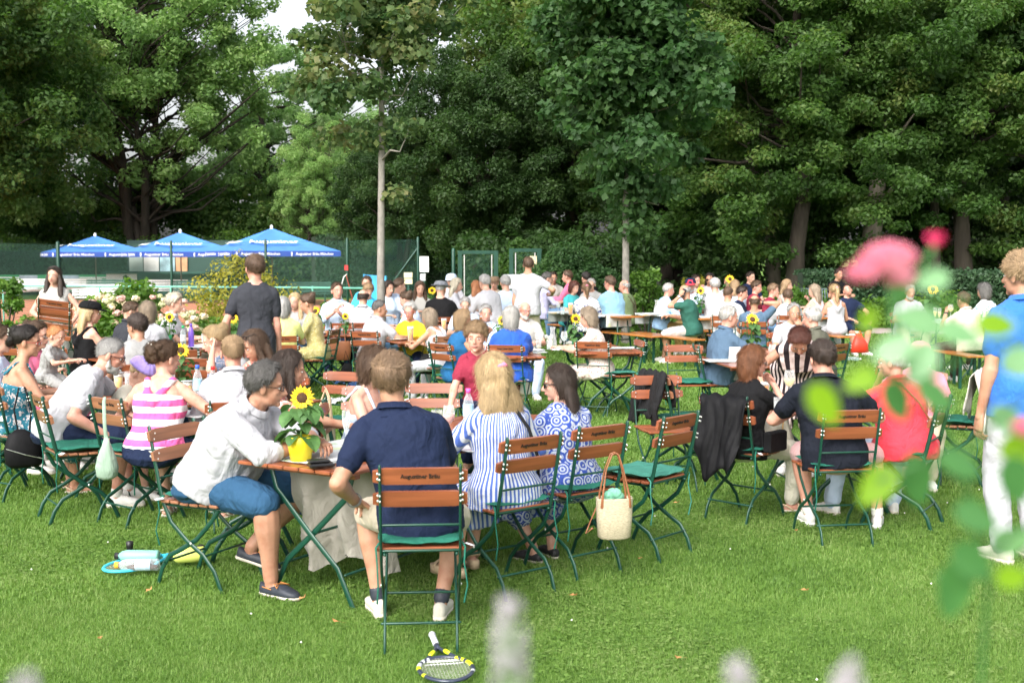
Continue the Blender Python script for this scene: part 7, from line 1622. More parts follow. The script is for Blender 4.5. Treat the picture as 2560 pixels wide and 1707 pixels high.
# ---- nearest table right
garden_table(2.3, 8.75, 82, 1.2, .78, 'folding table between the black t-shirt and the bending woman', group='folding garden tables')
runner('paper_sheet', 'white paper cover on the right folding table', [(1.75, 8.5), (2.5, 8.4), (2.55, 8.75), (1.8, 8.9)], .743, PAPER, 'paper'); q = atz(2175, 1003, .745); runner('paper_sheet', 'white paper sheet before the woman in the red shirt', [(q.x - .1, q.y - .1), (q.x + .15, q.y - .08), (q.x + .15, q.y + .12), (q.x - .1, q.y + .1)], .7445, PAPER, 'paper')
G('wine', 1973, 1000, 'big glass of white wine in front of the man in pink shorts', (WINE, 0, .6), s=1.15); G('tumbler', 1946, 1035, 'slim glass of sparkling water at the table edge by the black t-shirt', (WATER, 0, .8)); G('beer', 1911, 1010, 'glass of orange drink behind the arm of the black t-shirt', (BEER, 0, .8)); G('tumbler', 1905, 995, 'low water glass behind the glass of orange drink', (WATER, 0, .5))
for nk, w, dy in (('blacktee', 'woman in the black t-shirt', -18), ('pinkshorts', 'man in the pink shorts', -14), ('redshirt', 'woman in the red shirt', -38), ('pinkpolo', 'person in the pink cap', 0)): seat(nk, w, dy)
CHP(2395, 0, 9.6, -60, 'empty chair behind the woman in the red shirt, coat hanging on it', REDW2, CUSH)
# ---- long tables and benches at the back
beer_table(1.55, 21.8, 60, 'long orange beer table in front of the teal top'); beer_table(2.95, 21.2, 66, 'long orange beer table beside the man on the phone'); beer_table(-.95, 21.5, 75, 'long orange beer table behind the grey hat'); beer_table(5.0, 21.5, 62, 'long orange beer table in front of the blond girls', 2.2)
beer_table(7.0, 18.9, 82, 'long orange beer table with sunflower at the far right'); beer_table(-.1, 22.6, 80, 'long orange beer table beside the leaning man')
for i, (x, y, a, lab) in enumerate(((1.9, 21.0, 60, 'orange bench under the flowered blouse and the aqua polo'), (1.35, 22.8, 60, 'orange bench behind the teal top'), (2.6, 20.3, 68, 'orange bench in front of the beer table of the man on the phone'), (3.3, 22.2, 66, 'orange bench under the white haired man in sky blue'), (-.3, 20.8, 78, 'orange bench under the leaning man in jeans'),
        (-1.0, 22.6, 75, 'orange bench behind the woman with long brown hair'), (5.45, 20.5, 78, 'orange bench end under the blond ponytail'), (4.6, 22.7, 62, 'orange bench behind the blond girls'), (6.2, 16.6, 85, 'orange bench with a red bag behind the rose'), (7.4, 17.6, 85, 'orange bench at the far right behind the rose leaves'), (3.55, 20.0, 80, 'orange bench under the man on the phone'), (4.0, 21.6, 60, 'orange bench under the white haired man seen from behind'))):
    beer_bench(x, y, a, lab, 2.2 if i not in (6, 8, 10) else 1.1)
def clothf(x, y, a, lab, wd=.54, ln=1.9):
    c, s = math.cos(R(-a)), math.sin(R(-a)); ca = math.cos(yawm(a)); sa_ = math.sin(yawm(a)); f = lambda u, v: (x + u * ca - v * sa_, y + u * sa_ + v * ca)
    runner('tablecloth', lab, [f(-ln / 2, -wd / 2), f(ln / 2, -wd / 2), f(ln / 2, wd / 2), f(-ln / 2, wd / 2)], .774, PCLOTH, drop=[(1, .2), (0, .02), (3, .2)])
clothf(1.4, 21.9, 60, 'flower printed white cloth hanging over the beer table of the teal top'); clothf(2.9, 21.2, 66, 'flower printed white cloth hanging over the beer table of the man on the phone'); clothf(-.95, 21.5, 75, 'white cloth on the beer table behind the grey hat'); clothf(5.0, 21.5, 62, 'white cloth on the beer table of the blond girls'); clothf(7.0, 18.9, 82, 'white cloth on the far right beer table with sunflower')
GD('beer', 1427, 21.2, .78, 'full beer glass in front of the teal top', (BEER, 0, .8), 1.3); GD('tumbler', 1407, 21.3, .78, 'small water glass left of the full beer', (WATER, 0, .5), 1.2); GD('wine', 1396, 22, .78, 'wine glass behind the small water glass', (WATER, 0, .4)); GD('carafe', 1643, 21.2, .78, 'clear water jug before the man in the sky blue shirt', (WATER, 0, .4), 1.1)
GD('flute', 2341, 18.7, .78, 'left one of two sparkling wine glasses behind the rose leaves', (WINE, 0, .5), 1.2); GD('flute', 2352, 18.5, .78, 'right one of two sparkling wine glasses behind the rose leaves', (WINE, 0, .5), 1.2)
GD('wine', 2380, 16.8, .95, 'wine glass held up by the person in the cream shirt', (WINE, 0, .5)); GD('tumbler', 1064, 21.2, .78, 'tall water glass before the woman with long brown hair', (WATER, 0, .7), 1.2)
for px, D, lab in ((1385, 21.4, 'white plate behind the tall standing man'), (1620, 20.7, 'white plate on the cloth left of the water jug'), (1690, 20.8, 'white plate before the man on the phone'), (1040, 21.2, 'white plate before the woman with long brown hair')):
    q = atd(px, 0, D); plate((q.x, D, .781), lab, FOOD)
for px, D, lab in ((1625, 20.9, 'crumpled napkin beside the plate left of the water jug'), (2145, 20.1, 'white napkins on the bench end right of the blond ponytail')):
    q = atd(px, 0, D); napkin((q.x, D, .80 if D > 20.5 else .485), lab)
q = atd(2348, 0, 19.3); sunflower((q.x, q.y, .78), 'sunflower bouquet behind the two sparkling wine glasses', pm('pot_green', (.03, .25, .1)), (0, -1, .3), 1.4, .36, 16, True, 21); q = atd(1758, 0, 21.8); sunflower((q.x, q.y, .78), 'sunflower bouquet behind the man on the phone', pm('pot_green', (.03, .25, .1)), (0, -1, .3), 1.2, .34, 12, True, 22)
q = atd(1075, 0, 22); sunflower((q.x, q.y, .78), 'sunflower bouquet left of the grey hat', pm('pot_green', (.03, .25, .1)), (0, -1, .3), 1.2, .34, 12, True, 23); q = atd(1832, 0, 23.5); sunflower((q.x, q.y, .78), 'sunflower behind the wavy blond hair', pm('pot_green', (.03, .25, .1)), (0, -1, .3), 1.4, .42, 10, True, 24)
cleanup_protos()
# grey slatted armchairs and cocktail table by the path
def armchair(px, D, yaw, label):
    q = atd(px, 0, D); t = thing('garden_armchair', label, 'armchair', (q.x, D, 0), yawm(yaw), 'grey garden armchairs by the path'); m = pm('armchair_grey', (.16, .21, .23), .6)
    mb = MB(); mb.bbox((0, 0, .42), (.25, .24, .015)); mb.obj('seat', m, t); mb = MB()
    for k in range(7): mb.tube([(-.2 + k * .066, -.24, .42), (-.2 + k * .066, -.32, 1.0)], .012, 5)
    mb.tube([(-.24, -.22, .42), (-.24, -.33, 1.02), (.24, -.33, 1.02), (.24, -.22, .42)], .02, 6); mb.obj('backrest', m, t)
    for s in (-1, 1):
        for y in (-.22, .22): mb = MB(); mb.tube([(s * .25, y, 0), (s * .25, y * .9, .64 if y > 0 else .42)], .018, 6); mb.obj('leg', m, t)
        mb = MB(); mb.bbox((s * .26, 0, .65), (.03, .26, .012)); mb.obj('armrest', m, t)
armchair(2047, 29, 160, 'grey slatted garden armchair, left one by the path'); armchair(2080, 29, 175, 'grey slatted garden armchair, right one by the path')
# ================================================================ BAGS, COATS, RACKETS
LEATH = pm('black_leather', (.007, .007, .008), .62, .3, 14, .35, 26, dist=.008, spec=.12); BLKC = cloth_mat('black_fabric', (.012, .012, .013)); STRAW = pm('straw', (.46, .40, .28), .85, .25, 60, .9, 90, dist=.006, stretch=(1, 1, 3)); BRNL = pm('brown_leather', (.26, .10, .045), .4, .2, 10, .15, 60); COAT = cloth_mat('cream_coat', (.52, .50, .45))
def draped(name, label, cat, c, yaw, w, zt, hang_f, hang_b, mat, seed=1, y0=-.27, gap=.03, sleeves=True, ragged=.08):
    """cloth folded over a chair back; c = chair seat centre; hang_b outside, hang_f inside"""
    g = random.Random(seed); t = thing(name, label, cat, (c[0], c[1], 0), yawm(yaw)); nu, nb_, nf = 26, 16, 8; vs = []; ph = [g.uniform(0, 6.28) for _ in range(6)]
    rows = []
    for j in range(nf, 0, -1): rows.append((j / nf, 1))
    rows.append((0, 0))
    for j in range(1, nb_ + 1): rows.append((j / nb_, -1))
    for f, sd in rows:
        for i in range(nu + 1):
            u = -1 + 2 * i / nu; H_ = hang_f if sd > 0 else hang_b; rag = ragged * (math.sin(u * 2.4 + ph[0]) + .5 * math.sin(u * 6 + ph[1])) * f
            fold = (.05 * noise.noise(Vector((u * 2.2 + seed, f * 1.1, seed))) + .03 * noise.noise(Vector((u * 5.5, f * 2.5 + seed, 1)))) * (.4 + f)
            y = y0 + sd * (gap + .03 * f) * (1 if f > 0 else 0) + fold * (-1 if sd < 0 else .5) + (-.06 * f if sd < 0 else .02 * f)
            ww = w * (1 + .12 * math.sin(f * 3 + ph[4])) * (1 - .1 * f)
            vs.append((u * ww / 2 + .02 * math.sin(f * 5 + ph[5]), y, zt - .012 * u * u - f * H_ - rag + .01 * math.sin(u * 11 + f * 9)))
    n1 = nu + 1; fs = [(j * n1 + i, j * n1 + i + 1, (j + 1) * n1 + i + 1, (j + 1) * n1 + i) for j in range(len(rows) - 1) for i in range(nu)]
    mb = MB(); mb.add(vs, fs); me = mb.mesh('body', mat, True); o = link('body', me, t); so = o.modifiers.new('t', 'SOLIDIFY'); so.thickness = .006
    if sleeves:
        for s_ in (-1, 1):
            mb = MB(); x = s_ * w * .42; mb.tube([(x, y0 - .02, zt - .03), (x * 1.08, y0 - .075, zt - .2), (x * .98, y0 - .10, zt - hang_b * .75), (x * 1.02, y0 - .09, zt - hang_b * 1.08)], [.05, .062, .055, .048], 12, flat=((0, 1, 0), .5)); mb.obj('sleeve', mat, t, True)
    return t
P = PEOPLE['blacktee']['root']; ya = PEOPLE['blacktee']['yaw'] - 18
lj = draped('leather_jacket', 'black leather jacket hanging over the chair back of the black t-shirt', 'jacket', (P.x, P.y), ya, .42, .88, .22, .44, LEATH, 3, ragged=.12, sleeves=False)
# little black bag with gold chain
a = R(ya); f = Vector((math.sin(a), math.cos(a), 0)); rt_ = Vector((math.cos(a), -math.sin(a), 0))
q = P - f * .06 + rt_ * .27; t = thing('handbag', 'small black handbag on a gold chain hanging from the chair of the black t-shirt', 'handbag', (q.x, q.y, .50), yawm(ya + 90))
mb = MB(); mb.bbox((0, 0, .07), (.11, .03, .07), b=.01); mb.obj('body', LEATH, t); mb = MB(); mb.bbox((0, -.034, .085), (.108, .004, .05), b=.003); mb.obj('flap', LEATH, t); mb = MB(); mb.tube([(-.02, -.041, .045), (0, -.041, .05), (.02, -.041, .045)], .006, 6); mb.obj('clasp', GOLD, t)
mb = MB(); pts = []
for k in range(46):
    u = k / 45; pts.append(Vector((-.11 - .30 * u, -.01 - .12 * math.sin(u * 3.14) * .5, .14 + .26 * u ** 1.6)))
for k in range(45): mb.tube([pts[k], pts[k + 1]], .0055 if k % 2 else .0038, 5)
mb.obj('chain', GOLD, t, True)
q = atd(1745, 0, 10.6); ch2 = chair(q.x, 10.4, 62, 'chair under the bundled black jacket, seen between table and black t-shirt', REDW, None) if False else None
CHP2 = dup([o for o in COL.objects if o.name.startswith('folding_chair')][0], (atd(1722, 0, 9.7).x, 9.7, 0), yawm(70), 'folding chair with a bundled black jacket over its back, beside the slate denim man', CHG)
draped('black_jacket', 'black fabric jacket bundled over the chair back left of the chestnut bob', 'jacket', (CHP2.location.x, 9.7), 70, .42, .90, .3, .38, BLKC, 5, ragged=.05)
P = PEOPLE['redshirt']['root']; q = atd(2425, 0, 9.4)
draped('cream_coat', 'long cream coat hanging over the chair right of the red shirt', 'coat', (q.x - .05, 9.6), -60, .55, .92, .3, .72, COAT, 7)
def bag_body(mb, w, d, h, top=1.15, flat_=.8, seg=24, wall=True):
    mb.loft([((0, 0, 0), (w * .42, 0, 0), (0, d * .42, 0)), ((0, 0, .012), (w * .5, 0, 0), (0, d * .5, 0)), ((0, 0, h * .5), (w * .54, 0, 0), (0, d * .52, 0)), ((0, 0, h * .97), (w * .5 * top, 0, 0), (0, d * .48, 0)), ((0, 0, h), (w * .5 * top, 0, 0), (0, d * .47, 0)), ((0, 0, h * .98), (w * .48 * top, 0, 0), (0, d * .42, 0)), ((0, 0, h * .6), (w * .46, 0, 0), (0, d * .4, 0)), ], seg, n=2.6)
# straw bag with brown straps on the chair of the patterned dress
b = atd(1535, 1364, 6.55); t = thing('straw_bag', 'pale woven straw bag hanging on brown straps behind the patterned dress', 'bag', (b.x, 6.55, .26), .15); t.scale = (.92, .92, .92)
mb = MB(); bag_body(mb, .20, .13, .25, 1.12); mb.obj('body', STRAW, t, True)
for s_ in (-1, 1):
    mb = MB(); mb.tube([(-.085, s_ * .045, .2), (-.08, s_ * .045, .27), (-.055, s_ * .02, .42), (-.02, .02 * s_, .51), (.0, .015 * s_, .52), (.02, .02 * s_, .51), (.05, s_ * .02, .42), (.08, s_ * .045, .27), (.085, s_ * .045, .2)], [.011, .007, .0045, .0045, .0045, .0045, .0045, .007, .011], 7); mb.obj('strap', BRNL, t, True)
mb = MB()
for k in range(6): mb.ell((-.03 + .02 * (k % 4), .01 * (k % 2), .25 + .012 * (k % 3)), (.035, .03, .03), seg=9, rows=6)
mb.obj('contents', cloth_mat('mint_cloth', (.16, .42, .28)), t, True)
mb = MB(); mb.tube([(-.1, .02, .2), (-.14, .03, .1), (-.17, .02, .03), (-.13, .02, .06)], .008, 6, flat=((1, 0, 0), .5)); mb.obj('side_strap', BRNL, t, True)
# sage cloth bag
b = atd(268, 1191, 7.72); t = thing('cloth_bag', 'sage green cloth bag hanging on the chair left of the pink stripes', 'bag', (b.x, 7.72, .37), .2)
mb = MB(); g = random.Random(3)
mb.loft([((0, 0, 0), (.035, 0, 0), (0, .03, 0)), ((0, 0, .02), (.066, 0, 0), (0, .05, 0)), ((0, 0, .08), (.074, 0, 0), (0, .055, 0)), ((0, 0, .15), (.058, 0, 0), (0, .045, 0)), ((0, 0, .22), (.03, 0, 0), (0, .028, 0)), ((0, 0, .27), (.014, 0, 0), (0, .014, 0))], 22)
mb.obj('body', cloth_mat('sage_cloth', (.26, .36, .28)), t, True); mb = MB(); mb.tube([(0, 0, .26), (-.008, 0, .36), (-.012, .02, .50), (-.01, .05, .53)], [.014, .012, .012, .01], 8, flat=((0, 1, 0), .35)); mb.obj('strap', cloth_mat('sage_cloth', (.26, .36, .28)), t, True)
# black rucksack
b = atd(62, 1160, 8.75); t = thing('rucksack', 'black leather rucksack hanging behind the woman in the teal floral dress', 'bag', (b.x, 8.75, .27), .5)
mb = MB(); mb.loft([((0, 0, 0), (.10, 0, 0), (0, .05, 0)), ((0, 0, .03), (.135, 0, 0), (0, .075, 0)), ((-.01, 0, .14), (.13, 0, 0), (0, .08, 0)), ((-.02, 0, .24), (.09, 0, 0), (0, .055, 0)), ((-.025, 0, .28), (.03, 0, 0), (0, .02, 0))], 20, n=2.6); mb.obj('body', LEATH, t, True)
mb = MB(); mb.tube([(-.13, -.07, .15), (0, -.088, .10), (.12, -.06, .06)], .003, 5); mb.obj('zip', STEEL, t); 
for s_ in (-1, 1): mb = MB(); mb.tube([(s_ * .04, 0, .27), (s_ * .06, .03, .42), (s_ * .02, .05, .58)], .007, 6); mb.obj('strap', LEATH, t, True)
# brown leather tote, black bags
b = atd(848, 905, 16.3); t = thing('leather_bag', 'brown leather tote bag on the chair beside the dotted dress', 'bag', (b.x, 16.3, .40), .1)
mb = MB(); bag_body(mb, .30, .12, .26, 1.05); mb.obj('body', BRNL, t, True); mb = MB(); mb.tube([(-.08, -.03, .24), (-.05, 0, .42), (.02, 0, .47), (.07, 0, .42), (.09, -.03, .24)], .008, 6); mb.obj('strap', BRNL, t, True)
for px, py, D, lab, w in ((1068, 935, 14.6, 'black shoulder bag hanging on the chair of the white strap top', .24), (868, 955, 16.0, 'black bag standing on the grass under the brown leather tote', .2)):
    b = atd(px, py, D); t = thing('shoulder_bag', lab, 'bag', (b.x, D, max(.0, b.z)), .3); mb = MB(); mb.loft([((0, 0, 0), (w * .3, 0, 0), (0, .04, 0)), ((0, 0, .03), (w * .5, 0, 0), (0, .06, 0)), ((0, 0, .16), (w * .46, 0, 0), (0, .06, 0)), ((0, 0, .25), (w * .2, 0, 0), (0, .03, 0))], 18); mb.obj('body', BLKC, t, True)
    mb = MB(); mb.tube([(-w * .3, 0, .2), (-.02, 0, .42), (w * .3, 0, .2)], .006, 6); mb.obj('strap', BLKC, t, True)
b = atz(790, 1030, 0); t = thing('straw_basket', 'tall woven straw bag standing beside the orange red chair', 'bag', (atd(803, 0, 9.35).x, 9.35, .12), .1)
mb = MB(); bag_body(mb, .14, .22, .38, 1.05); mb.obj('body', STRAW, t, True)
for s_ in (-1, 1): mb = MB(); mb.tube([(-.05, s_ * .08, .34), (-.03, s_ * .06, .58), (0, s_ * .06, .66), (.03, s_ * .06, .58), (.05, s_ * .08, .34)], .009, 6); mb.obj('strap', pm('rope_handle', (.5, .38, .24), .8), t, True)
# red bag on the bench at right
b = atd(2180, 0, 16.7); t = thing('red_bag', 'bright red bag standing on the orange bench behind the rose', 'bag', (b.x - .1, 16.6, .485), .2)
mb = MB(); mb.loft([((0, 0, 0), (.13, 0, 0), (0, .07, 0)), ((0, 0, .12), (.11, 0, 0), (0, .06, 0)), ((-.02, 0, .26), (.03, 0, 0), (0, .02, 0))], 14, n=3); mb.obj('body', pm('bag_red', (.62, .04, .02), .5), t, True)
mb = MB(); mb.tube([(-.04, 0, .24), (0, 0, .3), (.03, 0, .25)], .006, 5); mb.obj('handle', pm('bag_red', (.62, .04, .02)), t)
# blue cloth, papers, water bottle on the grass
def crumple(name, label, px, py, w, d, hgt, mat, cat, seed, zb=.02):
    q = atz(px, py, .03); g = random.Random(seed); n = 12; vs = [((i / n - .5) * w * (1 + .2 * math.sin(j * 1.7)), (j / n - .5) * d * (1 + .15 * math.sin(i * 2.1)), zb + hgt * abs(noise.noise(Vector((i * .45, j * .5, seed))) + .25 * noise.noise(Vector((i, j, seed + 4))))) for j in range(n + 1) for i in range(n + 1)]
    mb = MB(); mb.add(vs, [(j * (n + 1) + i, j * (n + 1) + i + 1, (j + 1) * (n + 1) + i + 1, (j + 1) * (n + 1) + i) for j in range(n) for i in range(n)]); mb.obj(name, mat, None, True, loc=(q.x, q.y, 0), rz=seed * .7, label=label, cat=cat)
crumple('blue_cloth', 'crumpled blue cloth lying on the grass behind the empty orange red chair', 878, 960, .55, .3, .16, cloth_mat('cloth_blue2', (.05, .14, .36)), 'cloth', 3); crumple('paper_bag', 'pale crumpled paper bag on the grass right of the straw bag', 838, 1005, .22, .16, .12, PAPER, 'paper', 5)
q = atz(2115, 897, .04); bottle((q.x, q.y, .045), 'clear plastic water bottle lying on the grass under the right tables', PET, WHITEP, (WATER, .8), rot=(R(90), 0, R(70)))
# rackets
def racket(label, tip, butt, frame, bands, grip, strings=True, s=1.0, stencil=True):
    a, b = Vector((*tip, .028)), Vector((*butt, .035)); L = (a - b).length; ya_ = math.atan2((a - b).y, (a - b).x) - math.pi / 2; t = thing('tennis_racket', label, 'racket', b, ya_); k = L / .685
    hc_, rx, ry = .52 * k, .127 * k, .168 * k
    n = 48; ring = [Vector((rx * math.sin(2 * math.pi * i / n) * (1 - .06 * math.cos(2 * math.pi * i / n)), hc_ + ry * math.cos(2 * math.pi * i / n), 0)) for i in range(n + 1)]
    for i0, i1, m in bands: mb = MB(); mb.tube(ring[i0:i1 + 1], .0115 * k, 8, flat=((0, 0, 1), .8)); mb.obj('frame', m, t, True)
    mb = MB(); mb.tube([(.0, .20 * k, 0), (-.025 * k, .27 * k, 0), (-.058 * k, .345 * k, 0), (-.088 * k, .40 * k, 0)], .010 * k, 8); mb.tube([(.0, .20 * k, 0), (.025 * k, .27 * k, 0), (.058 * k, .345 * k, 0), (.088 * k, .40 * k, 0)], .010 * k, 8); mb.tube([(0, .17 * k, 0), (0, .215 * k, 0)], .015 * k, 8); mb.obj('throat', frame, t, True)
    mb = MB(); mb.tube([(-.04 * k, .312 * k, .006), (-.028 * k, .285 * k, .006)], .0115 * k, 8); mb.tube([(.05 * k, .33 * k, .006), (.03 * k, .29 * k, .006)], .0115 * k, 8); mb.obj('accent', bands[1][2], t, True)
    mb = MB(); mb.tube([(0, .0, 0), (0, .012, 0), (0, .02, 0), (0, .17 * k, 0)], [.019 * k, .019 * k, .0165 * k, .0155 * k], 10); mb.obj('grip', grip, t, True)
    mb = MB(); mb2 = MB()
    for i in range(-7, 8):
        x = i * .0155 * k; h_ = ry * math.sqrt(max(0, 1 - (x / rx) ** 2)) * .97; mb.tube([(x, hc_ - h_, 0), (x, hc_ + h_, 0)], .0004, 4, ends=False)
        if stencil: mb2.tube([(x, hc_ - .078 * k, .0008), (x, hc_ - .052 * k, .0008)], .0013, 4, ends=False) if abs(i) < 5 else None; mb2.tube([(x, hc_ - .122 * k, .0008), (x, hc_ - .096 * k, .0008)], .0013, 4, ends=False) if abs(i) < 5 else None
    for i in range(-9, 10):
        y = i * .0165 * k; w_ = rx * math.sqrt(max(0, 1 - (y / ry) ** 2)) * .97; mb.tube([(-w_, hc_ + y, 0), (w_, hc_ + y, 0)], .0004, 4, ends=False)
        if stencil and (-.12 * k < y < -.095 * k or -.075 * k < y < -.05 * k): mb2.tube([(-w_ * .8, hc_ + y, .0008), (w_ * .8, hc_ + y, .0008)], .0013, 4, ends=False)
    mb.obj('strings', pm('string', (.55, .55, .5), .5), t)
    if stencil: mb2.obj('string_mark', pm('stencil_white', (.75, .75, .75), .6), t)
    return t
DKN = pm('racket_navy', (.03, .04, .065), .3, .1, coat=.4); LIME = pm('racket_lime', (.66, .75, .02), .35, .1, coat=.4); RWH = pm('racket_white', (.6, .62, .66), .35, .05, coat=.4); CYAN = pm('racket_cyan', (.05, .5, .68), .35, .1)
tp, bt_ = atz(1128, 1704, .03), atz(1080, 1588, .03)
racket('tennis racket in navy, lime and white lying on the grass at the bottom', (tp.x, tp.y), (bt_.x, bt_.y), DKN, [(0, 8, DKN), (12, 14, LIME), (8, 9, LIME), (9, 12, DKN), (14, 16, RWH), (16, 17, DKN), (17, 20, RWH), (20, 28, DKN), (28, 31, LIME), (31, 32, DKN), (32, 35, LIME), (35, 38, DKN), (38, 39, RWH), (39, 48, DKN)], RWH)
tp, bt_ = atz(268, 1428, .03), atz(440, 1385, .03); a = Vector((tp.x, tp.y)); b = Vector((bt_.x, bt_.y)); b = a + (b - a).normalized() * .68
racket('tennis racket with a bright blue frame lying under two bottles at the left', (a.x, a.y), (b.x, b.y), CYAN, [(0, 24, CYAN), (24, 48, CYAN)], pm('grip_black', (.02, .02, .02), .7), stencil=False)
def lying(name, label, px, py, body, capc, r, L, yaw, drink=None, labm=None, D=None):
    q = atz(px, py, r + .02); t = thing(name, label, 'bottle', (q.x, q.y, r + .03), 0); t.rotation_euler = (0, R(90), R(yaw))
    MB().lathe([(.001, 0), (r * .9, .002), (r, .01), (r, L * .74), (r * .8, L * .84), (r * .45, L * .9), (r * .45, L * .93)], seg=20).obj('body', body, t, True); MB().lathe([(r * .55, L * .91), (r * .55, L), (.001, L)], seg=16).obj('cap', capc, t, True)
    if drink: 
        mb = MB(); mb.ell((r * .35, 0, L * .38), (r * .58, r * .9, L * .36), seg=14, rows=9); mb.obj('drink', drink, t, True)
    if labm: MB().lathe([(r * 1.01, L * .18), (r * 1.01, L * .52)], seg=20).obj('label', labm, t, True)
    return t
MINTB = pm('bottle_mint', (.20, .46, .38), .45, .05); BLKP = pm('plastic_black', (.015, .015, .017), .4)
lying('drink_bottle', 'mint green steel bottle with black cap lying on the blue racket', 398, 1394, MINTB, BLKP, .036, .26, 178)
lying('soda_bottle', 'clear bottle of brown drink with orange cap and blue label lying on the racket', 398, 1415, PET, pm('cap_orange', (.8, .35, .03), .4), .034, .25, 182, COLA, pm('label_sky', (.45, .6, .75), .5, .4, 25))
lying('drink_bottle', 'lime yellow bottle with black cap lying on the grass under the nearest left chair', 512, 1388, pm('bottle_lime', (.62, .70, .16), .4, .05), BLKP, .045, .2, 195)
q = atz(318, 1378, .03); mb = MB(); mb.lathe([(.001, 0), (.02, 0), (.022, .05), (.001, .055)], seg=14); mb.obj('cup_lid', BLKP, None, True, loc=(q.x, q.y + .05, .03), rz=.3, label='black ribbed cup lid standing behind the mint bottle', cat='lid')
# ================================================================ ACCESSORIES IN HANDS
P = PEOPLE['phoneman']; mb = MB(); mb.bbox((0, 0, 0), (.004, .035, .07), b=.003); h_ = P['H'](-.10, .01, -.01); o = mb.obj('mobile_phone', BLKP, None, label='black mobile phone held at the ear of the man in green', cat='phone'); o.location = P['ob'].matrix_basis @ h_; o.rotation_euler = (.3, 0, yawm(P['yaw']))
P = PEOPLE['suspenders']; ob = P['ob']
for s_ in (-1, 1):
    mb = MB(); u2 = P['u2']; nb = P['nb']; fw = u2.cross(Vector((1, 0, 0))); mb.tube([P['pel'] + Vector((s_ * .05, -.165, .04)), nb - u2 * .2 + Vector((s_ * .04, 0, 0)) - fw * .165, nb - u2 * .05 + Vector((s_ * .09, 0, 0)) - fw * .095, nb + u2 * .0 + Vector((s_ * .1, 0, 0)) + fw * .02], .015, 6, flat=((0, 1, 0), .4)); mb.obj('suspender', cloth_mat('strap_brown', (.07, .05, .03)), ob, True)
P = PEOPLE['redshirt']; mb = MB(); u2 = P['u2']; nb = P['nb']; fw = u2.cross(Vector((1, 0, 0))); g_ = 1.15
mb.tube([nb - u2 * .0 + Vector((-.07, 0, 0)) + fw * .03, nb - u2 * .03 + Vector((-.06, 0, 0)) - fw * .10 * g_, nb - u2 * .18 - fw * .152 * g_ + Vector((.03, 0, 0)), nb - u2 * .36 - fw * .150 * g_ + Vector((.13, 0, 0)), nb - u2 * .42 + Vector((.20, 0, 0)) - fw * .06], .009, 6, flat=((0, 1, 0), .5)); mb.obj('bag_strap', BRNL, P['ob'], True)
P = PEOPLE['stripes']; mb = MB(); u2 = P['u2']; nb = P['nb']; fw = u2.cross(Vector((1, 0, 0)))
mb.tube([nb + Vector((.03, 0, .0)) + fw * .05, nb - u2 * .03 + Vector((.04, 0, 0)) - fw * .09, nb - u2 * .16 + Vector((.09, 0, 0)) - fw * .148, nb - u2 * .34 + Vector((.15, 0, 0)) - fw * .135, nb - u2 * .46 + Vector((.20, 0, 0)) - fw * .05], .011, 6, flat=((0, 1, 0), .4)); mb.obj('bag_strap', BLKC, P['ob'], True)
for nk, side, m, r_ in (('stripes', -1, pm('bracelet_red', (.7, .06, .08), .5), .03), ('navyman', -1, pm('bracelet_grey', (.2, .2, .22), .4), .033), ('creamback', -1, BLKP, .032), ('armup', 1, BLKP, .032), ('navypolo', -1, BLKP, .034), ('phoneman', -1, STEEL, .033)):
    P = PEOPLE[nk]; S_, E_, W_, hd, nn_, cu = P['arms'][side]; d = (W_ - E_).normalized(); c = W_ - d * .025; x = d.orthogonal().normalized(); y = d.cross(x)
    mb = MB(); mb.loft([(c - d * .012, x * r_, y * r_), (c - d * .006, x * r_ * 1.08, y * r_ * 1.08), (c + d * .006, x * r_ * 1.08, y * r_ * 1.08), (c + d * .012, x * r_, y * r_)], 16, cap=False); mb.obj('bracelet' if 'bracelet' in m.name else 'wristwatch', m, P['ob'], True)
# white board behind the standing man
board('white_board', 'pale blank board on legs behind the tall standing man in white', 1258, 1300, 686, 722, 27.5, pm('board_pale', (.5, .53, .56), .5))
# ================================================================ FOREGROUND: rose and lavender close to the lens
ROSE = leaf_mat('rose_petal', [(.62, .16, .25), (.72, .36, .43), (.76, .54, .58)], rough=.5, trans=.25, scale=30); BUD = leaf_mat('rose_bud', [(.6, .03, .12), (.7, .08, .2)], trans=.2, scale=30)
RLG = leaf_mat('rose_leaf', [(.06, .17, .05), (.10, .26, .07), (.15, .33, .09)], rough=.35, trans=.35, scale=12); RLP = leaf_mat('rose_leaf_pale', [(.15, .30, .14), (.21, .38, .19), (.29, .45, .26)], rough=.25, trans=.3, scale=12); RLY = leaf_mat('rose_leaf_lime', [(.20, .36, .015), (.29, .46, .025)], rough=.35, trans=.55, scale=12)
RD = .60; RS = RD / .92
base = atd(2440, 1500, RD); ro = thing('rose_bush', 'pink rose with bud and pale green leaves close to the lens at the right', 'rose', (base.x, RD, 0)); ox = Vector((base.x, RD, 0))
LSC = .8
def rp(px, py, D=RD): return atd(px, py, D) - ox
mb = MB()
for path in (((2440, 1900), (2470, 1450), (2400, 1150), (2300, 960), (2240, 840), (2222, 720)), ((2400, 1150), (2480, 1060), (2560, 1000)), ((2300, 960), (2200, 930), (2120, 960)), ((2470, 1450), (2400, 1420), (2340, 1440)), ((2240, 840), (2330, 760), (2420, 750)), ((2222, 720), (2300, 680), (2335, 615)), ((2400, 1150), (2300, 1160), (2200, 1200)), ((2300, 960), (2420, 880), (2560, 850)), ((2470, 1400), (2530, 1330), (2600, 1300))):
    mb.tube([rp(*q) for q in path], [.0022 * RS] * len(path), 6)
mb.obj('stem', RLG, ro, True)
rr = random.Random(12)
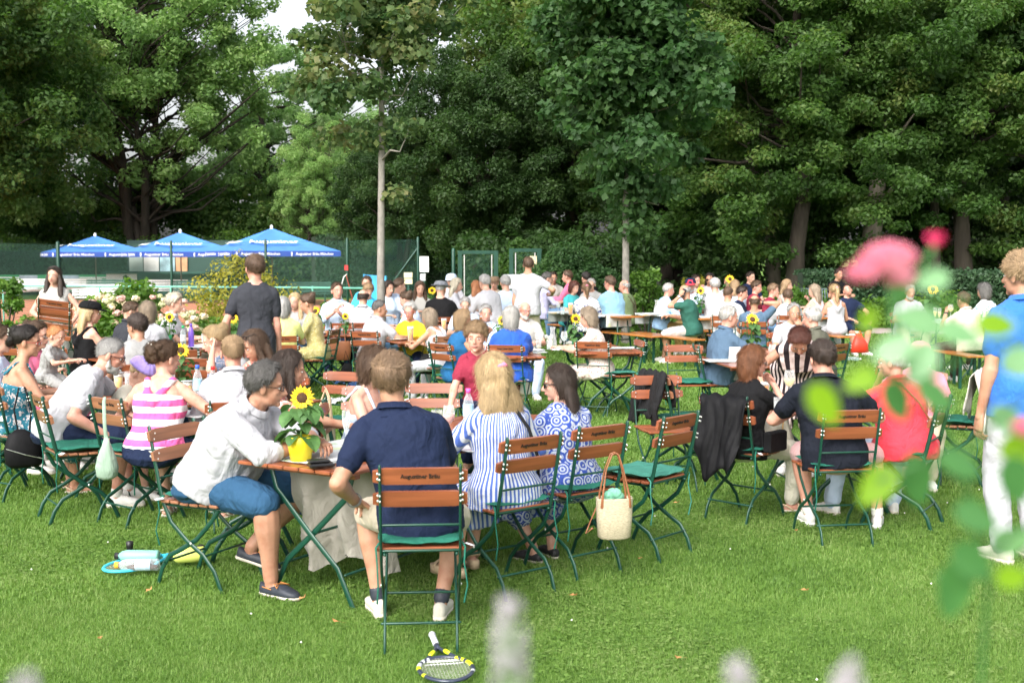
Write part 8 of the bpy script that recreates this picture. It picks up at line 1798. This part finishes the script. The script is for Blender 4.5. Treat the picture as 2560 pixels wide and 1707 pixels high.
LV = [(2060, 1010, -50, .046, 'y'), (2240, 1000, -60, .045, 'g'), (2150, 950, 200, .035, 'y'), (2290, 800, 160, .05, 'p'), (2400, 835, -10, .045, 'p'), (2490, 810, 5, .04, 'y'), (2340, 990, -30, .042, 'g'), (2520, 1050, -25, .045, 'p'), (2560, 900, 20, .05, 'p'),
      (2290, 1200, -80, .056, 'g'), (2190, 1215, 225, .05, 'y'), (2400, 1160, -20, .045, 'g'), (2540, 1200, -70, .05, 'g'), (2380, 1470, -100, .06, 'g'), (2430, 1400, -30, .05, 'g'), (2530, 1440, 10, .035, 'y'), (2330, 700, 190, .035, 'p'), (2250, 730, 250, .03, 'g'), (2170, 800, -120, .03, 'y'), (2440, 1290, -20, .045, 'g'), (2230, 870, 200, .04, 'p'), (2560, 1120, 10, .05, 'y'), (2300, 905, -120, .045, 'p'), (2530, 1350, 30, .045, 'g')]
for mm, k in ((RLG, 'g'), (RLP, 'p'), (RLY, 'y')):
    mb = MB()
    for px, py, ang, L, kk in LV:
        L = L * LSC * RS
        if kk != k: continue
        D = RD + rr.uniform(-.035, .04); d = Vector((math.cos(R(ang)), rr.uniform(-.2, .2), math.sin(R(ang)))); p0 = rp(px, py, D) - d * L * .5
        leaf_shape(mb, p0, d, (rr.uniform(-.3, .3), -1, rr.uniform(.2, .7)), L * .36, L, .15, 8)
    mb.obj('leaves', mm, ro, True)
def bloom(name, c, r, mat, n, seed, open_=1.0):
    g = random.Random(seed); mb = MB(); c = Vector(c); r = r * RS
    for k in range(n):
        f = k / n; a = k * 2.4; el = R(80 - 95 * f * open_); d = Vector((math.cos(a) * math.cos(el), math.sin(a) * math.cos(el), math.sin(el))); rad = r * (.25 + .75 * f); p = c + d * rad * .72; n_ = d; tt = Vector((0, 0, 1)) - n_ * n_.z
        if tt.length < .1: tt = Vector((1, 0, 0))
        tt.normalize(); bb = n_.cross(tt); s_ = r * (.34 + .26 * f); vs = [p - tt * s_ * .9]
        K = 7
        for j in range(K):
            q = -1 + 2 * j / (K - 1); vs.append(p + bb * q * s_ + tt * s_ * (1 - q * q * .6) * .7 + n_ * (s_ * .25 * abs(q) + g.uniform(0, .1) * s_))
        mb.add(vs, [(0, j + 1, j + 2) for j in range(K - 1)])
    mb.ell(c, (r * .6, r * .6, r * .6), seg=12, rows=8)
    mb.obj(name, mat, ro, True)
bloom('blossom', rp(2222, 645), .0215, ROSE, 60, 3); bloom('blossom', rp(2160, 680), .0145, ROSE, 26, 4); bloom('blossom', rp(2250, 690), .013, ROSE, 26, 5); bloom('bud', rp(2338, 602), .0085, BUD, 14, 6, .6); bloom('blossom', rp(2570, 1070), .014, ROSE, 20, 8)
LAV = leaf_mat('lavender', [(.36, .33, .36), (.5, .46, .5), (.58, .55, .6)], trans=.2, scale=60)
for px, py, D, lab in ((1275, 1505, .42, 'pale lavender flower spike close to the lens, tallest at the bottom centre'), (1848, 1655, .42, 'pale lavender flower spike close to the lens, left of two at bottom right'), (2120, 1650, .41, 'pale lavender flower spike close to the lens, right of two at bottom right'), (62, 1690, .42, 'pale flower tip close to the lens at the bottom left corner')):
    tpz = atd(px, py, D); t = thing('lavender', lab, 'lavender', (tpz.x, D, 0), 0, None); mb = MB(); g = random.Random(px)
    for k in range(90):
        z = tpz.z - g.random() * .042; a = g.uniform(0, 6.28); r = .0028 + .0024 * math.sin(min(3.14, (tpz.z - z) * 72)); mb.ell((math.cos(a) * r, math.sin(a) * r, z), (.0015, .0015, .002), seg=6, rows=4)
    mb.obj('flower_spike', LAV, t, True); mb = MB(); mb.tube([(.02, .02, 0), (.006, 0, tpz.z * .6), (0, 0, tpz.z - .01)], .0014, 5); mb.obj('stem', STEMG, t, True)
print('ALL done %.1fs' % (time.time() - T0))
